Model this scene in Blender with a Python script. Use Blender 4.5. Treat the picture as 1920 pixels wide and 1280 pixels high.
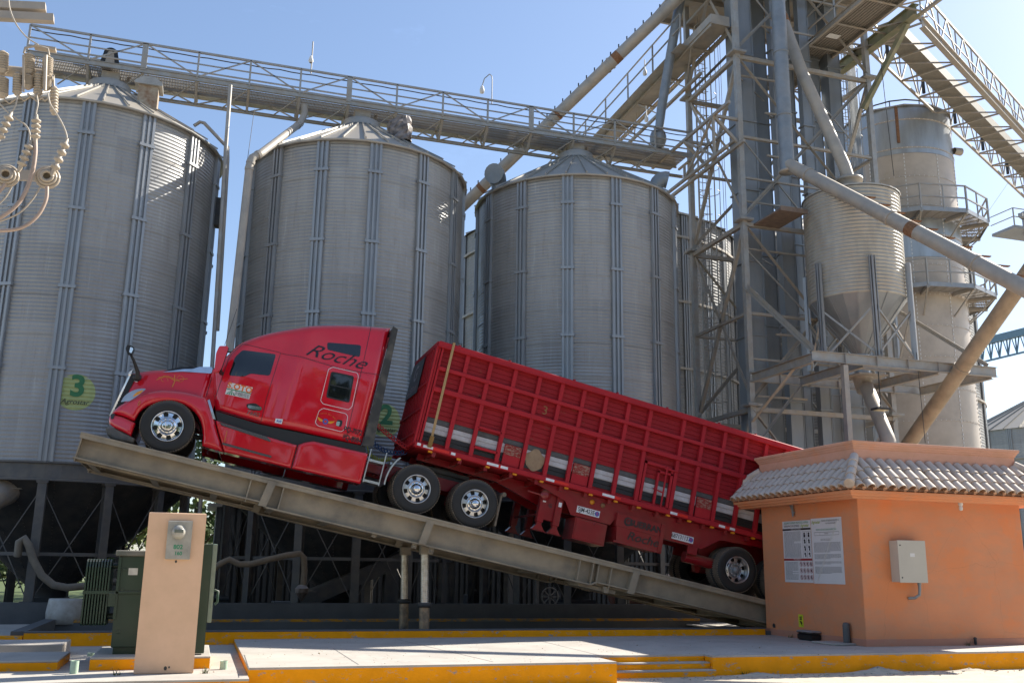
import bpy, bmesh, math, random
from mathutils import Vector, Matrix
random.seed(7)
R_ = math.radians
sc = bpy.context.scene
for o in list(bpy.data.objects): bpy.data.objects.remove(o)
# ---------------- camera ----------------
CAMH = 1.72; FPX = 1799.0; PITCH = 0.231; ROLL = -0.0144; YAW = 0.3065
cy_, sy_ = math.cos(YAW), math.sin(YAW); ct, st = math.cos(PITCH), math.sin(PITCH); cr, sr = math.cos(ROLL), math.sin(ROLL)
def w2s(v): return Vector((v[0]*cy_+v[1]*sy_, -v[0]*sy_+v[1]*cy_, v[2]))
cam_r = w2s((cr, sr*st, -sr*ct)); cam_u = w2s((sr, -cr*st, cr*ct)); cam_f = w2s((0, ct, st))
cd = bpy.data.cameras.new('camera'); cam = bpy.data.objects.new('camera', cd); sc.collection.objects.link(cam)
cam.matrix_world = Matrix(((cam_r.x, cam_u.x, -cam_f.x, 0), (cam_r.y, cam_u.y, -cam_f.y, 0), (cam_r.z, cam_u.z, -cam_f.z, CAMH), (0, 0, 0, 1)))
cd.sensor_width = 36.0; cd.lens = 36.0*FPX/1920; cd.clip_start = 0.1; cd.clip_end = 3000
sc.camera = cam
# ---------------- light ----------------
SUN_AZ = R_(74); SUN_EL = R_(37.2)          # azimuth from +Y towards +X
sdir = Vector((math.sin(SUN_AZ)*math.cos(SUN_EL), math.cos(SUN_AZ)*math.cos(SUN_EL), math.sin(SUN_EL)))
w = bpy.data.worlds.new("World"); sc.world = w; w.use_nodes = True
nt = w.node_tree; bg = nt.nodes['Background']
sky = nt.nodes.new('ShaderNodeTexSky'); sky.sky_type = 'NISHITA'; sky.sun_disc = False
sky.sun_elevation = SUN_EL; sky.sun_rotation = SUN_AZ; sky.altitude = 200; sky.air_density = 1.0; sky.dust_density = .9; sky.ozone_density = 1.2
# faint streaks of high cloud over the sky
tc = nt.nodes.new('ShaderNodeTexCoord'); mp = nt.nodes.new('ShaderNodeMapping'); mp.inputs['Scale'].default_value = (5, 5, 12)
nz = nt.nodes.new('ShaderNodeTexNoise'); nz.inputs['Scale'].default_value = 2.2; nz.inputs['Detail'].default_value = 9; nz.inputs['Roughness'].default_value = .68
rp = nt.nodes.new('ShaderNodeValToRGB'); rp.color_ramp.elements[0].position = .60; rp.color_ramp.elements[1].position = .85
rp.color_ramp.elements[0].color = (.095, .095, .095, 1); rp.color_ramp.elements[1].color = (.30, .30, .30, 1)
mx = nt.nodes.new('ShaderNodeMixRGB'); mx.inputs[2].default_value = (3.3, 5.0, 9.0, 1)
nt.links.new(tc.outputs['Generated'], mp.inputs[0]); nt.links.new(mp.outputs[0], nz.inputs['Vector']); nt.links.new(nz.outputs['Fac'], rp.inputs[0])
nt.links.new(rp.outputs[0], mx.inputs[0]); nt.links.new(sky.outputs[0], mx.inputs[1]); nt.links.new(mx.outputs[0], bg.inputs[0])
bg.inputs[1].default_value = 0.08
sl = bpy.data.lights.new('sun', 'SUN'); sl.energy = 4.6; sl.angle = R_(0.53); sl.color = (1.0, .94, .84)
so = bpy.data.objects.new('sun', sl); sc.collection.objects.link(so); so.rotation_euler = (-sdir).to_track_quat('-Z', 'Y').to_euler()
sc.view_settings.view_transform = 'Standard'; sc.view_settings.look = 'None'; sc.view_settings.exposure = 1.25; sc.view_settings.gamma = 1
sc.render.engine = 'CYCLES'; sc.cycles.max_bounces = 8
sc.render.resolution_x = 1024; sc.render.resolution_y = 682

# ---------------- helpers ----------------
def ray(px, py):
    a = (px-960)/FPX; b = (640-py)/FPX
    return cam_f + cam_r*a + cam_u*b
O_ = Vector((0, 0, CAMH))
def PY(px, py, Y): r = ray(px, py); return O_ + r*(Y/r.y)
def PX(px, py, X): r = ray(px, py); return O_ + r*(X/r.x)
def PZ(px, py, z): r = ray(px, py); return O_ + r*((z-CAMH)/r.z)
V = Vector
class MB:
    def __init__(s): s.v = []; s.f = []; s.sm = []
    def add(s, vs, fs, smooth=False):
        n = len(s.v); s.v += [tuple(v) for v in vs]; s.f += [tuple(i+n for i in f) for f in fs]; s.sm += [smooth]*len(fs); return s
    def box(s, x0, x1, y0, y1, z0, z1):
        v = [(x0,y0,z0),(x1,y0,z0),(x1,y1,z0),(x0,y1,z0),(x0,y0,z1),(x1,y0,z1),(x1,y1,z1),(x0,y1,z1)]
        return s.add(v, [(3,2,1,0),(4,5,6,7),(0,1,5,4),(1,2,6,5),(2,3,7,6),(3,0,4,7)])
    def cbox(s, x0, x1, y0, y1, z0, z1, c=.01):   # chamfered box
        c = min(c, (x1-x0)*.45, (y1-y0)*.45, (z1-z0)*.45)
        v = []
        for z, k in ((z0, c), (z0+c, 0), (z1-c, 0), (z1, c)):
            v += [(x0+k+(c if not k else 0)*0, y0+k, z), (x1-k, y0+k, z), (x1-k, y1-k, z), (x0+k, y1-k, z)]
        f = [(3,2,1,0),(12,13,14,15)]
        for j in range(3):
            for i in range(4): f.append((j*4+i, j*4+(i+1)%4, j*4+4+(i+1)%4, j*4+4+i))
        return s.add(v, f)
    def bar(s, p, q, w=.06, h=None, up=(0,0,1), ov=0):   # rectangular bar p->q
        p = V(p); q = V(q); h = h or w
        d = (q-p)
        if d.length < 1e-6: return s
        d.normalize(); u = V(up)
        if abs(d.dot(u)) > .98: u = V((0,1,0))
        a = d.cross(u).normalized(); b = a.cross(d).normalized()
        p = p-d*ov; q = q+d*ov
        v = [c+a*(i*w/2)+b*(j*h/2) for c in (p, q) for i, j in ((-1,-1),(1,-1),(1,1),(-1,1))]
        return s.add(v, [(3,2,1,0),(4,5,6,7),(0,1,5,4),(1,2,6,5),(2,3,7,6),(3,0,4,7)])
    def angle(s, p, q, w=.07, t=.008, up=(0,0,1), side=1):   # L-section
        p = V(p); q = V(q); d = (q-p).normalized(); u = V(up)
        if abs(d.dot(u)) > .98: u = V((0,-1,0))
        a = d.cross(u).normalized()*side; b = a.cross(d).normalized()*side
        if b.dot(u) < 0: b = -b
        s.bar(p+b*(w/2), q+b*(w/2), t, w, up); s.bar(p+a*(w/2+t/2)+b*(t/2), q+a*(w/2+t/2)+b*(t/2), w, t, up); return s
    def ibeam(s, p, q, h=.3, w=.15, t=.012, up=(0,0,1)):
        p = V(p); q = V(q); d = (q-p).normalized(); u = V(up)
        if abs(d.dot(u)) > .98: u = V((0,1,0))
        a = d.cross(u).normalized(); b = a.cross(d).normalized()
        s.bar(p, q, t, h-2*t, up)
        for k in (-1, 1): s.bar(p+b*(k*(h/2-t/2)), q+b*(k*(h/2-t/2)), w, t, up)
        return s
    def tube(s, pts, r, n=12, cap=True, smooth=True):
        pts = [V(p) for p in pts]; rs = r if isinstance(r, (list, tuple)) else [r]*len(pts)
        vs = []; fs = []; prev = None
        for i, p in enumerate(pts):
            d = (pts[min(i+1, len(pts)-1)]-pts[max(i-1, 0)]).normalized()
            if prev is None:
                u = V((0,0,1)) if abs(d.z) < .9 else V((1,0,0)); a = d.cross(u).normalized()
            else:
                a = (prev - d*prev.dot(d)).normalized()
            prev = a; b = d.cross(a)
            for k in range(n):
                t = 2*math.pi*k/n; vs.append(p+(a*math.cos(t)+b*math.sin(t))*rs[i])
        for i in range(len(pts)-1):
            for k in range(n): fs.append((i*n+k, i*n+(k+1)%n, (i+1)*n+(k+1)%n, (i+1)*n+k))
        s.add(vs, fs, smooth)
        if cap: s.add(vs[:n], [tuple(range(n-1,-1,-1))]); s.add(vs[-n:], [tuple(range(n))])
        return s
    def lathe(s, prof, c=(0,0,0), n=32, a0=0, a1=2*math.pi, axis='z', smooth=True):   # prof [(r,z)]
        full = abs(a1-a0-2*math.pi) < 1e-6; m = n if full else n+1
        vs = []; fs = []
        for r, z in prof:
            for k in range(m):
                t = a0+(a1-a0)*k/n; x, y = r*math.cos(t), r*math.sin(t)
                if axis == 'z': v = (x, y, z)
                elif axis == 'y': v = (x, z, y)
                else: v = (z, x, y)
                vs.append((v[0]+c[0], v[1]+c[1], v[2]+c[2]))
        for i in range(len(prof)-1):
            for k in range(n):
                k2 = (k+1) % m; f = (i*m+k, i*m+k2, (i+1)*m+k2, (i+1)*m+k)
                fs.append(f if axis != 'y' else f[::-1])
        return s.add(vs, fs, smooth)
    def disc(s, c, r, axis='y', n=24, sgn=1):
        vs = []
        for k in range(n):
            t = 2*math.pi*k/n; x, y = r*math.cos(t), r*math.sin(t)
            v = {'z': (x, y, 0), 'y': (x, 0, y), 'x': (0, x, y)}[axis]; vs.append((v[0]+c[0], v[1]+c[1], v[2]+c[2]))
        return s.add(vs, [tuple(range(n))])
    def prism(s, poly, y0, y1, smooth=False):   # polygon in (x,z) extruded in y
        n = len(poly); v = [(x, y0, z) for x, z in poly]+[(x, y1, z) for x, z in poly]
        f = [tuple(range(n)), tuple(range(2*n-1, n-1, -1))]+[(i, n+i, n+(i+1) % n, (i+1) % n) for i in range(n)]
        return s.add(v, f, smooth)
    def quad(s, *p): return s.add(p, [tuple(range(len(p)))])
    def join(s, o, M=None):
        vs = [tuple(M @ V(v)) for v in o.v] if M is not None else o.v
        n = len(s.v); s.v += vs; s.f += [tuple(i+n for i in f) for f in o.f]; s.sm += o.sm; return s
    def xf(s, fn): s.v = [tuple(fn(V(v))) for v in s.v]; return s
ORG = {}
def obj(name, mb, m, parent=None, world=True, fixn=True, weld=False, bevel=0):
    me = bpy.data.meshes.new(name)
    off = V((0,0,0))
    if parent is not None and world:
        off = ORG[parent]
    me.from_pydata([(v[0]-off[0], v[1]-off[1], v[2]-off[2]) for v in mb.v], [], mb.f)
    for p, sm in zip(me.polygons, mb.sm): p.use_smooth = sm
    if fixn or weld:
        bm = bmesh.new(); bm.from_mesh(me)
        if weld: bmesh.ops.remove_doubles(bm, verts=bm.verts, dist=.0005)
        if bevel: bmesh.ops.bevel(bm, geom=[e for e in bm.edges if len(e.link_faces) == 2 and e.calc_face_angle(0) > .6], offset=bevel, segments=2, affect='EDGES', profile=.5)
        bmesh.ops.recalc_face_normals(bm, faces=bm.faces); bm.to_mesh(me); bm.free()
    me.update()
    if m is not None:
        for mm in (m if isinstance(m, (list, tuple)) else [m]): me.materials.append(mm)
    o = bpy.data.objects.new(name, me); sc.collection.objects.link(o)
    if parent is not None:
        o.parent = parent; ORG[o] = off
    else: ORG[o] = V((0,0,0))
    return o
def tag(o, label=None, cat=None, group=None, kind=None):
    if label: o['label'] = label
    if cat: o['category'] = cat
    if group: o['group'] = group
    if kind: o['kind'] = kind
    return o
def thing(name, label, cat, loc=(0,0,0), group=None, rot=None):
    o = bpy.data.objects.new(name, None); sc.collection.objects.link(o); o.location = loc; o.empty_display_size = .3
    if rot: o.rotation_euler = rot
    ORG[o] = V(loc); return tag(o, label, cat, group)
def solo(name, mb, m, label, cat, group=None):
    """a one-piece thing: its origin put at the bottom middle of its mesh"""
    xs = [v[0] for v in mb.v]; ys = [v[1] for v in mb.v]; zs = [v[2] for v in mb.v]
    c = V(((min(xs)+max(xs))/2, (min(ys)+max(ys))/2, min(zs)))
    mb.xf(lambda v: v-c); o = obj(name, mb, m); o.location = c; ORG[o] = c
    return tag(o, label, cat, group)
def struct(name, mb, m): return tag(obj(name, mb, m), kind='structure')
def dup(root, loc, rot=None, label=None, group=None):
    r = root.copy(); sc.collection.objects.link(r); r.location = loc
    if rot: r.rotation_euler = rot
    if label: r['label'] = label
    if group: r['group'] = group
    for ch in [c for c in bpy.data.objects if c.parent == root]:
        c = ch.copy(); sc.collection.objects.link(c); c.parent = r
        for g in [k for k in bpy.data.objects if k.parent == ch]:
            d = g.copy(); sc.collection.objects.link(d); d.parent = c
    return r
def text_mb(s, size=1.0, shear=0.0, bold=0.0, spacing=1.0, sx=1.0, depth=0.0):
    cu = bpy.data.curves.new('t', 'FONT'); cu.body = s; cu.size = size; cu.shear = shear; cu.offset = bold; cu.space_character = spacing
    cu.align_x = 'CENTER'; cu.align_y = 'CENTER'; cu.resolution_u = 4
    to = bpy.data.objects.new('t', cu); sc.collection.objects.link(to)
    bpy.context.view_layer.update()
    me = bpy.data.meshes.new_from_object(to.evaluated_get(bpy.context.evaluated_depsgraph_get()))
    mb = MB(); mb.add([(v.co.x*sx, v.co.y, 0) for v in me.vertices], [tuple(p.vertices) for p in me.polygons])
    bpy.data.objects.remove(to); bpy.data.curves.remove(cu); bpy.data.meshes.remove(me)
    return mb
def lay(mb, o, xd, yd):   # put an xy mesh on a plane at o with axes xd, yd
    o = V(o); xd = V(xd).normalized(); yd = V(yd).normalized()
    return mb.xf(lambda v: o+xd*v[0]+yd*v[1])

# ---------------- materials ----------------
def mat(name, col, rough=.6, metal=0.0, col2=None, scale=8.0, amt=.5, bump=0.0, bscale=None, coat=0.0, dust=None, dustamt=.6, streak=False, spec=None, tex='Object', lo=.35, hi=.7, rough2=None):
    m = bpy.data.materials.new(name); m.use_nodes = True; n = m.node_tree.nodes; L = m.node_tree.links; b = n['Principled BSDF']
    b.inputs['Roughness'].default_value = rough; b.inputs['Metallic'].default_value = metal
    if spec is not None: b.inputs['Specular IOR Level'].default_value = spec
    if coat: b.inputs['Coat Weight'].default_value = coat; b.inputs['Coat Roughness'].default_value = .04
    t = n.new('ShaderNodeTexCoord'); src = t.outputs[tex]
    if streak:
        mpn = n.new('ShaderNodeMapping'); mpn.inputs['Scale'].default_value = streak if isinstance(streak, tuple) else (1, 1, .12); L.new(src, mpn.inputs[0]); src = mpn.outputs[0]
    no = n.new('ShaderNodeTexNoise'); no.inputs['Scale'].default_value = scale; no.inputs['Detail'].default_value = 8; no.inputs['Roughness'].default_value = .62; L.new(src, no.inputs['Vector'])
    r = n.new('ShaderNodeValToRGB'); r.color_ramp.elements[0].position = lo; r.color_ramp.elements[1].position = hi
    c2 = col2 or tuple(max(0, c*.78) for c in col)
    r.color_ramp.elements[0].color = (*col, 1); r.color_ramp.elements[1].color = (*[a+(b2-a)*amt*2 if amt < .5 else b2 for a, b2 in zip(col, c2)], 1)
    L.new(no.outputs['Fac'], r.inputs[0]); out = r.outputs[0]
    if dust:
        g = n.new('ShaderNodeNewGeometry'); sx = n.new('ShaderNodeSeparateXYZ'); L.new(g.outputs['Normal'], sx.inputs[0])
        mr = n.new('ShaderNodeMapRange'); mr.inputs['From Min'].default_value = .1; mr.inputs['From Max'].default_value = .9; mr.inputs['To Max'].default_value = 1; L.new(sx.outputs['Z'], mr.inputs[0])
        n2 = n.new('ShaderNodeTexNoise'); n2.inputs['Scale'].default_value = scale*.6; n2.inputs['Detail'].default_value = 6; L.new(t.outputs[tex], n2.inputs['Vector'])
        r2 = n.new('ShaderNodeMapRange'); r2.inputs['From Min'].default_value = .42; r2.inputs['From Max'].default_value = .66; r2.inputs['To Max'].default_value = dustamt; L.new(n2.outputs['Fac'], r2.inputs[0])
        mxm = n.new('ShaderNodeMath'); mxm.operation = 'MAXIMUM'; L.new(mr.outputs[0], mxm.inputs[0]); L.new(r2.outputs[0], mxm.inputs[1])
        mc = n.new('ShaderNodeMixRGB'); mc.inputs[2].default_value = (*dust, 1); L.new(mxm.outputs[0], mc.inputs[0]); L.new(out, mc.inputs[1]); out = mc.outputs[0]
    L.new(out, b.inputs['Base Color'])
    if rough2 is not None:
        rr = n.new('ShaderNodeMapRange'); rr.inputs['To Min'].default_value = rough; rr.inputs['To Max'].default_value = rough2; rr.inputs['From Min'].default_value = .35; rr.inputs['From Max'].default_value = .65
        L.new(no.outputs['Fac'], rr.inputs[0]); L.new(rr.outputs[0], b.inputs['Roughness'])
    if bump:
        nb = n.new('ShaderNodeTexNoise'); nb.inputs['Scale'].default_value = bscale or scale*6; nb.inputs['Detail'].default_value = 6; L.new(t.outputs[tex], nb.inputs['Vector'])
        bp = n.new('ShaderNodeBump'); bp.inputs['Strength'].default_value = min(1, bump*10); bp.inputs['Distance'].default_value = bump; L.new(nb.outputs['Fac'], bp.inputs['Height']); L.new(bp.outputs[0], b.inputs['Normal'])
    return m
def silo_mat(name, col, ringh, nsheet, z0, metal=.25, rough=.42):
    """galvanised sheet: every sheet of every ring has its own tone, with streaks and dust"""
    m = mat(name, col, rough, metal, scale=3, streak=(1, 1, .15), amt=.35)
    n = m.node_tree.nodes; L = m.node_tree.links; b = n['Principled BSDF']
    src = b.inputs['Base Color'].links[0].from_socket
    t = n.new('ShaderNodeTexCoord'); sx = n.new('ShaderNodeSeparateXYZ'); L.new(t.outputs['Object'], sx.inputs[0])
    def M(op, a, c=None):
        k = n.new('ShaderNodeMath'); k.operation = op
        for i, v in enumerate((a, c)):
            if v is None: continue
            if isinstance(v, (int, float)): k.inputs[i].default_value = v
            else: L.new(v, k.inputs[i])
        return k.outputs[0]
    ring = M('FLOOR', M('DIVIDE', M('SUBTRACT', sx.outputs['Z'], z0), ringh))
    ang = M('ARCTAN2', sx.outputs['Y'], sx.outputs['X'])
    sh = M('FLOOR', M('ADD', M('MULTIPLY', ang, nsheet/(2*math.pi)), M('MULTIPLY', M('MODULO', ring, 2), .5)))
    cb = n.new('ShaderNodeCombineXYZ'); L.new(ring, cb.inputs[0]); L.new(sh, cb.inputs[1])
    wn = n.new('ShaderNodeTexWhiteNoise'); L.new(cb.outputs[0], wn.inputs['Vector'])
    # fine sideways speckle
    mp2 = n.new('ShaderNodeMapping'); mp2.inputs['Scale'].default_value = (6, 6, 24); L.new(t.outputs['Object'], mp2.inputs[0])
    n3 = n.new('ShaderNodeTexNoise'); n3.inputs['Scale'].default_value = 4; n3.inputs['Detail'].default_value = 7; L.new(mp2.outputs[0], n3.inputs['Vector'])
    val = M('ADD', M('ADD', .75, M('MULTIPLY', wn.outputs['Value'], .20)), M('MULTIPLY', n3.outputs['Fac'], .34))
    hs = n.new('ShaderNodeMixRGB'); hs.blend_type = 'MULTIPLY'; hs.inputs[0].default_value = 1
    cc = n.new('ShaderNodeCombineXYZ'); [L.new(val, cc.inputs[i]) for i in range(3)]
    L.new(src, hs.inputs[1]); L.new(cc.outputs[0], hs.inputs[2])
    # dust sheets: brownish drift in big patches
    n4 = n.new('ShaderNodeTexNoise'); n4.inputs['Scale'].default_value = .7; n4.inputs['Detail'].default_value = 5; L.new(t.outputs['Object'], n4.inputs['Vector'])
    mr = n.new('ShaderNodeMapRange'); mr.inputs['From Min'].default_value = .45; mr.inputs['From Max'].default_value = .7; mr.inputs['To Max'].default_value = .25; L.new(n4.outputs['Fac'], mr.inputs[0])
    md = n.new('ShaderNodeMixRGB'); md.inputs[2].default_value = (.27, .25, .225, 1); L.new(mr.outputs[0], md.inputs[0]); L.new(hs.outputs[0], md.inputs[1])
    mp3 = n.new('ShaderNodeMapping'); mp3.inputs['Scale'].default_value = (3.5, 3.5, .22); L.new(t.outputs['Object'], mp3.inputs[0])
    n5 = n.new('ShaderNodeTexNoise'); n5.inputs['Scale'].default_value = 3; n5.inputs['Detail'].default_value = 9; n5.inputs['Roughness'].default_value = .7; L.new(mp3.outputs[0], n5.inputs['Vector'])
    mr5 = n.new('ShaderNodeMapRange'); mr5.inputs['From Min'].default_value = .56; mr5.inputs['From Max'].default_value = .72; mr5.inputs['To Max'].default_value = .55; L.new(n5.outputs['Fac'], mr5.inputs[0])
    m5 = n.new('ShaderNodeMixRGB'); m5.inputs[2].default_value = (.20, .17, .14, 1); L.new(mr5.outputs[0], m5.inputs[0]); L.new(md.outputs[0], m5.inputs[1]); md = m5
    mr6 = n.new('ShaderNodeMapRange'); mr6.inputs['From Min'].default_value = .42; mr6.inputs['From Max'].default_value = .28; mr6.inputs['To Max'].default_value = .5; L.new(n5.outputs['Fac'], mr6.inputs[0])
    m6 = n.new('ShaderNodeMixRGB'); m6.inputs[2].default_value = (.50, .50, .50, 1); L.new(mr6.outputs[0], m6.inputs[0]); L.new(md.outputs[0], m6.inputs[1]); md = m6
    L.new(md.outputs[0], b.inputs['Base Color'])
    rr = M('ADD', rough-.06, M('MULTIPLY', wn.outputs['Value'], .16)); L.new(rr, b.inputs['Roughness'])
    return m
DUST = (.36, .29, .21)
M_silo = silo_mat('galvanised_sheet', (.335, .33, .32), 1.02, 7, 4.0)
M_rib = mat('galvanised_rib', (.33, .345, .36), .42, .35, scale=5, streak=True, dust=(.3,.27,.23), dustamt=.25)
M_roof = mat('galvanised_roof', (.38, .37, .345), .5, .3, scale=4, dust=(.36,.32,.26), dustamt=.4)
M_steel = mat('dusty_structural_steel', (.36, .335, .30), .6, .2, scale=6, dust=DUST, dustamt=.75)
M_steel2 = mat('weathered_grey_steel', (.37, .37, .36), .55, .3, scale=5, dust=DUST, dustamt=.5)
M_trunk = mat('galvanised_trunking', (.27, .29, .305), .45, .4, scale=2.5, streak=(1,1,.2), col2=(.22,.24,.26), dust=(.33,.29,.24), dustamt=.2)
M_pipe = mat('dusty_spout_pipe', (.36, .335, .30), .55, .15, scale=3, dust=(.45,.38,.30), dustamt=.7)
M_pipe2 = mat('grey_spout_pipe', (.24, .27, .30), .5, .35, scale=3, dust=(.4,.35,.29), dustamt=.25)
M_rust = mat('rust', (.16, .07, .03), .85, 0, col2=(.28,.15,.08), scale=14)
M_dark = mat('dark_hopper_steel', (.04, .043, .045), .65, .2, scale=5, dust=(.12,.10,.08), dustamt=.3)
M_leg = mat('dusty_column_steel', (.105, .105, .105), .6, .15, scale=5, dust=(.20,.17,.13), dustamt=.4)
M_grate = mat('walkway_grating', (.30, .27, .23), .7, .2, scale=20)
M_black = mat('black_plastic', (.012, .012, .013), .45, 0, scale=10)
M_rubber = mat('tyre_rubber', (.018, .018, .018), .7, 0, scale=6, dust=(.12,.10,.08), dustamt=.06, bump=.003, bscale=40)
M_tread = mat('dusty_tread_rubber', (.10, .08, .06), .9, 0, col2=(.20,.155,.11), scale=9, bump=.012, bscale=60)
M_chrome = mat('polished_alloy', (.80, .80, .80), .08, 1.0, scale=5)
M_alu = mat('brushed_alloy', (.62, .62, .62), .3, .95, scale=9)
M_glass = mat('tinted_glass', (.008, .010, .013), .03, 0, scale=3, spec=.8)
M_conc = mat('pale_concrete', (.46, .425, .375), .85, 0, col2=(.36,.33,.29), scale=1.6, bump=.003, bscale=30)
def stained(m, amt=.5, crack=.6):
    n = m.node_tree.nodes; L = m.node_tree.links; b = n['Principled BSDF']; src = b.inputs['Base Color'].links[0].from_socket
    t = n.new('ShaderNodeTexCoord')
    a = n.new('ShaderNodeTexNoise'); a.inputs['Scale'].default_value = .55; a.inputs['Detail'].default_value = 12; a.inputs['Roughness'].default_value = .72; L.new(t.outputs['Object'], a.inputs['Vector'])
    r = n.new('ShaderNodeMapRange'); r.inputs['From Min'].default_value = .48; r.inputs['From Max'].default_value = .75; r.inputs['To Max'].default_value = amt; L.new(a.outputs['Fac'], r.inputs[0])
    x = n.new('ShaderNodeMixRGB'); x.inputs[2].default_value = (.25, .215, .175, 1); L.new(r.outputs[0], x.inputs[0]); L.new(src, x.inputs[1])
    s2 = n.new('ShaderNodeTexNoise'); s2.inputs['Scale'].default_value = 5; s2.inputs['Detail'].default_value = 2; L.new(t.outputs['Object'], s2.inputs['Vector'])
    r2 = n.new('ShaderNodeMapRange'); r2.inputs['From Min'].default_value = .69; r2.inputs['From Max'].default_value = .73; r2.inputs['To Max'].default_value = amt; L.new(s2.outputs['Fac'], r2.inputs[0])
    x1 = n.new('ShaderNodeMixRGB'); x1.inputs[2].default_value = (.14, .12, .10, 1); L.new(r2.outputs[0], x1.inputs[0]); L.new(x.outputs[0], x1.inputs[1])
    v = n.new('ShaderNodeTexVoronoi'); v.feature = 'DISTANCE_TO_EDGE'; v.inputs['Scale'].default_value = .38
    ds = n.new('ShaderNodeMixRGB'); ds.blend_type = 'ADD'; ds.inputs[0].default_value = .6; L.new(t.outputs['Object'], ds.inputs[1]); L.new(a.outputs['Color'], ds.inputs[2]); L.new(ds.outputs[0], v.inputs['Vector'])
    r3 = n.new('ShaderNodeMapRange'); r3.inputs['From Min'].default_value = .0; r3.inputs['From Max'].default_value = .004; r3.inputs['To Min'].default_value = crack; r3.inputs['To Max'].default_value = 0; L.new(v.outputs['Distance'], r3.inputs[0])
    x2 = n.new('ShaderNodeMixRGB'); x2.inputs[2].default_value = (.12, .10, .085, 1); L.new(r3.outputs[0], x2.inputs[0]); L.new(x1.outputs[0], x2.inputs[1]); L.new(x2.outputs[0], b.inputs['Base Color'])
stained(M_conc, .30, .22)
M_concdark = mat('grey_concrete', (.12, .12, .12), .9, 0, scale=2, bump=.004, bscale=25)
M_sand = mat('sandy_ground', (.50, .44, .35), .95, 0, col2=(.40,.34,.27), scale=3, bump=.03, bscale=14)
M_grass = mat('grass', (.05, .085, .02), .9, 0, col2=(.10,.12,.035), scale=3, bump=.03, bscale=20)
M_white = mat('white_paint', (.72, .71, .69), .6, 0, scale=5)
M_green = mat('green_transformer_paint', (.012, .042, .022), .4, 0, scale=4, dust=(.10,.10,.075), dustamt=.15)
M_peach = mat('peach_render', (.74, .48, .31), .85, 0, col2=(.66,.43,.27), scale=3, bump=.003, bscale=60)
M_copper = mat('grimy_porcelain', (.42, .36, .285), .45, 0, scale=12, dust=(.46,.39,.30), dustamt=.5)
def chip(name, col, under=(.34,.31,.27), thr=.57, scale=5):
    """paint chipped and scuffed through to what is below"""
    m = mat(name, col, .6, 0, scale=2.5, col2=tuple(c*.82 for c in col), bump=.002, bscale=40, spec=.2)
    n = m.node_tree.nodes; L = m.node_tree.links; b = n['Principled BSDF']; src = b.inputs['Base Color'].links[0].from_socket
    t = n.new('ShaderNodeTexCoord'); mpn = n.new('ShaderNodeMapping'); mpn.inputs['Scale'].default_value = (1, 1, 2.2); L.new(t.outputs['Object'], mpn.inputs[0])
    a = n.new('ShaderNodeTexNoise'); a.inputs['Scale'].default_value = scale; a.inputs['Detail'].default_value = 12; a.inputs['Roughness'].default_value = .75; L.new(mpn.outputs[0], a.inputs['Vector'])
    r = n.new('ShaderNodeValToRGB'); r.color_ramp.elements[0].position = thr; r.color_ramp.elements[1].position = thr+.06; L.new(a.outputs['Fac'], r.inputs[0])
    mxx = n.new('ShaderNodeMixRGB'); mxx.inputs[2].default_value = (*under, 1); L.new(r.outputs[0], mxx.inputs[0]); L.new(src, mxx.inputs[1]); L.new(mxx.outputs[0], b.inputs['Base Color'])
    return m
M_yellow = chip('yellow_kerb_paint', (.95, .36, .0), thr=.565)
M_yellow2 = chip('faded_yellow_edge_paint', (.62, .27, .02), under=(.20,.17,.14), thr=.47, scale=3)
M_beam = mat('muddy_platform_steel', (.34, .275, .19), .65, .05, scale=2.2, col2=(.19,.16,.12), dust=(.38,.30,.20), dustamt=.35)
# ================= ground and paving =================
g = MB(); g.quad((-900,-40,0),(900,-40,0),(900,900,0),(-900,900,0)); struct('street_ground', g, M_sand)
g = MB()
random.seed(3)
for i in range(420):   # loose grit and pebbles drifted along the kerb
    x = random.uniform(-3, 17); yk = 14.3 if x < 6.3 else 15.1
    y = yk - abs(random.gauss(0, .22)) - .02; s_ = random.uniform(.006, .022)
    g.lathe([(s_*.3, 0), (s_, s_*.4), (s_*.5, s_*.9)], (x, y, 0), 5)
tag(obj('kerb_grit', g, M_sand), 'loose sandy grit and pebbles drifted along the foot of the front kerb', 'gravel', kind='stuff')
g = MB()
for cx, cyy, rx, ry, h in ((11.6, 14.98, .75, .16, .10), (9.2, 15.0, .6, .10, .05), (3.0, 14.2, .9, .08, .03), (13.6, 15.0, .5, .08, .05)):
    n = 22; m = 7; vs = []; fs = []
    for i in range(m):
        for k in range(n):
            rr = i/(m-1); t = 2*math.pi*k/n; jit = 1+.14*math.sin(3*t+i)+random.uniform(-.05,.05)
            vs.append((cx+rx*rr*math.cos(t)*jit, cyy+ry*rr*math.sin(t)*jit, max(-.01, h*(1-rr)**1.2*(1+random.uniform(-.25,.25)))-.003*(i==m-1)))
    for i in range(m-1):
        for k in range(n): fs.append((i*n+k, i*n+(k+1)%n, (i+1)*n+(k+1)%n, (i+1)*n+k))
    g.add(vs, fs, True)
tag(obj('sand_drift', g, M_sand), 'low heaps of windblown sand against the right-hand yellow kerb', 'sand', kind='stuff')
ZS = .32; ZL = .22
slab = MB()
slab.box(.80, 6.34, 14.40, 19.75, ZS-.03, ZS)
slab.box(6.34, 8.42, 15.42, 19.75, ZS-.03, ZS)
slab.box(8.42, 34, 15.14, 19.75, ZS-.03, ZS)
slab.box(12.6, 34, 19.75, 24.5, ZS-.03, ZS)
struct('pavement_slab', slab, M_conc)
slab = MB(); slab.box(-14, .796, 13.98, 19.75, ZL-.03, ZL); struct('lower_pavement', slab, M_conc)
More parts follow.
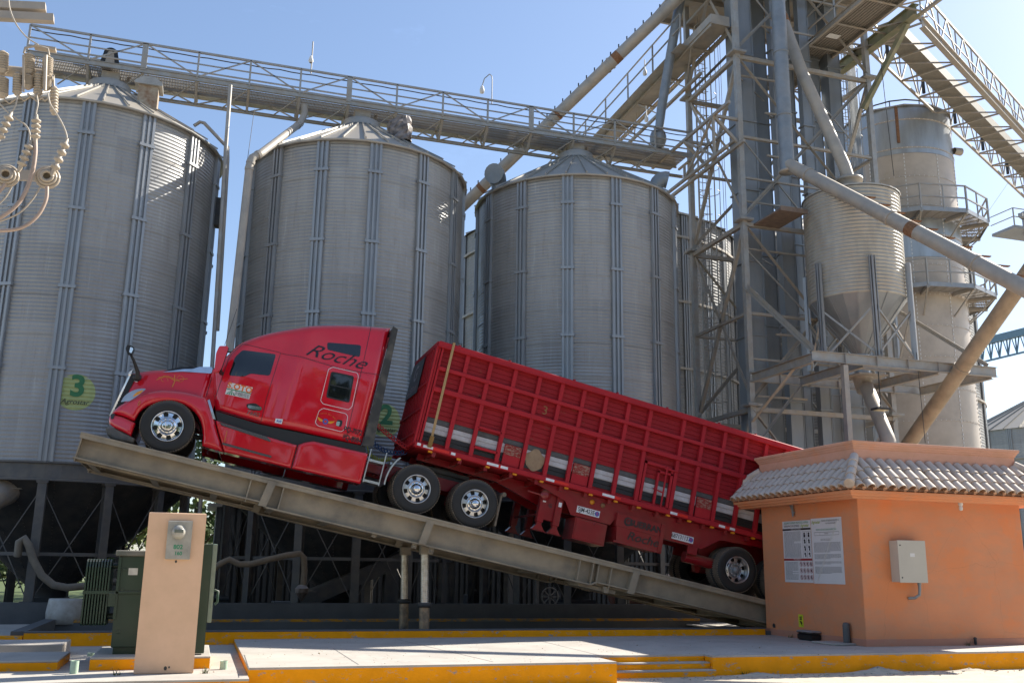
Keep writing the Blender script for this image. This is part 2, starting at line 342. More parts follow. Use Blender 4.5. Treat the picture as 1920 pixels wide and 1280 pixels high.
slab = MB(); slab.box(-20, 34, 24.1, 33, .2, .3); struct('silo_apron', slab, M_concdark)
j = MB()
for a, b in (((458,1227),(467,1254)), ((625,1215),(672,1245)),((745,1198),(925,1240)),((1010,1200),(1125,1228)),((395,1227),(458,1227))):
    p = PZ(*a, ZS); q = PZ(*b, ZS); p.z = q.z = ZS+.002; d = (q-p).normalized(); nn = V((-d.y, d.x, 0))*.007
    j.quad(p-nn, q-nn, q+nn, p+nn)
struct('pavement_joints', j, M_concdark)
k = MB()
k.box(.80, 6.34, 14.403, 14.55, 0, ZS-.03); k.box(6.19, 6.337, 14.55, 15.42, 0, ZS-.03)
k.box(8.423, 8.57, 15.30, 15.42, 0, ZS-.03); k.box(8.423, 34, 15.143, 15.30, 0, ZS-.03)
k.box(.803, .95, 14.55, 19.7, 0, ZS-.03)
k.box(-14, .79, 13.983, 14.1, 0, ZL-.03)
struct('front_kerb', k, M_yellow)
k = MB(); kk = MB()
for i, (y0, z1) in enumerate(((15.02, .105), (15.22, .21))):
    k.box(6.345, 8.415, y0, 15.42, 0 if i == 0 else .107, z1-.022); kk.box(6.345, 8.415, y0-.004, 15.42, z1-.02, z1)
k.box(6.345, 8.415, 15.423, 15.5, 0, ZS-.03)
struct('kerb_steps', k, M_yellow); struct('step_treads', kk, M_conc)
k = MB(); k.box(-2.85, 12.35, 19.76, 19.95, .0, .45); k.box(-14, -2.87, 19.76, 19.95, 0, .40)
struct('pit_kerb', k, M_yellow)
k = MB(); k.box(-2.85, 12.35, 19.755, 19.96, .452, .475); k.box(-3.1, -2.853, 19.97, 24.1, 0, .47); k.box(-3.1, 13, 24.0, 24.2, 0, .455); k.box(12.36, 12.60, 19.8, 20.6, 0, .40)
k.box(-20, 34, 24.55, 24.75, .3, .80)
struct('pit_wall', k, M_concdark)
k = MB(); k.box(-2.8, 13, 23.99, 24.17, .40, .458); struct('pit_far_edge', k, M_yellow2)
k = MB(); k.box(-14, -3.1, 19.97, 24.1, .2, .36); struct('side_pavement', k, M_conc)
g = MB(); g.quad((-90,45,.02),(40,45,.02),(60,160,.02),(-120,160,.02)); struct('lawn', g, M_grass)
# hatch pads and the transformer plinth
def pad(name, x0, x1, y0, y1, z, label, cat='pad', z0=ZL):
    t = thing(name, label, cat, ((x0+x1)/2, (y0+y1)/2, z0))
    b = MB(); b.box(x0, x1, y0, y1, z0, z-.03); obj('yellow_side', b, M_yellow, t)
    b = MB(); b.cbox(x0-.003, x1+.003, y0-.003, y1+.003, z-.03, z, .008); obj('concrete_top', b, M_conc, t)
    return t
zp = PY(107,1237,15.45).z
pad('concrete_pad', -5.2, PY(107,1250,15.45).x, 15.45, 16.9, zp, 'low concrete pad with yellow painted sides at the left edge of the pavement')
b = MB(); b.cbox(-5.6, PY(118,1207,17.5).x, 17.5, 18.6, ZL, PY(118,1207,17.5).z, .01); solo('hatch_slab', b, M_conc, 'raised plain concrete hatch slab behind the low yellow-sided pad', 'hatch')
zp2 = PY(167,1232,15.41).z
pad('transformer_plinth', PY(167,1250,15.41).x, PY(393,1245,15.41).x, 15.41, 17.5, zp2, 'yellow-sided concrete plinth under the green transformer', 'plinth')

# ================= grain silos =================
SR, SZ0, SZ1, NR = 3.26, 4.0, 13.3, 14
def rc(z, R=SR): return R+.0075*math.sin(2*math.pi*z/.1)
def silo_parts(R=SR, z0=SZ0, z1=SZ1, nr=NR, rise=1.85, hopper=True, seams=34, seg=112):
    P = {}
    prof = []; nz = int((z1-z0)/.1*6)
    for i in range(nz+1): z = z0+(z1-z0)*i/nz; prof.append((rc(z, R), z))
    P['wall'] = MB().lathe(prof, n=seg)
    r = MB(); n = seams; vs = []; fs = []
    for k in range(n):
        a0, a1 = 2*math.pi*k/n, 2*math.pi*(k+1)/n
        r.quad(((R+.13)*math.cos(a0), (R+.13)*math.sin(a0), z1-.03), ((R+.13)*math.cos(a1), (R+.13)*math.sin(a1), z1-.03), (.5*math.cos(a1), .5*math.sin(a1), z1+rise), (.5*math.cos(a0), .5*math.sin(a0), z1+rise))
        r.bar(((R+.15)*math.cos(a0), (R+.15)*math.sin(a0), z1+.01), (.5*math.cos(a0), .5*math.sin(a0), z1+rise+.02), .03, .045)
    r.lathe([(R+.14, z1-.03), (R+.14, z1-.09), (R+.03, z1-.06)], n=seams)
    P['roof'] = r
    P['roof_cap'] = MB().lathe([(.60, z1+rise-.05), (.58, z1+rise+.18), (.42, z1+rise+.26), (0, z1+rise+.32)], n=24)
    rb = MB()
    for s in (-.125, 0, .125):
        rb.box(s-.028, s+.028, -R-.085, -R-.03, z0, z1-.04)
    rb.box(-.165, .165, -R-.035, -R+.0, z0, z1-.05)
    for s in (-.16, .16): rb.box(s-.008, s+.008, -R-.075, -R-.03, z0, z1-.04)
    z = z0+.25
    while z < z1-.1:
        for s in (-.062, .062): rb.box(s-.011, s+.011, -R-.05, -R-.03, z, z+.03)
        z += .14
    zz_ = z1-.92
    while zz_ > z0+.3: rb.box(-.20, .20, -R-.11, -R-.01, zz_-.05, zz_+.03); zz_ -= 2.04
    P['stiffener'] = rb
    sm = MB()    # bolted seams
    for i in range(int((z1-z0)/1.02)+1):
        z = z0+i*1.02; sm.lathe([(R+.013, z-.012), (R+.017, z), (R+.013, z+.012)], n=84)
    for i in range(int((z1-z0)/1.02)):
        for k in range(7):
            t = 2*math.pi*(k+.5*(i % 2)+.36)/7; c = V((math.sin(t), -math.cos(t), 0))*(R+.012); d = V((math.cos(t), math.sin(t), 0))*.03
            for q in range(9): z = z0+i*1.02+.08+q*.1; sm.bar(c+V((0,0,z)), c+V((0,0,z+.03)), .012, .008)
    P['bolted_seam'] = sm
    return P
def silo_build(x, y, label, meshes, legs=True):
    t = thing('grain_silo', label, 'grain silo', (x, y, .3), 'row of hopper grain silos'); ORG[t] = V((0,0,.3))
    return t
SP = silo_parts()
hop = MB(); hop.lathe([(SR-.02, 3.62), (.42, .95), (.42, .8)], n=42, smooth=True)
for k in range(21):
    a = 2*math.pi*k/21
    for q in range(34):
        f = q/34; r_ = (SR-.02)*(1-f)+.42*f; z = 3.62*(1-f)+.95*f
        c = V((r_*math.cos(a), r_*math.sin(a), z)); hop.bar(c, c+V((math.cos(a)*.02, math.sin(a)*.02, -.012)), .022, .022)
ring = MB(); ring.lathe([(SR-.05, 4.0), (SR+.10, 4.0), (SR+.10, 3.96), (SR+.03, 3.95), (SR+.03, 3.60), (SR+.12, 3.58), (SR+.12, 3.55), (SR-.05, 3.55)], n=56, smooth=False)
legm = MB(); legm.ibeam((0, -SR+.03, .3), (0, -SR+.03, 3.56), .20, .2, .012, (0,1,0)); legm.box(-.16, .16, -SR-.11, -SR+.17, .3, .33); legm.box(-.13, .13, -SR-.1, -SR+.14, 3.50, 3.553)
brc = MB(); th = 2*math.pi/NR; A = lambda k, z, r=SR-.02: V((math.sin(k*th)*r, -math.cos(k*th)*r, z))
brc.bar(A(0,.75), A(1,3.4), .022); brc.bar(A(1,.75), A(0,3.4), .022)
tie = MB(); tie.bar(A(0,1.87), A(1,1.87), .05, .08)
dis = MB(); dis.box(-.45, .45, -.45, .45, .3, .8); dis.box(-.6, .6, -.6, .6, .62, .70)
proto = {}
silos = []
for i, (x, lab) in enumerate(((-3.6, 'leftmost corrugated grain silo, with the round number 3 sign'), (3.83, 'middle corrugated grain silo, behind the red truck cab'), (11.12, 'right-hand corrugated grain silo of the row, beside the lattice tower'))):
    t = thing('grain_silo', lab, 'grain silo', (x, 28.25, .3), 'row of hopper grain silos')
    ORG[t] = V((0, 0, .3))
    silos.append(t)
    def part(name, m, M_, **kw):
        if name not in proto:
            o = obj(name, m, M_, t); proto[name] = o.data; return o
        o = bpy.data.objects.new(name, proto[name]); sc.collection.objects.link(o); o.parent = t; ORG[o] = ORG[t]; return o
    part('wall', SP['wall'], M_silo); rf = part('roof', SP['roof'], M_roof); part('bolted_seam', SP['bolted_seam'], M_steel2)
    part('roof_cap', SP['roof_cap'], M_roof).parent = rf
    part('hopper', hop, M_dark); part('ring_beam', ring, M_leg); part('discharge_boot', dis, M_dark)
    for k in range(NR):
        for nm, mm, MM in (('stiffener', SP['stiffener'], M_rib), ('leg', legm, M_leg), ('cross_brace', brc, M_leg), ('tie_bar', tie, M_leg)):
            o = part(nm, mm, MM); o.rotation_euler = (0, 0, k*th)
# roof vents on the silos
def rpt(i, ang, r, dz=0):   # point on roof of silo i, ang from -Y to +X
    x = (-3.6, 3.83, 11.12)[i]; return V((x+math.sin(ang)*r, 28.25-math.cos(ang)*r, 13.3+1.85*(1-(r-.5)/(3.46-.5))+dz))
c = rpt(0, .60, 2.2); b = MB(); b.box(c.x-.26, c.x+.26, c.y-.24, c.y+.24, c.z-.35, c.z+.48); v = obj('roof_vent', b, mat('rusting_vent_box', (.36,.32,.25), .8, 0, col2=(.20,.11,.06), scale=6), silos[0]); v.data.transform(Matrix.Translation(-silos[0].location+V((0,0,.3)))); 
b = MB(); b.prism([(c.x-.36, c.z+.46), (c.x+.36, c.z+.46), (c.x+.36, c.z+.54), (c.x+.15, c.z+.70), (c.x-.15, c.z+.70), (c.x-.36, c.z+.54)], c.y-.32, c.y+.32); h = obj('vent_cap', b, M_roof, silos[0]); h.data.transform(Matrix.Translation(-silos[0].location+V((0,0,.3)))); h.parent = v
c = rpt(1, .50, 1.9); b = MB()
random.seed(5); n = 18; vs = []; fs = []
for i in range(9):
    for k in range(n):
        a = 2*math.pi*k/n; z = -.2+.8*i/8; rr = .34*(1-.25*(i/8)**3)*(1+random.uniform(-.12,.12)); vs.append((c.x+rr*math.cos(a)*1.15, c.y+rr*math.sin(a), c.z+z+.12*math.cos(a)))
for i in range(8):
    for k in range(n): fs.append((i*n+k, i*n+(k+1)%n, (i+1)*n+(k+1)%n, (i+1)*n+k))
b.add(vs, fs); b.add(vs[-n:], [tuple(range(n))])
M_bag = mat('faded_black_sheeting', (.03, .026, .024), .5, 0, scale=7, col2=(.16,.12,.10), dust=(.35,.31,.29), dustamt=.5)
v = obj('wrapped_vent', b, M_bag, silos[1]); v.data.transform(Matrix.Translation(-silos[1].location+V((0,0,.3))))
def goose(i, ang, r, up, outd, R=.24, nm='gooseneck_vent'):
    c = rpt(i, ang, r, -.15); pts = [c, c+V((0,0,up))]
    for q in range(1, 7):
        t = math.pi*.62*q/6; pts.append(c+V((0,0,up))+V((outd[0], outd[1], 0))*(.3*(1-math.cos(t)))+V((0,0,.3*math.sin(t))))
    b = MB().tube(pts, [R*.8, R*.8]+[R*(1+.04*q) for q in range(6)], 16); v = obj(nm, b, M_pipe2, silos[i]); v.data.transform(Matrix.Translation(-silos[i].location+V((0,0,.3))))
goose(2, .95, 2.7, .25, (.9,-.3)); goose(2, -1.35, 3.0, .15, (-.6,-.75), .27)
# number signs painted on the corrugated walls
M_lime = mat('lime_sign_paint', (.44, .48, .18), .6, 0, scale=7, col2=(.36,.40,.16)); M_dgreen = mat('green_sign_paint', (.04, .19, .07), .6, 0, scale=9)
def drape(t, th0, zc, rad, num, sgn_txt):
    b = MB(); nz = 170; nx = 20; vs = []; fs = []
    for i in range(nz+1):
        dz = rad*(-1+2*i/nz); hw = math.sqrt(max(0, rad*rad-dz*dz))
        for k in range(nx+1):
            a = th0+hw*(-1+2*k/nx)/SR; r_ = rc(zc+dz)+.007; vs.append((math.sin(a)*r_, -math.cos(a)*r_, zc+dz))
    for i in range(nz):
        for k in range(nx): fs.append((i*(nx+1)+k, i*(nx+1)+k+1, (i+1)*(nx+1)+k+1, (i+1)*(nx+1)+k))
    b.add(vs, fs, True); s = obj('number_sign', b, M_lime, t)
    def put(mb, ox, oz, M_, nm, r_=SR+.022):
        mb.xf(lambda v: V((math.sin(th0+(v[0]+ox)/SR)*r_, -math.cos(th0+(v[0]+ox)/SR)*r_, zc+oz+v[1]))); o = obj(nm, mb, M_, t); o.parent = s
    put(text_mb(num, .72, bold=.022), .03, .13, M_dgreen, 'number')
    if sgn_txt: put(text_mb(sgn_txt, .17, shear=.3), .0, -.24, M_black, 'lettering')
def wall_hit(px, py, cx, R=SR):
    r = ray(px, py); a = r.x**2+r.y**2; b = 2*(r.x*(O_.x-cx)+r.y*(-28.25)); c = cx*cx+28.25**2-R*R
    t = (-b-math.sqrt(b*b-4*a*c))/(2*a); p = O_+r*t; return math.atan2(p.x-cx, -(p.y-28.25)), p.z
for i, px, txt in ((0, (142,735), 'Agrostar'), (1, (722,788), 'Agrostar')):
    a, z = wall_hit(px[0], px[1], (-3.6, 3.83)[i]); drape(silos[i], a, z, .44, '32'[i], txt)

# big bin behind the row, and far bins
def plain_bin(name, x, y, R, z0, z1, rise, nr, label, M_, seg=72, group=None):
    t = thing(name, label, 'grain silo', (x, y, 0), group); ORG[t] = V((0,0,0))
    prof = []; nz = int((z1-z0)/.14*4)
    for i in range(nz+1): z = z0+(z1-z0)*i/nz; prof.append((R+.012*math.sin(2*math.pi*z/.14), z))
    obj('wall', MB().lathe(prof, n=seg), M_, t)
    r = MB(); r.lathe([(R+.15, z1-.04), (.5, z1+rise)], n=40, smooth=False)
    for k in range(40): a = 2*math.pi*k/40; r.bar(((R+.15)*math.cos(a), (R+.15)*math.sin(a), z1), (.5*math.cos(a), .5*math.sin(a), z1+rise+.03), .05, .1)
    rf = obj('roof', r, M_roof, t)
    cp = obj('roof_cap', MB().lathe([(.6, z1+rise-.05), (.6, z1+rise+.3), (0, z1+rise+.6)], n=16), M_roof, t); cp.parent = rf
    me = None
    for k in range(nr):
        if me is None:
            s = MB()
            for q in (-.12, 0, .12): s.box(q-.03, q+.03, -R-.09, -R, z0, z1-.05)
            s.box(-.15, .15, -R-.04, -R, z0, z1-.06); o = obj('stiffener', s, M_rib, t); me = o.data
        else: o = bpy.data.objects.new('stiffener', me); sc.collection.objects.link(o); o.parent = t
        o.rotation_euler = (0, 0, 2*math.pi*k/nr)
    rg = MB()
    z = z0+1.2
    while z < z1-1: rg.lathe([(R+.02, z-.05), (R+.13, z-.05), (R+.13, z+.05), (R+.02, z+.05)], n=60, smooth=False); z += 2.9
    obj('wind_ring', rg, M_steel, t)
    return t
plain_bin('storage_bin', 17.5, 42, 6.8, 0, 16.75, 3.2, 30, 'tall wide storage bin standing behind the gap between the two right silos', silo_mat('rear_bin_sheet', (.24,.24,.235), 1.1, 10, 0, metal=.1, rough=.6), 96)
plain_bin('storage_bin', 32.0, 42.5, 6.6, 0, 18, 3.2, 28, 'second wide storage bin, glimpsed between the elevator shafts and the tall tan bin', bpy.data.materials['rear_bin_sheet'], 80)  # added bin, placed to keep the sun off the first storage bin
far = PY(1916, 770, 58)
plain_bin('far_silo', far.x+2.6, 58, 7.0, 0, PY(1840,778,51.5).z, 3.4, 26, 'distant low silo with a ribbed conical roof at the far right', silo_mat('far_bin_sheet', (.34,.34,.34), 1.1, 10, 0))

# ================= conveyor bridge over the silos =================
ZD = PY(400,152,27.9).z; ZT = PY(400,103,27.9).z
X0, X1 = PY(50,100,27.9).x, PY(1292,300,27.9).x
xa = PY(271,110,27.9).x; xb = PY(655,170,27.9).x; sp = (xb-xa)/4
br = thing('conveyor_bridge', 'long truss walkway with handrails carrying a conveyor over the three silos', 'conveyor bridge', (X0, 28.4, ZD))
b = MB()
for y in (27.9, 28.85): b.ibeam((X0, y, ZD-.02), (X1, y, ZD-.02), .16, .08)
obj('deck_chord', b, M_steel2, br)
b = MB(); n = int((X1-X0)/.045)      # bar grating floor
for i in range(n): x = X0+.03+i*.045; b.bar((x, 27.94, ZD+.0), (x, 28.81, ZD+.0), .010, .03)
for y in (28, 28.2, 28.4, 28.6, 28.78): b.bar((X0, y, ZD-.003), (X1, y, ZD-.003), .012, .03)
obj('grating', b, M_grate, br)
posts = []; x = xa-2*sp; k = -2
while x < X1+.1: posts.append((k, x)); x += sp; k += 1
posts[0] = (posts[0][0], X0)
b = MB(); c = MB(); d = MB(); lo = MB()
ZL2 = ZD-.62
for y in (27.9, 29.4):
    b.bar((X0, y, ZT), (X1, y, ZT), .06); b.bar((X0, y, ZD+(ZT-ZD)*.55), (X1, y, ZD+(ZT-ZD)*.55), .035); b.bar((X0, y, ZD+.22), (X1, y, ZD+.22), .04)
for kk, x in posts:
    wdt = .16 if kk % 4 == 0 else .055
    pb = MB().bar((x, 27.9, ZD), (x, 27.9, ZT), wdt, .06, (0,1,0)); obj('rail_post', pb, M_steel2, br)
    pb = MB().bar((x, 29.4, ZD), (x, 29.4, ZT), .05); obj('rail_post', pb, M_steel2, br)
    obj('cross_beam', MB().bar((x, 29.4, ZD-.04), (x, 27.9, ZD-.08), .06), M_steel2, br)
for (k1, x1), (k2, x2) in zip(posts, posts[1:]):
    if k1 % 2 == 0: d.bar((x1, 27.9, ZT), (x2, 27.9, ZD+.05), .035)
    else: d.bar((x1, 27.9, ZD+.05), (x2, 27.9, ZT), .035)
    lo.bar((x1, 28.4, ZL2), ((x1+x2)/2, 28.85, ZD-.1), .04); lo.bar(((x1+x2)/2, 28.85, ZD-.1), (x2, 28.4, ZL2), .04)
    lo.bar((x1, 27.9, ZD-.1), (x1, 28.4, ZL2), .07); lo.bar((x1, 28.85, ZD-.1), (x1, 28.4, ZL2), .05)
    lo.bar((x2, 27.9, ZD-.1), ((x1+x2)/2, 28.4, ZL2), .03)
lo.ibeam((xa-.3, 28.4, ZL2), (X1, 28.4, ZL2), .09, .09)
obj('handrail', b, M_steel2, br); obj('rail_brace', d, M_steel2, br); obj('lower_truss', lo, M_steel, br)
b = MB(); b.box(X0+.4, X1, 28.9, 29.35, ZD+.02, ZD+.36); obj('conveyor_trough', b, M_steel2, br)
b = MB()
for y, r in ((27.95, .012), (27.98, .009)): b.tube([(X0+i*(X1-X0)/60, y, ZT-.10-.03*abs(math.sin(i*1.1))) for i in range(61)], r, 5)
obj('conduit', b, M_dark, br)
b = MB()
for x in (-3.6, 3.83, 11.12):
    b = MB()
    for dx in (-.35, .3): b.angle((x+dx, 28.4, 15.0), (x+dx+.2, 28.5, ZD), .08)
    b.box(x-.25, x+.25, 28.1, 28.9, 15.3, ZD-.1); obj('bridge_support', b, M_steel, br)
# belt drive guard on the bridge
c0 = PY(207,115,28.3)
def lozenge(cx, cz, w0, w1, h, n=10):
    p = []
    for k in range(n+1): t = math.pi*k/n; p.append((cx+w1*math.cos(t), cz+h/2-w1+w1*math.sin(t)))
    for k in range(n+1): t = math.pi+math.pi*k/n; p.append((cx+w0*math.cos(t), cz-h/2+w0+w0*math.sin(t)*.6))
    return p
dr = thing('belt_drive_guard', 'tall black belt guard with grey mesh front on the conveyor bridge above the left silo', 'machine guard', (c0.x, 28.3, c0.z-.38))
obj('casing', MB().prism(lozenge(c0.x, c0.z, .27, .2, .78), 28.2, 28.5), M_black, dr)
obj('mesh_panel', MB().prism(lozenge(c0.x, c0.z-.02, .14, .09, .58), 28.185, 28.2), M_steel, dr)
b = MB(); b.lathe([(.13, 28.52), (.15, 28.6), (.15, 28.9), (.1, 28.95)], (c0.x+.05, 0, c0.z-.2), 16, axis='y'); obj('motor', b, M_pipe2, dr)
# lamps on the bridge
def mast(px, py0, py1, label, straight=True):
    p = PY(px, py0, 29.3); q = PY(px, py1, 29.3)
    t = thing('bridge_lamp', label, 'lamp', (p.x, 29.3, p.z), 'lamps on the silo bridge')
    if straight:
        obj('mast', MB().tube([p, (p.x, 29.3, q.z)], .022, 8), M_steel2, t)
        obj('lamp_head', MB().lathe([(.05, -.16), (.085, -.1), (.05, .05), (.02, .1)], (p.x-.03, 29.26, p.z+(q.z-p.z)*.45), 12), M_white, t)
    else:
        h = q.z-p.z; pts = [p, (p.x, 29.3, p.z+h*.82), (p.x-.02, 29.3, q.z-.06), (p.x-.1, 29.3, q.z), (p.x-.28, 29.3, q.z-.2), (p.x-.36, 29.3, q.z-.5)]
        obj('mast', MB().tube(pts, .018, 8), M_steel2, t)
        obj('lamp_head', MB().lathe([(.0, -.2), (.075, -.16), (.085, -.05), (.05, .08), (.02, .12)], (p.x-.36, 29.3, q.z-.6), 12), M_white, t)
mast(583, 138, 78, 'straight-topped lamp mast rising from the bridge rail over the middle silo')
mast(922, 195, 140, 'hook-topped lamp mast rising from the bridge rail nearer the tower', False)
# ================= pipes round the silos =================
def pipe(name, pts, r, m, label, cat='pipe', bands=(), group=None, n=16):
    mb = MB().tube(pts, r, n)
    for f in bands:
        f = f*(len(pts)-1); i = min(int(f), len(pts)-2); p = V(pts[i]).lerp(V(pts[i+1]), f-i); d = (V(pts[i+1])-V(pts[i])).normalized(); rr = (r if not isinstance(r, (list, tuple)) else r[i])
        mb.tube([p-d*.04, p+d*.04], rr*1.12, n)
    return solo(name, mb, m, label, cat, group)
pipe('downspout', [PY(571,198,28.1), PY(571,214,28.1), PY(563,232,27.9), PY(545,245,27.4), PY(490,287,24.9), PY(473,296,24.8), PY(468,310,24.8), PY(430,660,24.8)], .105, M_pipe, 'beige downspout bent from the bridge down the left side of the middle silo', bands=(.33,.62,.8,.86))
pipe('thin_pole', [PY(432,160,26.6), PY(424,270,26.6), PY(397,700,26.6), (PY(397,700,26.6).x, 26.6, .3)], .055, M_steel2, 'thin grey pole between the left and middle silos', 'pole', bands=(.5,))
q0 = PY(432,160,26.6)
pipe('vent_pipe', [PY(364,236,27.5), PY(375,229,27.5), PY(383,231,27.4), PY(420,270,26.9), PY(427,276,26.9), PY(427,300,26.9), PY(408,620,26.9)], .05, M_pipe, 'slim bent pipe arching off the right side of the left silo roof')
b = MB(); 
for px, py, s_ in ((408,395,.16), (405,415,.12), (410,378,.08)): c = PY(px, py, 27.6); b.cbox(c.x-s_, c.x+s_, 27.5, 27.8, c.z-s_*1.3, c.z+s_*1.3, .03)
solo('junction_gear', b, M_dark, 'dark electrical boxes fixed to the right edge of the left silo', 'junction box')
pipe('long_spout', [PY(862,392,33), PY(1262,6,27.2), PY(1330,-60,26.6)], .215, M_pipe, 'long diagonal grain spout with small step pegs, from the tower top down behind the silos', 'spout', bands=(.1,.35,.36,.62,.9))
b = MB(); a_, c_ = PY(862,392,33), PY(1262,6,27.2)
for i in range(27): p = a_.lerp(c_, (i+.5)/27); b.bar(p+V((-.02,0,.2)), p+V((-.02,0,.42)), .035)
so_ = bpy.data.objects[-1]
ls = [o for o in bpy.data.objects if o.name == 'long_spout'][0]
st_ = obj('step_pegs', b, M_dark, ls)
rb_ = MB()
for f, w_ in ((.735, .05), (.47, .02), (.1, .03)): p = a_.lerp(c_, f); q = a_.lerp(c_, f+w_/2); rb_.tube([p, q], .222, 16)
obj('rust_patch', rb_, M_rust, ls)
# ================= lattice tower and elevators =================
TX0, TX1, TY0, TY1 = 15.5, 20.6, 25.0, 28.3
ZN = [.3, 6.56, 12.44, 18.25, 24.2]
tw = thing('lattice_tower', 'dusty steel lattice tower round the bucket elevators, right of the silos', 'steel tower', ((TX0+TX1)/2, (TY0+TY1)/2, .3))
cn = {'A': (TX0, TY0), 'B': (TX0, TY1), 'C': (TX1, TY0), 'D': (TX1, TY1)}
for kx, (x, y) in cn.items():
    b = MB(); b.box(x-.085, x+.085, y-.085, y+.085, .3, 24.5)
    for z in ZN[1:]: b.box(x-.24, x+.24, y-.24, y+.24, z-.03, z); b.box(x-.24, x+.24, y-.24, y+.24, z+.01, z+.04)
    obj('leg', b, M_steel2, tw)
def P3(k, z): return V((cn[k][0], cn[k][1], z))
for f, (a, c) in enumerate((('A','B'), ('A','C'), ('B','D'), ('C','D'))):
    class HB:
        def bar(s, *k): obj('cross_beam', MB().bar(*k), M_steel, tw)
        def angle(s, *k): obj('diagonal_brace', MB().angle(*k), M_steel, tw)
    hb = xb = HB()
    for i, z in enumerate(ZN[1:]):
        hb.bar(P3(a, z-.12), P3(c, z-.12), .13, .13)
    for z in (9.43, 15.3):
        hb.bar(P3(a, z), P3(c, z), .10, .08)
    if (a, c) == ('A','C'):
        for z in (8.0, 13.9): hb.bar(P3(a, z), P3(c, z), .06, .06)
    for z0, z1 in zip(ZN, ZN[1:]):
        if z0 == 18.25 and (a, c) == ('A','B'):
            m = (P3(a, 21.2)+P3(c, 21.2))/2
            for k in (a, c): xb.angle(P3(k, z0+.1), m, .11)
            xb.bar(P3(a, 21.2), P3(c, 21.2), .10); xb.angle(m, P3(a, 24), .1); xb.angle(m, P3(c, 24), .1)
        else:
            xb.angle(P3(a, z0+.1), P3(c, z1-.15), .10); xb.angle(P3(a, z1-.15), P3(c, z0+.1), .10)
# bracket frame on the left that carries the bridge end
b = MB(); zf = PY(1385,225,25.0).z; xf = PY(1337,217,25.0).x; zl = PY(1385,273,25).z
for y in (25.0, 27.0):
    b.bar((xf, y, zf), (TX0, y, zf), .09); b.bar((xf, y, zf), (TX0, y, zl), .09); b.bar((xf, y, zf-.9*(y > 26)), (xf, y, zl-.5), .07)
b.bar((xf, 24.0, zf), (xf, 29.4, zf), .09); b.bar((TX0-.1, 24.6, zl), (TX0-.1, 30.0, zl), .10); b.bar((TX0-.1, 25.6, zf-.1), (TX0-.1, 29, zf-.1), .07)
b.bar((xf, 24.2, zl-.5), (xf, 29.6, zl-.5), .09); b.bar((xf, 25.0, zf), (xf, 27, zl-.5), .07); b.bar((xf, 25.0, zl-.5), (xf, 27, zf), .07); b.bar((xf, 27.0, zl-.5), (TX0, 27.0, zf), .07)
obj('bracket_frame', b, M_steel, tw)
p = [PY(1411,422,25.0)]; zpl = p[0].z; c1 = PZ(1465,390,zpl); c2 = PZ(1510,399,zpl)
b = MB(); b.box(p[0].x, c2.x, c1.y, 25.0, zpl-.03, zpl+.02); b.box(p[0].x-.02, c2.x, c1.y-.03, c1.y, zpl-.08, zpl+.06)
obj('plate_landing', b, mat('rusty_checker_plate', (.16,.12,.10), .7, .2, col2=(.26,.19,.14), scale=5), tw)
b = MB()   # upper floor above the frame top
b.box(14.6, 21.6, 24.4, 29.2, 21.9, 21.98)
for y in (24.4, 26.0, 27.6, 29.2): b.ibeam((14.6, y, 21.8), (21.6, y, 21.8), .2, .1)
obj('upper_floor', b, M_steel, tw)
# elevator trunking, one thing per elevator
def trunk(fl, fr, sl, Y0, ti, y=560, dmin=.45, jo=0.0):
    x0 = PY(fl, y, Y0).x; x1 = PY(fr, y, Y0).x; Yb = PX(sl, y, x0).y if sl else Y0+dmin
    b = MB(); b.box(x0, x1, Y0, Yb, .3, 23.5); z = 1.6+jo
    while z < 23: b.box(x0-.045, x1+.045, Y0-.045, Yb+.045, z, z+.05); z += 2.42
    for xx in (x0+.01, x1-.01): b.box(xx-.012, xx+.012, Y0-.02, Y0, .3, 23.5)
    obj('trunk', b, M_trunk, ti)
ev = [('left-hand pair of tall galvanised elevator shafts, next to the tower leg', ((1404,1432,1380,25.45,.0), (1434,1459,None,26.7,.7))),
      ('second pair of tall galvanised elevator shafts, between the tower leg and the vertical spout', ((1471,1495,1462,25.45,.4), (1496.5,1512,None,26.3,1.1))),
      ('third pair of galvanised elevator shafts, partly behind the vertical spout and small hopper bin', ((1527,1546,1519,25.45,.2), (1547,1563,None,26.3,.9))),
      ('single right-hand galvanised elevator shaft behind the small hopper bin', ((1581,1605,None,26.0,.5),))]
for lab, ts in ev:
    x = PY(ts[0][0], 560, ts[0][3]).x
    t = thing('bucket_elevator', lab, 'bucket elevator', (x, ts[0][3], .3), 'bucket elevators inside the tower')
    for a in ts: trunk(a[0], a[1], a[2], a[3], t, jo=a[4])
lw = thing('elevator_ties', 'web of thin angle ties and short stays bracing the elevator shafts in front', 'bracing', (17.5, 25.3, .3))
random.seed(31)
for z in (4.0, 6.9, 8.9, 11.6, 13.2, 14.9, 16.4, 17.6, 19.6, 21.0):
    x0_ = random.choice((TX0, TX0, 16.6)); x1_ = random.choice((17.6, 18.6, TX1)); dz = random.uniform(-.05, .05)
    obj('tie', MB().bar((x0_, 25.2, z), (x1_, 25.2, z+dz), .045, .06), M_steel, lw)
    obj('tie', MB().bar((x0_+.1, 25.2, z), (x0_+.9+random.random(), 26.4, z+random.uniform(-.1,.9)), .035), M_steel2, lw)
for z0_, z1_, xa_, xb_ in ((12.6,14.9,15.6,17.7),(15.4,13.2,15.6,17.6),(9.5,11.5,17.9,15.7),(18.3,20.4,17.4,19.6),(16.0,18.0,19.8,17.9),(6.6,8.6,16.0,18.2),(20.8,18.8,16.2,18.0)):
    obj('tie', MB().bar((xa_, 25.15, z0_), (xb_, 25.15, z1_), .04), M_steel2, lw)
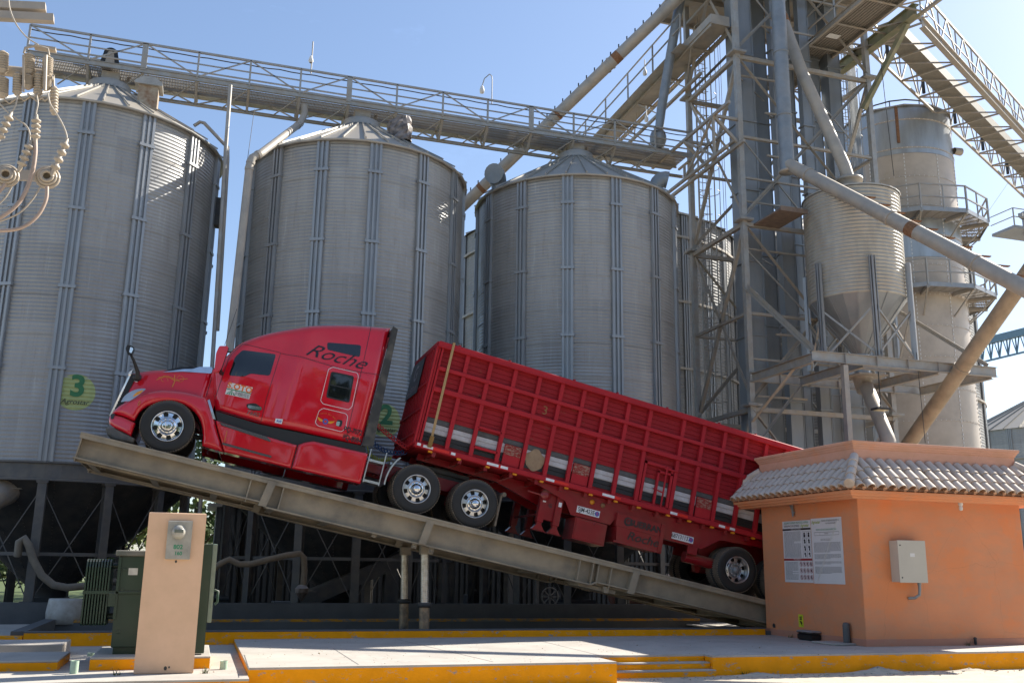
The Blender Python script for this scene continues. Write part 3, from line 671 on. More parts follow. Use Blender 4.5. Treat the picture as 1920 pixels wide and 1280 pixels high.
# caged ladder
def ladder(x, y, z0, z1, label, w=.42, cage_from=2.3, face=1, name='caged_ladder'):
    t = thing(name, label, 'ladder', (x, y, z0))
    b = MB()
    for s in (-1, 1): b.bar((x+s*w/2, y, z0), (x+s*w/2, y, z1), .045)
    z = z0+.2
    while z < z1: b.bar((x-w/2, y, z), (x+w/2, y, z), .022); z += .3
    obj('ladder_frame', b, M_steel2, t)
    b = MB(); z = z0+cage_from
    while z < z1:
        b.tube([(x+.36*math.sin(a), y-face*(.05+.36-.36*math.cos(a)), z) for a in [math.pi*(-.9+1.8*i/12)+math.pi*0 for i in range(13)]], .014, 5); z += .95
    for a in (-1.9, -1.0, 1.0, 1.9, 3.14): b.bar((x+.36*math.sin(a), y-face*(.05+.36-.36*math.cos(a)), z0+cage_from), (x+.36*math.sin(a), y-face*(.05+.36-.36*math.cos(a)), z1), .02)
    obj('safety_cage', b, M_steel2, t)
    return t
pl = PY(1318,300,29.2); ladder(pl.x, 29.2, .3, 23, 'tall caged ladder running up behind the left leg of the lattice tower')
pl = PY(1585,250,28.9); ladder(pl.x, 28.9, 8, 23, 'caged ladder between the elevator shafts and the tall tan bin')
b = MB()
for k in range(9):
    x = PY(1596+k*3.2,240,27.3).x; b.tube([(x, 27.3+.04*k, 3), (x+.03*math.sin(k), 27.3+.04*k, 13), (x, 27.3+.04*k, 22)], .022, 6)
solo('cable_bundle', b, M_pipe2, 'bundle of thin vertical pipes and cables beside the right tower leg', 'cables')
b = MB()
for k, px in enumerate((1321,1336,1352,1356)): q = PY(px,250,29.6); b.tube([(q.x, 29.6, .3), (q.x, 29.6, 23)], .010, 5)
solo('hanging_cables', b, M_dark, 'thin dark wires hanging down beside the left elevator shafts', 'cables')

# horizontal covered conveyor running back from the tower
s1 = PX(1244,139,14.9); s2 = PX(1159,224,14.9); zc = (s1.z+s2.z)/2
t = thing('rear_conveyor', 'straight walkway conveyor with handrails running back from the tower towards the upper left', 'conveyor bridge', (14.9, 30, zc))
b = MB(); b.box(14.9, 15.6, 25.5, s2.y+14, zc, zc+.35); obj('conveyor_trough', b, M_pipe, t)
b = MB(); b.ibeam((14.9, 25.5, zc-.05), (14.9, s2.y+14, zc-.05), .16, .08); b.ibeam((15.7, 25.5, zc-.05), (15.7, s2.y+14, zc-.05), .16, .08); b.bar((15.3, 27, zc-1.0), (15.3, s2.y+14, zc-1.0), .10)
y = 27; i = 0
while y < s2.y+13: b.bar((14.9, y, zc-.1), (15.7, y, zc-.1), .06); b.bar((14.95, y, zc-.1), (15.3, y+1.1, zc-1), .045); b.bar((15.3, y+1.1, zc-1), (14.95, y+2.2, zc-.1), .045); y += 2.2
obj('truss', b, M_steel, t)
b = MB(); hr = 1.15
for z in (hr, hr*.55): b.bar((14.55, 27, zc+z), (14.55, s2.y+14, zc+z), .045)
b.box(14.5, 14.88, 27, s2.y+14, zc-.02, zc+.0)
obj('handrail', b, M_steel2, t)
y = 27
while y < s2.y+13: obj('rail_post', MB().bar((14.55, y, zc), (14.55, y, zc+hr), .05), M_steel2, t); y += 2.2
for px, py in ((1209,135), (1212,222)):
    c = PX(px, py, 14.5)
    solo('hanging_lamp', MB().lathe([(0,-.16),(.07,-.13),(.08,-.02),(.05,.08),(.02,.12),(.02,.5)], tuple(c), 12), M_white, 'small white lamp %s the sloping-looking rear conveyor' % ('on a post above' if py < 200 else 'hanging under'), 'lamp')
# grey spout with bulb
p1 = PY(1234,262,28.2); p0 = PY(1268,40,27.6); pt = PY(1282,-30,27.4)
b = MB().tube([pt, p0, PY(1240,205,28.15), PY(1236,242,28.2)], [.17,.17,.165,.15], 18)
bt = solo('bulb_spout', b, M_pipe2, 'blue-grey spout ending in a round bulb on the bridge conveyor', 'spout')
obj('bulb', MB().lathe([(.15,.34),(.24,.28),(.29,.12),(.29,-.05),(.22,-.25),(.12,-.34)], tuple(p1), 22), M_pipe2, bt)
# twin spouts in front of the tower
S0 = V((16.55, 24.05, 14.12))
pv = MB().tube([(S0.x, 24.05, 21.8), (S0.x, 24.05, S0.z-.25)], .225, 20)
z = S0.z+1
sv = solo('vertical_spout', pv, M_pipe2, 'thick vertical grey spout hanging in front of the elevator shafts', 'spout')
obj('end_cap', MB().lathe([(.0,-.03),(.26,-.03),(.26,.03),(.225,.05)], (S0.x, 24.05, S0.z-.27), 20), M_pipe, sv)
for k in range(4):
    bnd = MB().lathe([(.225,0),(.245,.0),(.245,.05),(.225,.05)], (S0.x-.0, 24.05, S0.z+1.6+k*2.2), 20); obj('joint_band', bnd, M_pipe2, sv)
E1 = V((18.34, 17.63, 8.62)); E2 = E1+(E1-S0)*.35
sd = pipe('step_spout', [S0, S0.lerp(E1,.04), E1, E2], .205, M_pipe, 'long inclined spout with rusty step plates, coming forward over the orange building', 'spout', bands=(.36,.50,.62))
b = MB()
for i in range(13):
    p = S0.lerp(E1, .40+i*.068); obj('step_plate', MB().bar(p+V((.0,.0,.23)), p+V((.36,-.04,.23)), .09, .025, (0,0,1)), M_rust, sd)
rr = MB().tube([S0.lerp(E1,.60), S0.lerp(E1,.635)], .211, 18); obj('rust_patch', rr, M_rust, sd)
T0 = PY(1694,846,24.2); r2 = ray(1930,508); T1 = O_+r2*(25.0/r2.dot(cam_f)); T2 = T1+(T1-T0)*.4
pipe('leaning_pipe', [T0-(T1-T0)*.18, T0, T1, T2], .215, mat('tan_pipe', (.33,.25,.165), .65, .05, scale=3, streak=(1,1,1), col2=(.20,.15,.10), dust=(.38,.30,.21), dustamt=.5), 'fat tan pipe leaning up to the right behind the orange building', 'spout', bands=(.5,))

# small hopper bin on its platform
bc = PY(1598,430,23.35); BX, BY, BR = bc.x, 23.35, 1.40
zt = PY(1598,337,BY-BR).z; zb = PY(1600,540,BY-BR).z; zpf = 7.55
hb = thing('hopper_bin', 'small corrugated hopper bin with a cone base standing on the tower platform', 'grain bin', (BX, BY, zpf)); prof = []
M_bin = mat('dusty_bin_sheet', (.46,.445,.40), .5, .25, scale=3, streak=(1,1,.3), col2=(.33,.31,.27), dust=(.42,.36,.29), dustamt=.5)
nz = int((zt-zb)/.11*6)
for i in range(nz+1): z = zb+(zt-zb)*i/nz; prof.append((BR+.018*math.sin(2*math.pi*z/.11), z))
obj('wall', MB().lathe(prof, (BX, BY, 0), 64), M_bin, hb)
rf = obj('roof', MB().lathe([(BR+.05, zt-.04), (BR+.05, zt), (.36, zt+.42)], (BX, BY, 0), 28, smooth=False), M_bin, hb)
nk = obj('inlet_ring', MB().lathe([(.34, zt+.38), (.34, zt+.62), (.42, zt+.62), (.42, zt+.70), (.30, zt+.72)], (BX, BY, 0), 24), M_pipe, hb); nk.parent = rf
cone = MB().lathe([(BR-.01, zb), (.22, zpf+.45), (.22, zpf-.2)], (BX, BY, 0), 20, smooth=False)
for k in range(10):
    a = 2*math.pi*k/10+.3; cone.bar((BX+(BR-.01)*math.cos(a), BY+(BR-.01)*math.sin(a), zb), (BX+.22*math.cos(a), BY+.22*math.sin(a), zpf+.45), .05, .03)
obj('hopper', cone, M_trunk, hb)
for k in range(6):
    a = 2*math.pi*(k+.5)/6-.35; x, y = BX+(BR+.09)*math.cos(a), BY+(BR+.09)*math.sin(a); x2, y2 = BX+(BR+.09)*math.cos(a+math.pi/3), BY+(BR+.09)*math.sin(a+math.pi/3)
    u = (math.cos(a), math.sin(a), 0)
    b = MB(); b.bar((x, y, zpf+.1), (x, y, zb+1.05), .05, .16, u)
    n_ = V((-math.sin(a), math.cos(a), 0))*.08
    for s in (-1, 1): b.bar(V((x, y, zpf+.1))+n_*s+V(u)*.03, V((x, y, zb+1.05))+n_*s+V(u)*.03, .02, .09, tuple(V(u)))
    obj('leg', b, M_rib, hb)
    obj('cross_brace', MB().bar((x, y, zpf+.15), (x2, y2, zpf+1.6), .05).bar((x2, y2, zpf+.15), (x, y, zpf+1.6), .05), M_steel2, hb)
b = MB().tube([PY(1456,2,24.9), PY(1464,28,24.8), PY(1505,140,24.2), (BX-.12, BY, zt+1.1), (BX, BY, zt+.62)], [.15,.19,.19,.19,.2], 18)
d_ = solo('bin_spout', b, M_pipe, 'slanting pale grey spout feeding the small hopper bin from above', 'spout')
p = PY(1465,32,24.75); b = MB().tube([p, p+(V((BX,BY,zt))-p).normalized()*.25], .215, 18); obj('rusty_collar', b, M_rust, d_)
# platform under the bin
PXR = 21.6
pf = thing('bin_platform', 'steel beam platform on the front of the tower carrying the small hopper bin', 'platform', ((TX0+PXR)/2, 23.3, zpf-.4))
for a, c in (((15.4,21.72),(PXR,21.72)), ((15.4,24.86),(PXR,24.86))):
    b = MB().ibeam((*a, zpf-.14), (*c, zpf-.14), .28, .14)
    for q in range(1, 6): x = a[0]+(c[0]-a[0])*q/6; b.box(x-.008, x+.008, a[1]-.07, a[1]+.07, zpf-.3, zpf-.02)
    obj('main_beam', b, M_steel2, pf)
for x in (15.43, 17.1, 19.6, 21.5):
    obj('cross_beam', MB().ibeam((x, 21.8, zpf-.2), (x, 24.78, zpf-.2), .26, .14), M_steel, pf)
b = MB(); b.ibeam((17.1, 22.5, zpf-.1), (19.6, 22.5, zpf-.1), .2, .1); b.ibeam((17.1, 24.2, zpf-.1), (19.6, 24.2, zpf-.1), .2, .1)
b.box(BX-.5, BX+.5, BY-.5, BY+.5, zpf-.24, zpf-.2); obj('bearer', b, M_steel, pf)
for a_, b_, w_ in (((TX0, 25, PY(1408,541,25).z), (15.45, 21.72, zpf), .13), ((TX0, 25, 6.0), (15.45, 22.6, zpf-.35), .09), ((TX1, 25, 10.2), (21.3, 21.72, zpf), .10), ((TX0, 25, 5.2), (17.1, 24.7, zpf-.3), .07)): obj('stay', MB().angle(a_, b_, w_), M_steel, pf)
pp = PY(1582,672,21.72); pq = PY(1603,828,21.72)
solo('prop_post', MB().box(pp.x-.075, pp.x+.075, 21.65, 21.80, .32, zpf-.33), M_pipe, 'square pale steel post propping the bin platform behind the orange parapet', 'post')
fl = PY(1652,768,22.2)
t = thing('floodlight', 'flat square floodlight under the bin platform beam', 'floodlight', tuple(fl))
b = MB(); b.box(fl.x-.22, fl.x+.22, fl.y-.14, fl.y+.16, fl.z-.01, fl.z+.05); b.bar((fl.x, fl.y, fl.z), (fl.x, fl.y, zpf-.3), .02); obj('casing', b, M_dark, t)
b = MB(); b.box(fl.x-.18, fl.x+.18, fl.y-.11, fl.y+.13, fl.z-.02, fl.z-.011); obj('lens', b, mat('lamp_lens', (.7,.6,.35), .3), t)
q1 = PY(1626,700,BY); 
dp = pipe('discharge_pipe', [(BX, BY, zpf-.2), (BX, BY, zpf-.62), PY(1624,724,BY-.2), PY(1663,818,BY-.9), PY(1666,826,BY-1.0), PY(1667,900,BY-1.0)], [.30,.205,.2,.2,.2,.2], M_pipe, 'short beige discharge pipe leaning down from the hopper bin behind the parapet', 'spout')

# ================= tall tan bin =================
KX, KY, KR = 26.75, 31.0, 2.15; KT = 20.1
M_tan = mat('taupe_bin_paint', (.50,.43,.355), .55, .1, scale=1.6, col2=(.38,.315,.255), dust=(.50,.42,.33), dustamt=.35, rough2=.35)
M_galvb = mat('bright_galvanised_band', (.42,.45,.47), .35, .5, scale=2.5, streak=(1,1,.2), col2=(.30,.31,.31))
tb = thing('tall_bin', 'tall round tan bin with two catwalks, behind the small hopper bin', 'grain bin', (KX, KY, .3))
z1_ = PX(1700,275,KX-KR*.3).z; 
zbands = [(KT-2.05, KT, M_galvb, 'galvanised_band'), (15.5, KT-2.06, M_tan, 'painted_wall'), (13.7, 15.49, M_galvb, 'galvanised_band'), (.3, 13.69, M_tan, 'painted_wall')]
for z0, z1, m_, nm in zbands: obj(nm, MB().lathe([(KR, z0), (KR, z1)], (KX, KY, 0), 64), m_, tb)
b = MB(); z = 1.2
while z < KT:
    b.lathe([(KR+.001, z-.03), (KR+.012, z-.03), (KR+.012, z+.03), (KR+.001, z+.03)], (KX, KY, 0), 64, smooth=False); z += 1.22
obj('seam_ring', b, M_tan, tb)
b = MB(); z = 1.2
while z < KT:
    for k in range(72): a = 2*math.pi*k/72; b.box(KX+(KR+.02)*math.cos(a)-.012, KX+(KR+.02)*math.cos(a)+.012, KY+(KR+.02)*math.sin(a)-.012, KY+(KR+.02)*math.sin(a)+.012, z-.012, z+.012)
    z += 1.22
for k in range(10):
    a = 2*math.pi*k/10+.35
    z = .5
    while z < 18: c = V((KX+(KR+.01)*math.cos(a), KY+(KR+.01)*math.sin(a), z)); b.bar(c, c+V((0,0,.09)), .035, .02, (math.cos(a), math.sin(a), 0)); z += .16
obj('bolt_line', b, M_white, tb)
rf = obj('roof', MB().lathe([(KR+.12, KT-.05), (KR+.12, KT+.02), (0, KT+.45)], (KX, KY, 0), 12, smooth=False), M_steel, tb)
b = MB().tube([(KX+(KR-.6)*math.cos(a), KY+(KR-.6)*math.sin(a), KT+.55) for a in [2*math.pi*i/16 for i in range(17)]], .03, 6)
for i in range(8): a = 2*math.pi*i/8; b.bar((KX+(KR-.6)*math.cos(a), KY+(KR-.6)*math.sin(a), KT+.1), (KX+(KR-.6)*math.cos(a), KY+(KR-.6)*math.sin(a), KT+.55), .03)
o = obj('roof_rail', b, M_dark, tb); o.parent = rf
b = MB(); c = PY(1700,235,29.4); a = math.radians(-128); b.box(KX+(KR+.02)*math.cos(a)-.06, KX+(KR+.02)*math.cos(a)+.06, KY+KR*math.sin(a)-.05, KY+KR*math.sin(a)+.0, KT-1.6, KT-.02); obj('rust_streak_plate', b, M_rust, tb)
b = MB(); a = math.radians(-50); b.lathe([(.14,0),(.16,.35),(.0,.36)], (KX+(KR+.1)*math.cos(a), KY+KR*math.sin(a), KT-1.5), 12, axis='x'); obj('vent_stub', b, M_steel, tb)
def catwalk(zf, wd, angs, label):
    t = thing('ring_catwalk', label, 'catwalk', (KX, KY-KR, zf), 'catwalks round the tall tan bin')
    def C(a, r, z): a = math.radians(a); return V((KX+r*math.cos(a), KY+r*math.sin(a), z))
    ro = KR+wd; fl_ = MB(); fa = MB(); rl = MB(); bk = MB()
    for a0, a1 in zip(angs, angs[1:]):
        p0, p1, q0, q1 = C(a0, ro, zf), C(a1, ro, zf), C(a0, KR+.05, zf), C(a1, KR+.05, zf)
        n = 16
        for i in range(n):
            f = (i+.5)/n; fl_.bar(q0.lerp(p0, f), q1.lerp(p1, f), .022, .03)
        for i in range(5): f = i/4; fl_.bar(q0.lerp(q1, f), p0.lerp(p1, f), .03, .04)
        fa.bar(p0, p1, .02, .17)
        for h in (.5, 1.0): rl.bar(p0+V((0,0,h)), p1+V((0,0,h)), .05)
        rl.bar(p0.lerp(p1,.5), p0.lerp(p1,.5)+V((0,0,1)), .04)
    for a in angs:
        rl.bar(C(a, ro, zf), C(a, ro, zf+1.0), .06); bk = MB(); bk.bar(C(a, KR, zf-.09), C(a, ro, zf-.09), .10, .12); bk.bar(C(a, KR, zf-.95), C(a, ro-.1, zf-.12), .05); obj('bracket', bk, M_steel, t)
    obj('grating', fl_, M_grate, t); obj('toe_board', fa, M_rib, t); obj('handrail', rl, M_steel2, t)
catwalk(PY(1740,392,28.2).z, 1.05, [-150,-118,-84,-50,-16,10], 'upper railed catwalk round the tall tan bin')
catwalk(PY(1740,532,28.2).z, 1.05, [-150,-118,-84,-50,-16,10], 'lower railed catwalk round the tall tan bin')

# ================= upper beams, walkway and right-hand truss bridge =================
zo = 19.5; o1 = PZ(1559,141,zo); o2 = PZ(1714,21,zo)
M_olive = mat('olive_beam_paint', (.19,.20,.12), .6, .1, scale=4, dust=DUST, dustamt=.5)
ob = thing('olive_beam', 'heavy olive-green I-beam reaching forward from the tower top under the truss bridge', 'beam', ((o1.x+o2.x)/2, (o1.y+o2.y)/2, zo-.2))
obj('beam', MB().ibeam((o1.x, 29, zo), (o2.x, o2.y-.1, zo), .42, .26, .03), M_olive, ob)
obj('strut', MB().bar(PY(1619,205,25.0), V((o2.x, PZ(1690,45,zo-.3).y, zo-.25)), .16), M_olive, ob)
zw = 19.6; w1 = PZ(1503,88,zw); w2 = PZ(1590,20,zw)
wk = thing('upper_walkway', 'dusty grated walkway crossing high in front of the tower top', 'walkway', (w1.x, w1.y, zw))
Wx0 = (w1.x+w2.x)/2; Wx1 = Wx0+1.25; ya, yb = 29.0, w2.y-6
b = MB(); b.box(Wx0, Wx1, yb, ya, zw, zw+.03)
i = 0
while Wx0+.1+i*.11 < Wx1: b.box(Wx0+.1+i*.11, Wx0+.13+i*.11, yb, ya, zw-.03, zw); i += 1
obj('deck', b, M_grate, wk)
b = MB(); b.ibeam((Wx0, ya, zw-.06), (Wx0, yb, zw-.06), .2, .1); b.ibeam((Wx1, ya, zw-.06), (Wx1, yb, zw-.06), .2, .1)
for i in range(8): y = ya-.4-i*1.5; b.angle((Wx0, y, zw-.15), (Wx1+1.0, y, zw-.15), .08); b.angle((Wx1, y, zw-.15), (Wx1+1.3, y-1.4, zw-.2), .06)
b.bar((Wx1+1.0, ya, zw-.15), (Wx1+1.0, yb, zw-.15), .10)
obj('frame', b, M_steel, wk)
b = MB()
for z in (.5, 1.0): b.bar((Wx0, ya, zw+z), (Wx0, yb, zw+z), .05)
for i in range(8): y = ya-.4-i*1.5; b.bar((Wx0, y, zw), (Wx0, y, zw+1), .05)
obj('handrail', b, M_steel2, wk)
b = MB().box(Wx0+.3, Wx0+.75, PZ(1552,60,zw).y, PZ(1552,60,zw).y+.25, zw-.04, zw-.033); obj('name_plate', b, M_white, wk)
# truss bridge to the right
zb_ = 19.9
la, lb = PZ(1690,152,zb_), PZ(1915,358,zb_); ra, rb2 = PZ(1707,20,zb_), PZ(1920,260,zb_)
ld = (lb-la).normalized(); rd_ = (rb2-ra).normalized(); dd = ((ld+rd_)*.5).normalized(); Ln = 26
la2, ra2 = la-dd*5, la-dd*5+(ra-la-dd*((ra-la).dot(dd)))
tbg = thing('truss_bridge', 'big lattice truss bridge with a conveyor trough sloping away at the upper right', 'conveyor bridge', tuple(la))
wv = ra-la-dd*((ra-la).dot(dd)); wl = wv.length; HT = 1.35; n = 18; stp = 1.75
b = MB(); Lp = lambda i, h=0: la+dd*(i*stp-3.5)+V((0,0,h)); Rp = lambda i, h=0: Lp(i, h)+wv
b.bar(Lp(0), Lp(n), .09); obj('left_chord', b, M_steel, tbg)
b = MB(); b.ibeam(Rp(0,0), Rp(n,0), .34, .2, .02); obj('right_beam', b, M_steel, tbg)
b = MB()
b.bar(Lp(0,HT), Lp(n,HT), .07); b.bar(Rp(0,HT), Rp(n,HT), .07); b.bar(Rp(0,HT*.5), Rp(n,HT*.5), .04)
obj('top_chord', b, M_steel2, tbg)
b = MB(); c = MB()
bl = {Lp: MB(), Rp: MB()}
for i in range(n):
    for Q in (Lp, Rp):
        b = bl[Q]; b.bar(Q(i), Q(i+.5, HT), .05); b.bar(Q(i+.5, HT), Q(i+1), .05)
        b.bar(Q(i), Q(i, HT), .035)
    c.bar(Lp(i), Rp(i), .06); c.bar(Lp(i), Rp(i+1), .045)
obj('side_lattice', bl[Lp], M_steel2, tbg); obj('side_lattice', bl[Rp], M_steel2, tbg); obj('floor_bracing', c, M_steel, tbg)
u = wv.normalized(); b = MB()
t0, t1 = .28, .62
a0, a1 = Lp(0,.1)+wv*t0, Lp(n,.1)+wv*t0; c0, c1 = Lp(0,.1)+wv*t1, Lp(n,.1)+wv*t1
b.add([a0, a1, c1, c0, a0+V((0,0,.4)), a1+V((0,0,.4)), c1+V((0,0,.4)), c0+V((0,0,.4))], [(0,1,2,3),(4,5,6,7),(0,1,5,4),(2,3,7,6),(1,2,6,5),(3,0,4,7)])
obj('conveyor_trough', b, mat('dull_trough_steel', (.20,.185,.155), .7, .1, dust=(.26,.22,.17), dustamt=.4), tbg)
b = MB()
for i in range(1, n, 2): p = Lp(i,.1)+wv*.1; obj('roller_bracket', MB().bar(p, p+V((0,0,.6)), .09).bar(p+V((0,0,.6)), p+u*.3+V((0,0,.6)), .06), M_dark, tbg)
# bridge support with little landing, at the far right
c = PY(1908,395,36); t = thing('trestle_landing', 'small railed landing on the trestle under the far end of the truss bridge', 'landing', tuple(c))
b = MB(); b.box(c.x-.3, c.x+3, 36, 37.5, PY(1908,422,36).z-.15, PY(1908,422,36).z); obj('deck', b, M_rib, t)
b = MB(); zf = PY(1908,422,36).z
for h in (.45, .9): b.bar((c.x-.3, 36, zf+h), (c.x+3, 36, zf+h), .04); b.bar((c.x-.3, 36, zf+h), (c.x-.3, 37.5, zf+h), .04)
for x in (c.x-.3, c.x+1.2): b.bar((x, 36, zf), (x, 36, zf+.9), .05)
obj('handrail', b, M_steel2, t)
q = PY(1916,360,36.4); b = MB().bar((q.x, 36.4, .3), (q.x, 36.4, zb_), .2); b.bar((q.x+1.6, 37.5, .3), (q.x+1.6, 37.5, zb_), .2); b.bar((q.x-.5,36.2,zb_-.3),(q.x+2,37.5,zb_-.3),.2); obj('column', b, M_rib, t)
# distant blue conveyor bridge
fa_, fb_ = PY(1795,690,60), PY(1940,655,56)
t = thing('far_conveyor', 'distant blue lattice conveyor bridge low at the right edge', 'conveyor bridge', tuple(fa_))
M_bluesteel = mat('blue_steel', (.16,.26,.33), .5, .2)
b = MB(); up = V((0,0,1.55)); b.bar(fa_, fb_, .14); b.bar(fa_+up, fb_+up, .5, .55); dn = (fb_-fa_)/9
for i in range(9):
    p = fa_+dn*i; b.bar(p, p+dn*.5+up, .08); b.bar(p+dn*.5+up, p+dn, .08); b.bar(p, p+up, .08)
obj('lattice', b, M_bluesteel, t)
def wire(pts, r, label): solo('wire', MB().tube(pts, r, 5), M_dark, label, 'wire')
wire([PY(1652,120,24), PY(1676,330,25)], .012, 'thin steel guy wire hanging down in front of the tall tan bin roof')
wire([PY(1718,660,22), PY(1735,830,22)], .010, 'thin wire hanging beside the leaning tan pipe behind the parapet')
wire([PY(1920,300,40), PY(1740,560,34)], .010, 'faint slack wire crossing the sky right of the tall tan bin')
wire([PY(477,205,27), PY(464,300,25.5)], .008, 'hair-thin wire dropping from the bridge beside the middle silo')
# ================= truck frame: local x along the truck (rearwards), y away from the street, z up =================
TL = V((-0.8919, 20.1972, 3.8544)); TP = 0.2031
TROT = (0, TP, 0)
TM = Matrix.Translation(TL) @ Matrix.Rotation(TP, 4, 'Y'); TMI = TM.inverted()
def AC(px, py, b=0.0):      # point of the picture on the truck's side plane
    n = V((0,-1,0)); p0 = TM @ V((0,-b,0)); r = ray(px, py); P = O_ + r*((p0-O_).dot(n)/r.dot(n)); q = TMI @ P; return (q.x, q.z)
def sm(x, a, b): t = max(0, min(1, (x-a)/(b-a))); return t*t*(3-2*t)
def interp(P, x):
    if x <= P[0][0]: return P[0][1]
    for (x0, y0), (x1, y1) in zip(P, P[1:]):
        if x <= x1: return y0+(y1-y0)*(x-x0)/(x1-x0) if x1 > x0 else y1
    return P[-1][1]
def smooth_pts(P, n=6):
    out = []
    for i in range(len(P)-1):
        p0, p1, p2, p3 = P[max(i-1,0)], P[i], P[i+1], P[min(i+2,len(P)-1)]
        for k in range(n):
            t = k/n; out.append(tuple(.5*((2*p1[j])+(-p0[j]+p2[j])*t+(2*p0[j]-5*p1[j]+4*p2[j]-p3[j])*t*t+(-p0[j]+3*p1[j]-3*p2[j]+p3[j])*t**3) for j in (0,1)))
    out.append(P[-1]); return out
def pdist(x, z, poly):
    d = 9
    for (x0, z0), (x1, z1) in zip(poly, poly[1:]+poly[:1]):
        L = (x1-x0)**2+(z1-z0)**2
        if L < 1e-9: continue
        t = max(0, min(1, ((x-x0)*(x1-x0)+(z-z0)*(z1-z0))/L)); d = min(d, math.hypot(x-x0-t*(x1-x0), z-z0-t*(z1-z0)))
    return d
W_T = 2.5
def side_shell(top, bot, yfn, rad, inner=None, nx=60, nz=26, mirror=True, crown=.0):
    """a body panel: side skin between two outlines, rounded at its edges, closed over the top to its mirror or to an inner plane"""
    a0 = max(top[0][0], bot[0][0]); a1 = min(top[-1][0], bot[-1][0])
    poly = top+bot[::-1]
    G = []
    for i in range(nx+1):
        f = i/nx; a = a0+(a1-a0)*f; zt, zb_ = interp(top, a), interp(bot, a); col = []
        for j in range(nz+1):
            u = j/nz; u = u-.10*math.sin(2*math.pi*u)*.9; z = zb_+(zt-zb_)*u; d = pdist(a, z, poly)
            dy = rad*(1-math.sqrt(max(0, 1-(1-d/rad)**2))) if d < rad else 0
            col.append((a, yfn(a, z)+dy, z))
        G.append(col)
    mb = MB(); m = nz+1
    vs = [v for c in G for v in c]; fs = [(i*m+j, (i+1)*m+j, (i+1)*m+j+1, i*m+j+1) for i in range(nx) for j in range(nz)]
    mb.add(vs, fs, True)
    if inner is None:
        mb.add([(v[0], W_T-v[1], v[2]) for v in vs], [f[::-1] for f in fs], True)
        K = 8
        for row in (nz, 0):
            S = []
            for i in range(nx+1):
                v = G[i][row]
                for k in range(K+1): t = k/K; S.append((v[0], v[1]+(W_T-2*v[1])*t, v[2]+(crown*4*t*(1-t) if row else 0)))
            mb.add(S, [(i*(K+1)+k, (i+1)*(K+1)+k, (i+1)*(K+1)+k+1, i*(K+1)+k+1) for i in range(nx) for k in range(K)], True)
        for i in (0, nx):
            mb.add([v for v in G[i]]+[(v[0], W_T-v[1], v[2]) for v in G[i]], [(j, j+1, m+j+1, m+j) for j in range(nz)])
    else:
        def rim(seq):
            n = len(seq); mb.add(seq+[(v[0], max(inner, v[1]), v[2]) for v in seq], [(k, k+1, n+k+1, n+k) for k in range(n-1)], True)
        rim([G[i][nz] for i in range(nx+1)]); rim([G[i][0] for i in range(nx+1)]); rim(G[0]); rim(G[nx])
    return mb
def mirror_y(mb):
    o = MB(); o.v = [(v[0], W_T-v[1], v[2]) for v in mb.v]; o.f = [f[::-1] for f in mb.f]; o.sm = list(mb.sm); return o
def patch(poly, yfn, off=.006, rings=7):      # star-shaped patch lying on the skin
    n = len(poly); cx = sum(p[0] for p in poly)/n; cz = sum(p[1] for p in poly)/n; vs = [(cx, yfn(cx, cz)-off, cz)]; fs = []
    for r in range(1, rings+1):
        for x, z in poly: a, c = cx+(x-cx)*r/rings, cz+(z-cz)*r/rings; vs.append((a, yfn(a, c)-off, c))
    for k in range(n): fs.append((0, 1+k, 1+(k+1)%n))
    for r in range(rings-1):
        for k in range(n): fs.append((1+r*n+k, 1+(r+1)*n+k, 1+(r+1)*n+(k+1)%n, 1+r*n+(k+1)%n))
    return MB().add(vs, fs, True)
def dens(poly, closed=True, step=.06):
    out = []; pr = zip(poly, poly[1:]+poly[:1]) if closed else zip(poly, poly[1:])
    for p, q in pr:
        n = max(1, int(math.hypot(q[0]-p[0], q[1]-p[1])/step)); out += [(p[0]+(q[0]-p[0])*k/n, p[1]+(q[1]-p[1])*k/n) for k in range(n)]
    if not closed: out.append(poly[-1])
    return out
def ribbon(poly, yfn, wd=.012, off=.006, closed=False):
    P = dens(poly, closed); n = len(P); vs = []; fs = []
    for i, (x, z) in enumerate(P):
        p = P[i-1] if (i or closed) else P[i]; q = P[(i+1) % n] if (i < n-1 or closed) else P[i]
        dx, dz = q[0]-p[0], q[1]-p[1]; L = math.hypot(dx, dz) or 1; nx_, nz_ = -dz/L*wd/2, dx/L*wd/2
        for s in (-1, 1): vs.append((x+s*nx_, yfn(x, z)-off, z+s*nz_))
    for i in range(n-1 if not closed else n): j = (i+1) % n; fs.append((2*i, 2*j, 2*j+1, 2*i+1))
    return MB().add(vs, fs)
def rrect(poly, r=.06, n=4):    # round the corners
    out = []; m = len(poly)
    for i in range(m):
        p, c, q = V(poly[i-1]), V(poly[i]), V(poly[(i+1) % m]); r_ = min(r, (p-c).length*.35, (q-c).length*.35); d1 = (p-c).normalized(); d2 = (q-c).normalized()
        for k in range(n+1):
            t = k/n; a = c+d1*r_*(1-t)**2+d2*r_*t*t; out.append((a.x, a.y))
    return out
def P2(L, b=0.0): return [AC(x, y, b) for x, y in L]
def onskin(mb, cx, cz, yfn, off=.010, rot=0.0):   # lay text on the skin
    c, s = math.cos(rot), math.sin(rot)
    return mb.xf(lambda v: V((cx+v[0]*c-v[1]*s, yfn(cx+v[0]*c-v[1]*s, cz+v[0]*s+v[1]*c)-off, cz+v[0]*s+v[1]*c)))

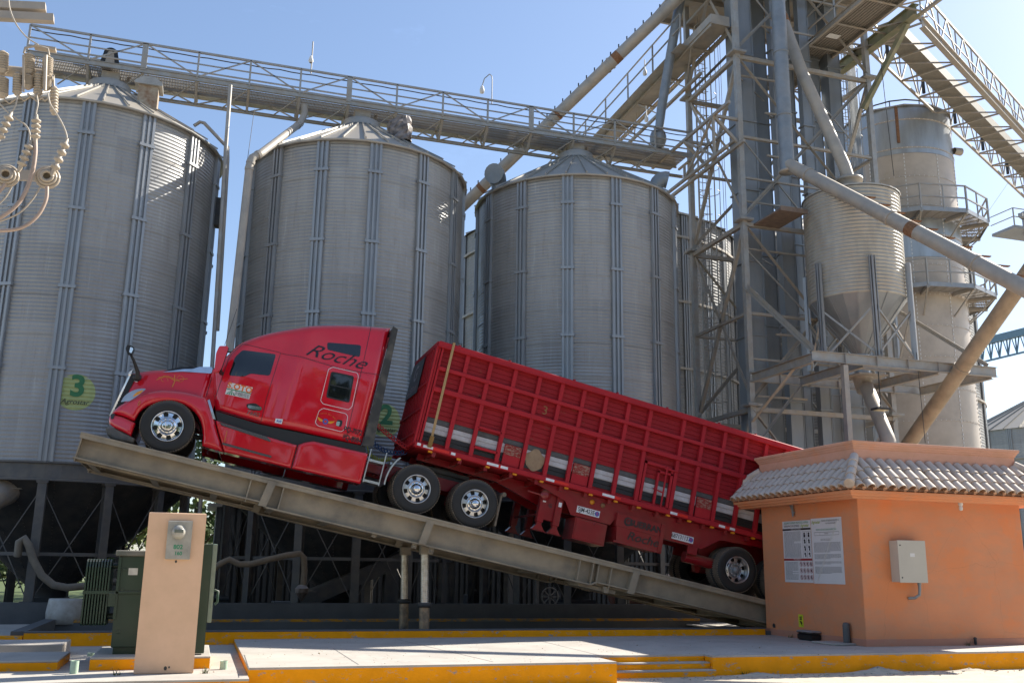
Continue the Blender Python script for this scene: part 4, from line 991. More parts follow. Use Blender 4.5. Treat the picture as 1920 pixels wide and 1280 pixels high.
def car_paint(name, col, rough=.14, coat=1.0, dirt=.07):
    m = mat(name, col, rough, 0, col2=tuple(c*.93 for c in col), scale=1.5, coat=coat, spec=.25, dust=(.35,.2,.14), dustamt=dirt)
    n = m.node_tree.nodes; [setattr(x.inputs['From Max'], 'default_value', 3.0) for x in n if x.type == 'MAP_RANGE' and abs(x.inputs['From Max'].default_value-.9) < .01]
    return m
M_red = car_paint('glossy_red_paint', (.60, .003, .018))
M_redd = chip('worn_red_paint', (.40, .018, .026), under=(.30,.10,.07), thr=.66, scale=7)
M_redpl = chip('red_board_paint', (.31, .014, .02), under=(.22,.05,.035), thr=.60, scale=4)
M_redch = mat('red_chassis_paint', (.25, .004, .010), .25, 0, scale=3, dust=(.25,.12,.08), dustamt=.15)
M_st_g = mat('dark_grey_stripe', (.085,.085,.085), .6, scale=6, col2=(.06,.05,.05)); M_st_w = mat('white_stripe', (.48,.48,.50), .6, scale=6, col2=(.36,.33,.33)); M_st_k = mat('black_stripe', (.014,.014,.016), .6, scale=6)
M_amber = mat('amber_lens', (.75,.28,.01), .3); M_redref = mat('red_reflector', (.7,.02,.01), .3); M_whref = mat('white_reflector', (.75,.75,.77), .35)
M_orange_ink = mat('gold_scroll_ink', (.62,.20,.02), .4); M_vinyl = mat('black_vinyl', (.01,.01,.014), .35); M_greenink = mat('green_ink', (.02,.25,.12), .5); M_orink = mat('orange_ink', (.75,.16,.02), .5)
M_blue = mat('blue_ink', (.04,.10,.42), .5); M_lens = mat('headlamp_glass', (.35,.38,.42), .08, .3, coat=.6)

# ---- wheels (axis y, outer face at y=0) ----
def tyre_mb(w_=.275, R=.52):
    prof = [(.285, .03), (.305, .012), (.36, .004), (.42, .0), (.47, .006), (.497, .02), (.512, .045), (R, .06), (R, w_-.06), (.512, w_-.045), (.497, w_-.02), (.47, w_-.006), (.42, w_), (.36, w_-.004), (.30, w_-.015), (.285, w_-.03)]
    side = MB().lathe(prof[:7], n=48, axis='y'); side.lathe(prof[9:], n=48, axis='y')
    tr = MB().lathe(prof[6:10], n=64, axis='y', smooth=False)
    for k in range(64):       # shoulder lugs
        a = 2*math.pi*(k+.25)/64; 
        for y in (.05, w_-.05): tr.bar((.515*math.cos(a), y-.03, .515*math.sin(a)), (.515*math.cos(a), y+.03, .515*math.sin(a)), .030, .018, (math.cos(a), 0, math.sin(a)))
    for y in (w_*.35, w_*.5, w_*.65): tr.lathe([(R+.005, y-.016), (R+.005, y+.016)], n=64, axis='y', smooth=False)
    return side, tr
def rim_mb(dish, capr, caph, holes=8, hr=(.19,.262)):
    """dish: depth of the disc behind the outer face"""
    m = MB()
    m.lathe([(.285, .03), (.302, .006), (.308, -.004), (.298, -.008), (.288, .0), (.280, dish*.5+.01), (.276, dish+.02)], n=48, axis='y')
    N = 96; rad = [.276, .270, hr[1], (hr[0]+hr[1])/2, hr[0], .175, .165]; dy = [dish+.02, dish+.006, dish, dish-.004, dish-.012, dish-.018, dish-.03]
    vs = [(r*math.cos(2*math.pi*k/N), y, r*math.sin(2*math.pi*k/N)) for r, y in zip(rad, dy) for k in range(N)]; fs = []
    for i in range(len(rad)-1):
        for k in range(N):
            ph = (k+.5) % (N/holes)/(N/holes)
            if i in (2, 3) and .27 < ph < .73: continue
            if i in (1,) and .36 < ph < .64: continue
            fs.append((i*N+k, (i+1)*N+k, (i+1)*N+(k+1)%N, i*N+(k+1)%N))
    m.add(vs, fs, False)
    hub = MB().lathe([(.165, dish-.03), (.165, dish-.04), (.115, dish-.042)], n=40, axis='y')
    hub.lathe([(.115, dish-.03), (capr, dish-.045), (capr*.97, dish-.045-caph*.7), (capr*.7, dish-.045-caph*.93), (0, dish-.045-caph)], n=32, axis='y')
    nuts = MB()
    for k in range(10): a = 2*math.pi*k/10+.2; nuts.lathe([(.016, 0), (.016, -.03), (.009, -.045), (0, -.047)], (.142*math.cos(a), dish-.038, .142*math.sin(a)), 8, axis='y')
    return m, hub, nuts
def back_disc(dish): return MB().lathe([(0, dish+.06), (.275, dish+.06)], n=24, axis='y')
SIDE, TREAD = tyre_mb()
class WheelKit: pass
def make_wheel(parent, x, y, z, kind, flip=False, scale=1.0):
    K = WHEELS[kind]
    w0 = bpy.data.objects.new('wheel', K[0][1]); sc.collection.objects.link(w0); w0.parent = parent; w0.location = (x, y, z)
    if flip: w0.rotation_euler = (0, 0, math.pi)
    for nm, me in K[1:]:
        o = bpy.data.objects.new(nm, me); sc.collection.objects.link(o); o.parent = w0
    ORG[w0] = V((0,0,0)); return w0
def mesh_of(mb, m):
    o = obj('tmp', mb, m); me = o.data; bpy.data.objects.remove(o); return me
WHEELS = {}
for kind, dish, capr, caph, mh in (('front', .03, .105, .03, M_chrome), ('drive', .07, .085, .10, M_chrome), ('trailer', .145, .075, .07, M_pipe2)):
    r_, h_, n_ = rim_mb(dish, capr, caph)
    WHEELS[kind] = [('tyre', mesh_of(SIDE, M_rubber)), ('tread', mesh_of(TREAD, M_tread)), ('rim', mesh_of(r_, M_alu if kind == 'trailer' else M_chrome if kind == 'front' else M_alu)), ('hub_cap', mesh_of(h_, mh)), ('lug_nuts', mesh_of(n_, M_chrome)), ('brake_drum', mesh_of(back_disc(dish), M_black))]

# ================= tractor unit =================
tr = thing('semi_truck', 'glossy red sleeper-cab semi truck tilted nose-up on the steel ramp', 'truck', TL, rot=TROT); ORG[tr] = V((0,0,0))
def ycab(a, c):
    y = .06+.10*(1-sm(a, 1.75, 2.25)) + max(0, c-2.55)*.10*(1+.0*a) + max(0, c-3.2)*.06
    y += .30*max(0, 1.05-a)**1.3 + .02*sm(a,2.2,2.6)*(1-sm(a,3.2,3.6))*0
    y += .05*sm(c, 1.9, 2.5)*(1-sm(a, 1.7, 2.2))            # glasshouse leans in
    return y
top = smooth_pts([(.52,1.96),(.60,2.13),(.73,2.36),(.86,2.60),(1.13,2.83),(1.41,3.02),(1.91,3.28),(2.54,3.52),(3.1,3.69),(3.45,3.77),(3.82,3.855),(3.86,3.86)])
bot = [(.52,1.90),(.60,1.60),(.70,1.30),(.80,1.085),(1.24,1.05),(1.72,1.04),(2.5,1.10),(3.86,1.14)]
cab = obj('cab', side_shell(top, bot, ycab, .16, nx=110, nz=44, crown=.05), M_red, tr)
W = lambda nm, poly, m, par, yfn=ycab, off=.006: (lambda o: (setattr(o, 'parent', par), o)[1])(obj(nm, patch(dens(rrect(poly, .05)), yfn, off), m, tr))
W('side_window', P2([(429,703),(441,668),(455,655),(518,663),(506,704),(470,700),(457,706)], -.15), M_glass, cab)
W('side_window', P2([(614,641),(678,646),(675,669),(614,655)], -.07), M_glass, cab)
sw = P2([(621,696),(664,705),(655,755),(611,745)], -.06)
W('sleeper_window', sw, M_black, cab); W('window_pane', [(x*.88+.12*sum(p[0] for p in sw)/4, z*.88+.12*sum(p[1] for p in sw)/4) for x, z in sw], M_glass, cab, off=.010)
mid = [((sw[0][0]+sw[3][0])/2-.0, (sw[0][1]+sw[3][1])/2), ((sw[1][0]+sw[2][0])/2, (sw[1][1]+sw[2][1])/2)]
o = obj('window_bar', ribbon(mid, ycab, .025, .013), M_black, tr); o.parent = cab
ws = MB()       # windscreen, wrapped over the front edge
for i in range(14):
    a, b_ = .535+.023*i, .535+.023*(i+1)
    vs = []
    for q in (a, b_):
        z = interp(top, q)+.012
        for k in range(13): t = k/12; y = ycab(q, z)+.19; vs.append((q-.004, y+(W_T-2*y)*t, z+.05*4*t*(1-t)*.9))
    ws.add(vs, [(k, k+1, 14+k, 13+k) for k in range(12)], True)
o = obj('windscreen', ws, M_glass, tr); o.parent = cab
# seams, door, trim
seam = MB()
for L in (P2([(402,745),(405,740),(430,668),(436,660)], -.15)+[], P2([(437,659),(455,643),(527,660),(500,745),(489,791)], -.15), P2([(405,768),(450,781),(489,791)], -.15), P2([(528,660),(560,668),(640,692),(720,704)], -.08), [(3.42,3.75),(3.50,1.14)]):
    seam.join(ribbon(L, ycab, .010, .004))
o = obj('panel_seam', seam, M_vinyl, tr); o.parent = cab
riv = MB()
for i in range(44):
    a = 2.05+i*.042; c = AC(0,0)[1]*0+2.63+.0*(a-2.1); riv.join(ribbon([(a,c),(a+.012,c)], ycab, .012, .004))
o = obj('rivet_row', riv, M_redch, tr); o.parent = cab
hd = P2([(465,759),(491,763),(490,769),(464,765)], -.15)
W('door_handle_recess', P2([(462,757),(478,755),(491,764),(488,770),(472,769),(463,764)], -.15), M_black, cab)
W('door_handle', hd, M_chrome, cab, off=.02)
hp = P2([(632,786),(643,788),(640,800),(630,798)], -.06); W('locker_latch_recess', hp, M_black, cab); W('locker_latch', [(x*.6+.4*hp[0][0], z*.7+.3*hp[2][1]) for x, z in hp], M_chrome, cab, off=.012)
pin = MB()
for L in ([(616,692),(624,688),(670,699),(672,706),(660,762),(654,768),(606,757),(601,751)], [(598,770),(606,765),(648,775),(652,780),(648,803),(640,809),(596,798),(591,792)]):
    pin.join(ribbon(rrect(P2(L, -.06), .03), ycab, .010, .007, closed=True))
o = obj('pinstripe', pin, M_whref, tr); o.parent = cab
W('lower_locker', P2([(602,770),(649,780),(643,806),(595,796)], -.06), M_red, cab, off=.004)
def skin_text(s, px, py, size, m, yfn=ycab, b=-.06, off=.011, par=None, rot=0.0, nm='lettering', **kw):
    x, z = AC(px, py, b); o = obj(nm, onskin(text_mb(s, size, **kw), x, z, yfn, off, rot), m, tr); o.parent = par or cab; return o
skin_text('Roche', 628, 668, .40, M_vinyl, shear=.62, bold=-.002, sx=1.25, rot=.02)
skin_text('PQ-7072', 662, 808, .155, M_vinyl, bold=.003, sx=.70); skin_text('PQ-8084', 660, 823, .155, M_vinyl, bold=.003, sx=.70)
# sponsor sticker on the door
st_ = P2([(429,716),(474,726),(467,748),(422,738)], -.15); W2 = lambda nm, poly, m, off, par=cab, yfn=ycab: (lambda o: (setattr(o, 'parent', par), o)[1])(obj(nm, patch(dens(poly), yfn, off), m, tr))
W2('door_sticker', st_, M_white, .006)
def bil(q, u, v): a = V(q[0]).lerp(V(q[1]), u); c = V(q[3]).lerp(V(q[2]), u); r = a.lerp(c, v); return (r.x, r.y)
W2('sticker_band', [bil(st_, 0, .50), bil(st_, 1, .50), bil(st_, 1, .58), bil(st_, 0, .58)], M_greenink, .009)
for u in (.03,.13,.23,.34): W2('sticker_ray', [bil(st_, .22, .56), bil(st_, u, .97), bil(st_, u+.055, .97)], M_greenink, .009)
cx_, cz_ = bil(st_, .5, .27); o = obj('lettering', onskin(text_mb('S.OTO', .17, bold=.006, sx=.95, spacing=1.1), cx_, cz_, ycab, .010), M_orink, tr); o.parent = cab
cx_, cz_ = bil(st_, .66, .72); o = obj('lettering', onskin(text_mb('TRANSPORTES', .062, sx=.75), cx_, cz_, ycab, .010), M_vinyl, tr); o.parent = cab
cx_, cz_ = bil(st_, .66, .87); o = obj('lettering', onskin(text_mb('DE AGRICOLAS', .062, sx=.7), cx_, cz_, ycab, .010), M_vinyl, tr); o.parent = cab
skin_text('T680', 473, 775, .13, M_chrome, b=-.15, shear=.3)
W2('small_sticker', P2([(517,784),(530,786),(528,795),(515,792)], -.1), M_whref, .006); skin_text('A..C', 523, 789.5, .05, M_blue, b=-.1, bold=.004)
# winged badge on the locker
cx_, cz_ = AC(610, 790, -.06)
W2('badge', [(cx_+.06*math.cos(t), cz_+.06*math.sin(t)) for t in [i*.5 for i in range(12)]], M_blue, .011)
W2('badge', [(cx_+.03*math.cos(t), cz_+.03*math.sin(t)) for t in [i*1.05 for i in range(6)]], M_redref, .014)
for s in (-1, 1): W2('badge_wing', [(cx_+s*.06, cz_+.02), (cx_+s*.19, cz_+.06), (cx_+s*.17, cz_+.02), (cx_+s*.12, cz_-.02), (cx_+s*.06, cz_-.025)], M_amber, .011)
for i, ch in enumerate('LOS REYES DEL NORTE'):
    t = (i-9)*.10
    if ch != ' ':
        o = obj('lettering', onskin(text_mb(ch, .035), cx_+.27*math.sin(t), cz_-.10+.27*math.cos(t), ycab, .010, -t), M_orange_ink, tr); o.parent = cab
# side extender
ex = MB(); ex.prism([(3.872,3.84),(3.99,3.80),(4.10,1.17),(3.872,1.13)], .07, .12); ex.prism([(3.872,3.84),(3.99,3.80),(4.10,1.17),(3.872,1.13)], W_T-.12, W_T-.07); ex.box(3.866, 3.90, .1, W_T-.1, 3.4, 3.78)
obj('side_extender', ex, mat('dusty_black_rubber', (.035,.035,.033), .7, dust=(.16,.14,.11), dustamt=.5), tr)
obj('rear_wall', MB().box(3.84, 3.87, .2, W_T-.2, 1.16, 3.6), M_redch, tr)
# hood
def yhood(a, c): return .33-.10*sm(a, -.9, .5)+max(0, c-1.1)*.20+.55*max(0, -.62-a)**1.5
htop = smooth_pts([(-1.06,1.32),(-1.03,1.42),(-.97,1.475),(-.88,1.52),(-.49,1.67),(0,1.82),(.52,1.97)])
hbot = [(-1.06,.62),(-.6,.72),(.52,1.0)]
hood = obj('hood', side_shell(htop, hbot, yhood, .13, nx=60, nz=26, crown=.07), M_red, tr)
obj('cowl', MB().box(.50, .74, .36, W_T-.36, 1.0, 1.93), M_red, tr)
W('air_intake', P2([(304,694),(335,686),(396,686),(399,697),(330,692)], -.3), M_black, hood, yhood, .006)
W('intake_trim', P2([(303,696),(345,690),(362,690),(372,686),(399,686),(397,699),(368,697),(345,695)], -.3), M_chrome, hood, yhood, .012)
o = obj('panel_seam', ribbon(P2([(402,688),(387,742)], -.28), yhood, .012, .005), M_vinyl, tr); o.parent = hood
skin_text('02', 254, 711.5, .15, M_whref, yhood, -.46, off=.02, bold=.004, sx=.8, par=hood)
scr = MB()
def spiral(cx, cz, r0, r1, t0, t1, n=26): return [(cx+(r0+(r1-r0)*i/n)*math.cos(t0+(t1-t0)*i/n), cz+(r0+(r1-r0)*i/n)*math.sin(t0+(t1-t0)*i/n)) for i in range(n+1)]
hx, hz = AC(318, 708, -.27)
scr.join(ribbon([(hx-.24,hz-.10),(hx-.12,hz+.03),(hx,hz+.02),(hx+.12,hz-.02),(hx+.22,hz+.05),(hx+.34,hz+.09)], yhood, .014, .006)); scr.join(ribbon([(hx-.22,hz-.04),(hx-.05,hz+.05),(hx+.1,hz+.01),(hx+.2,hz+.0)], yhood, .010, .006))
scr.join(ribbon(spiral(hx-.1, hz-.06, .08, .03, 0, 5), yhood, .008, .006)); scr.join(ribbon(spiral(hx+.20, hz+.05, .07, .06, 2, 8), yhood, .008, .006)); scr.join(ribbon([(hx+.07,hz+.10),(hx+.11,hz-.05),(hx+.10,hz-.16)], yhood, .02, .006))
o = obj('gold_scroll', scr, M_orange_ink, tr); o.parent = hood
gr = MB()    # grille surround
gp = [(-1.00,1.47),(-1.04,1.44),(-1.15,.50),(-1.12,.48)]
gr.prism(gp, .47, .53); gr.prism(gp, W_T-.53, W_T-.47); gr.prism([(-1.00,1.50),(-1.05,1.44),(-1.06,1.38),(-1.0,1.40)], .40, W_T-.40)
obj('grille_surround', gr, M_chrome, tr)
g2 = MB()
for i in range(13): z = .56+i*.066; g2.box(-1.13+.12*(z-.5)/.95, -1.09+.12*(z-.5)/.95, .44, W_T-.44, z, z+.018)
obj('grille', g2, M_chrome, tr); obj('grille_back', MB().prism([(-1.0,1.42),(-1.10,.5),(-1.0,.5),(-.9,1.4)], .42, W_T-.42), M_black, tr)
# front fenders
def yfen(a, c): return .02+.50*max(0, -.50-a)**1.4+.05*sm(c,1.0,1.3)+.03*sm(a,.7,1.2)
ftop = smooth_pts([(-1.10,.56),(-1.03,.68),(-.92,.80),(-.68,1.0),(-.35,1.19),(.05,1.275),(.35,1.295),(.54,1.29)],4)+[(.62,1.20),(.72,1.03),(.83,.88),(1.0,.59),(1.185,.31)]
fbot = [(-1.10,.53),(-.88,.52),(-.625,.46),(-.60,.58),(-.583,.675),(-.50,.79),(-.404,.868),(-.27,.945),(-.12,1.0),(.02,1.03),(.178,1.03),(.31,.99),(.42,.93),(.51,.855),(.585,.77),(.65,.65),(.71,.50),(.745,.315),(1.185,.30)]
fm = side_shell(ftop, fbot, yfen, .10, inner=.52, nx=90, nz=20)
fen = obj('fender', fm, M_red, tr); obj('fender', mirror_y(fm), M_red, tr)
al = MB()   # black arch liner
L = [(-.60,.44),(-.565,.67),(-.39,.85),(-.115,.985),(.178,1.01),(.41,.91),(.57,.755),(.70,.50),(.73,.31)]
for p, q in zip(L, L[1:]): al.quad((p[0], .06, p[1]), (q[0], .06, q[1]), (q[0], .9, q[1]), (p[0], .9, p[1]))
obj('arch_liner', al, M_black, tr)
W('headlight', smooth_pts(P2([(226,752),(232,742),(243,734),(258,729),(273,729),(268,735),(255,744),(243,751)], -.1), 3), M_lens, fen, yfen, .008)
W('headlight', P2([(247,745),(256,735),(270,731),(264,738)], -.1), M_amber, fen, yfen, .012)
skin_text('0', 261, 757, .14, M_orange_ink, yfen, -.1, par=fen, sx=.7)
obj('fender_trim', patch(dens(P2([(389,750),(393,748),(404,786),(399,785)], -.03)), yfen, .012), M_alu, tr)
# bumper and valance
def ybum(a, c): return .05+.62*max(0, -.62-a)**1.3
btop = [(-1.125,.47),(-1.08,.515),(-.88,.505),(-.63,.445),(-.60,.44)]; bbot = [(-1.125,.40),(-1.08,.32),(-.99,.275),(-.60,.165)]
bum = obj('bumper', side_shell(btop, bbot, ybum, .06, nx=34, nz=14, crown=0), M_red, tr)
W('fog_lamp', P2([(207,776),(216,775),(213,786),(208,786)], -.3), M_black, bum, ybum, .008)
vt = [(-1.12,.235),(-1.0,.262),(-.60,.155),(-.52,.14)]; vb = [(-1.12,.19),(-1.05,.105),(-.86,.03),(-.52,.04)]
obj('valance', side_shell(vt, vb, lambda a, c: ybum(a, c)+.02, .04, nx=26, nz=8), mat('dusty_grey_plastic', (.09,.08,.07), .7, dust=(.2,.16,.12), dustamt=.5), tr)
# mirrors
mr = MB(); mp_ = P2([(401,700),(405,664),(411,651),(426,651),(428,655),(415,692),(412,697)], .06)
mr.prism(dens(rrect(mp_, .03)), -.20, .02); obj('door_mirror', mr, M_red, tr); 
mb_ = MB(); m2 = P2([(426,652),(429,655),(416,692),(413,696)], .06); mb_.prism(m2, -.19, .01); mb_.bar((.62,.0,1.9), (.72,.3,1.85), .06); obj('mirror_bracket', mb_, M_black, tr)
hm = MB(); b0 = AC(257,706,-.25); b1 = AC(251,676,-.12); b2 = AC(244,662,0.0)
hm.tube([(b0[0], .32, b0[1]), (b0[0]-.02, .26, b0[1]+.10), (b1[0], .12, b1[1]), (b2[0], .02, b2[1])], [.055, .042, .028, .022], 10)
hm.lathe([(0,-.02),(.075,-.01),(.085,.03),(.06,.06)], (b0[0], .30, b0[1]), 14, axis='y')
mir = obj('hood_mirror', hm, M_black, tr)
h2 = MB(); h2.prism(dens(rrect([AC(236,655,0),AC(239,648,0),(AC(246,649,0)),(AC(253,654,0)),(AC(248,667,0)),(AC(239,664,0))], .025)), -.10, .05); o = obj('mirror_head', h2, M_black, tr); o.parent = mir
h2 = MB(); h2.prism(dens(rrect([AC(245,652,0),AC(251,655,0),AC(247,664,0),AC(243,662,0)], .02)), -.105, -.10); o = obj('mirror_glass', h2, M_chrome, tr); o.parent = mir
# side skirts / steps
def yski(a, c): return .03+.03*sm(a, 2.4, 2.9)*0+.04*(1-sm(a,1.0,1.3))
for pts_t, pts_b, nm in (([(.86,.885),(1.6,.83),(2.56,.80)], [(.86,.86),(1.19,.305),(2.56,.31)], 'step_fairing'), ([(2.58,.81),(2.70,.90),(2.86,.965),(4.02,1.0),(4.03,.99)], [(2.58,.31),(4.03,.345)], 'tank_fairing')):
    m_ = side_shell(pts_t, pts_b, yski, .05, inner=.5, nx=40, nz=16); obj(nm, m_, M_red, tr); obj(nm, mirror_y(m_), M_red, tr)
s_ = MB(); s_.prism([(.80,1.07),(.90,.86),(2.6,.78),(2.75,.9),(4.0,.98),(3.95,1.14),(1.7,1.03)], .14, .5); obj('recess_panel', s_, M_black, tr)
t_ = MB(); q = P2([(412,791),(500,818),(506,824),(508,828),(416,797)], 0); t_.prism(q, .0, .14)
t_.prism(P2([(417,829),(509,854),(509,858),(417,833)], 0), .015, .06); obj('step_tread', t_, mat('step_tread_metal', (.14,.14,.14), .5, .6, scale=60, col2=(.03,.03,.03)), tr)
obj('pillar_reflector', ribbon(P2([(426,806),(421,828)], 0), yski, .012, .01), M_orange_ink, tr)
o = obj('panel_seam', ribbon([(2.57,.80),(2.57,.31)], yski, .016, .004), M_vinyl, tr)
# chassis
c = MB()
for y in (.82, 1.68): c.box(-.85, 7.1, y-.04, y+.04, .72, .98)
for x in (.6, 2.0, 3.4, 4.5, 5.87, 6.9): c.box(x-.06, x+.06, .86, 1.64, .76, .94)
obj('chassis_rail', c, M_redch, tr)
c = MB()
for x in (0, 5.21, 6.53): c.tube([(x, .3, .52), (x, 2.2, .52)], .075, 12); c.lathe([(.0,0),(.2,.02),(.22,.2),(.2,.38),(0,.4)], (x, 1.05, .52), 16, axis='y') if x else None
c.tube([(-.9,.7,.55),(4.0,.75,.5)], .05, 8); c.box(.8, 3.9, .35, .75, .36, .8); c.box(1.2, 3.0, .9, 1.6, .45, .95); c.box(-.8, .5, .95, 1.55, .5, 1.1)
obj('drivetrain', c, M_dark, tr)
c = MB(); c.box(5.35, 6.45, .7, 1.8, 1.06, 1.14); c.box(5.2, 6.6, .78, .9, .98, 1.08); c.box(5.2, 6.6, 1.6, 1.72, .98, 1.08); c.lathe([(.0,1.20),(.45,1.19),(.48,1.14)], (5.85, 1.25, 0), 20); obj('fifth_wheel', c, M_dark, tr)
c = MB()   # alloy access steps behind the fairing
for z in (.42, .86): c.box(4.08, 4.43, .12, .5, z, z+.05)
for x in (4.08, 4.42): c.box(x-.012, x+.012, .11, .15, .40, 1.12)
obj('access_step', c, M_alu, tr)
c = MB(); Q = smooth_pts([(4.50,.45),(4.505,.62),(4.545,.80),(4.62,.97),(4.70,1.08)], 5)
for p, q in zip(Q, Q[1:]): c.add([(p[0],.0,p[1]),(q[0],.0,q[1]),(q[0],.62,q[1]),(p[0],.62,p[1]),(p[0]+.03,.0,p[1]-.01),(q[0]+.03,.0,q[1]-.01),(q[0]+.03,.62,q[1]-.01),(p[0]+.03,.62,p[1]-.01)], [(0,1,2,3),(4,5,6,7),(0,1,5,4),(3,2,6,7)])
c.bar((4.6,.3,.95), (4.6,.9,.95), .05); obj('quarter_fender', c, M_alu, tr)
c = MB(); c.box(7.06, 7.10, .02, .62, .16, .84); c.tube([(7.12,-.04,.86),(7.12,.8,.86)], .05, 8); obj('mud_flap', c, M_tread, tr)
c = MB(); c.box(7.0, 7.1, .5, 2.0, .8, .9)
for x in (5.21, 6.53): c.box(x-.5, x+.5, .62, .74, .40, .62); c.lathe([(.0,.7),(.13,.7),(.13,.95),(0,.95)], (x+.35, .68, 0), 14)
obj('suspension', c, M_redch, tr)
for x in (0,): make_wheel(tr, x, 0, .52, 'front'); make_wheel(tr, x, W_T, .52, 'front', True)
for x in (5.21, 6.53):
    make_wheel(tr, x, 0, .52, 'drive'); make_wheel(tr, x, W_T, .52, 'drive', True)
    for y in (.32, W_T-.595):
        o = bpy.data.objects.new('inner_tyre', WHEELS['drive'][0][1]); sc.collection.objects.link(o); o.parent = tr; o.location = (x, y, .52)
        o2 = bpy.data.objects.new('tread', WHEELS['drive'][1][1]); sc.collection.objects.link(o2); o2.parent = o
ant0, ant1 = AC(421,648,-.3), AC(444,580,-.3)
obj('antenna', MB().tube([(ant0[0], .25, ant0[1]), (ant1[0], .25, ant1[1])], .006, 6), M_black, tr)
# coiled hoses between cab and trailer
def coil(p, q, sag, r, n, rad, m, label):
    pts = []; p = V(p); q = V(q)
    for i in range(n*10+1):
        t = i/(n*10); c_ = p.lerp(q, t)+V((0,0,-sag*4*t*(1-t))); a = t*n*2*math.pi; pts.append(c_+V((rad*math.cos(a), 0, rad*math.sin(a)))+V((0,rad*.4*math.sin(a),0)))
    return obj('coiled_hose', MB().tube(pts, r, 5), m, tr)
M_hr = mat('red_hose', (.5,.02,.02), .4); M_hy = mat('yellow_green_hose', (.35,.38,.05), .4); M_hb = mat('blue_hose', (.02,.06,.16), .4)
coil((3.92,.9,1.95), (4.93,.8,1.45), .05, .013, 14, .05, M_hr, ''); coil((3.92,1.0,1.6), (4.93,.9,1.35), .18, .013, 14, .05, M_hb, '')
obj('coiled_hose', MB().tube([(3.92,.8,1.95),(3.97,.8,1.6),(4.05,.8,1.3),(4.12,.8,1.15)]+[(4.12+i*.006, .8+.03*math.sin(i*.8), 1.13-.10*math.sin(math.pi*i/90)+.05*math.cos(i*.8)) for i in range(90)], .012, 5), M_hy, tr)

# ================= trailer =================
X0T = 4.95; X1T = 17.35
tl = thing('grain_trailer', 'red slat-sided grain semi-trailer with a white and black stripe, behind the red cab', 'trailer', TM @ V((X0T,0,0)), rot=(0, TP+.005, 0)); ORG[tl] = V((X0T,0,0))
ZB, ZTp = 1.47, 3.70
def board_side(y, sgn):
    m = MB(); mats = []; n = 21; h = (ZTp-ZB)/n; xs = (X0T+.12, X1T)
    prof = []
    for i in range(n):
        z = ZB+i*h; prof += [(z, .0), (z+h*.82, .0), (z+h*.87, .015), (z+h*.97, .015)]
    prof.append((ZTp, 0)); fs = []; ms = []
    for i, (z, d) in enumerate(prof):
        for x in xs: m.v.append((x, y+d*sgn, z))
    for i in range(len(prof)-1):
        m.f.append((2*i, 2*i+1, 2*i+3, 2*i+2)); m.sm.append(False); zc = (prof[i][0]+prof[i+1][0])/2
        ms.append(1 if 1.94 < zc < 2.11 else 2 if 1.78 < zc < 1.94 else 3 if 1.61 < zc < 1.78 else 0)
    o = obj('side_boards', m, [M_redpl, M_st_g, M_st_w, M_st_k], tl)
    for p, k in zip(o.data.polygons, ms): p.material_index = k
    return o
board_side(.09, 1); board_side(W_T-.09, -1)
b = MB(); b.box(X0T+.12, X1T, .115, .15, ZB, ZTp); b.box(X0T+.12, X1T, W_T-.15, W_T-.115, ZB, ZTp); b.box(X0T+.1, X1T, .12, W_T-.12, 1.40, 1.46); b.box(X1T-.06, X1T, .1, W_T-.1, ZB, ZTp); obj('inner_lining', b, M_redpl, tl)
postx = [5.64, 6.19, 6.79, 7.38, 7.94, 8.49, 9.05, 9.63, 10.20, 11.08, 11.62, 12.19, 12.77, 13.33, 13.9, 14.5, 15.1, 15.7, 16.3, 16.9]
for x in postx:
    o = obj('side_post', MB().cbox(x-.045, x+.045, .0, .088, 1.46, 3.68, .012), M_redd, tl)
for y in (0,):
    for z, hh in ((3.20, .045), (2.72, .055)):
        obj('side_rail', MB().cbox(X0T+.1, X1T, -.025, .087, z-hh, z+hh, .012), M_redd, tl)
for s in (0, 1):
    m = MB().cbox(X0T-.03, X1T+.03, -.035, .16, 3.66, 3.80, .02); m.cbox(X0T-.03, X1T, -.05, .04, 3.655, 3.69, .01)
    m.cbox(X0T-.02, X1T+.02, -.03, .14, 1.385, 1.50, .015)
    obj('top_and_bottom_rail', mirror_y(m) if s else m, M_redd, tl)
for x in (5.4,6.6,8.2,9.3,10.6,12.0,13.0,14.6): obj('tarp_bracket', MB().lathe([(.035,3.80),(.035,3.84),(0,3.85)], (x, .05, 0), 8), M_redd, tl)
# front wall
m = MB(); m.box(X0T, X0T+.05, .1, W_T-.1, 1.45, 3.72)
for i in range(11): y = .18+i*.215; m.cbox(X0T-.05, X0T+.0, y-.03, y+.03, 1.45, 3.72, .008)
for z in (1.7, 2.25, 2.85): m.cbox(X0T-.07, X0T, .1, W_T-.1, z-.035, z+.035, .01)
m.cbox(X0T-.05, X0T+.12, .1, W_T-.1, 3.67, 3.81, .015)
obj('front_wall', m, M_redd, tl)
m = MB()
for k in range(3): m.cbox(X0T-.05+k*.06, X0T-.005+k*.06, .005+.03*(k == 1), .12, 1.45, 3.7, .012)
obj('corner_post', m, M_redd, tl)
m = MB(); m.box(X0T-.085, X0T-.075, 1.0, 2.3, 2.75, 3.62); sg = obj('front_sign', m, M_vinyl, tl)
t_ = text_mb('G', .55, bold=.01); t_.xf(lambda v: V((X0T-.09, 1.65-v[0], 3.3+v[1]))); o = obj('emblem', t_, M_st_w, tl); o.parent = sg
t_ = text_mb('GUERRAN', .22, bold=.006); t_.xf(lambda v: V((X0T-.09, 1.65-v[0], 2.9+v[1]))); o = obj('lettering', t_, M_st_w, tl); o.parent = sg
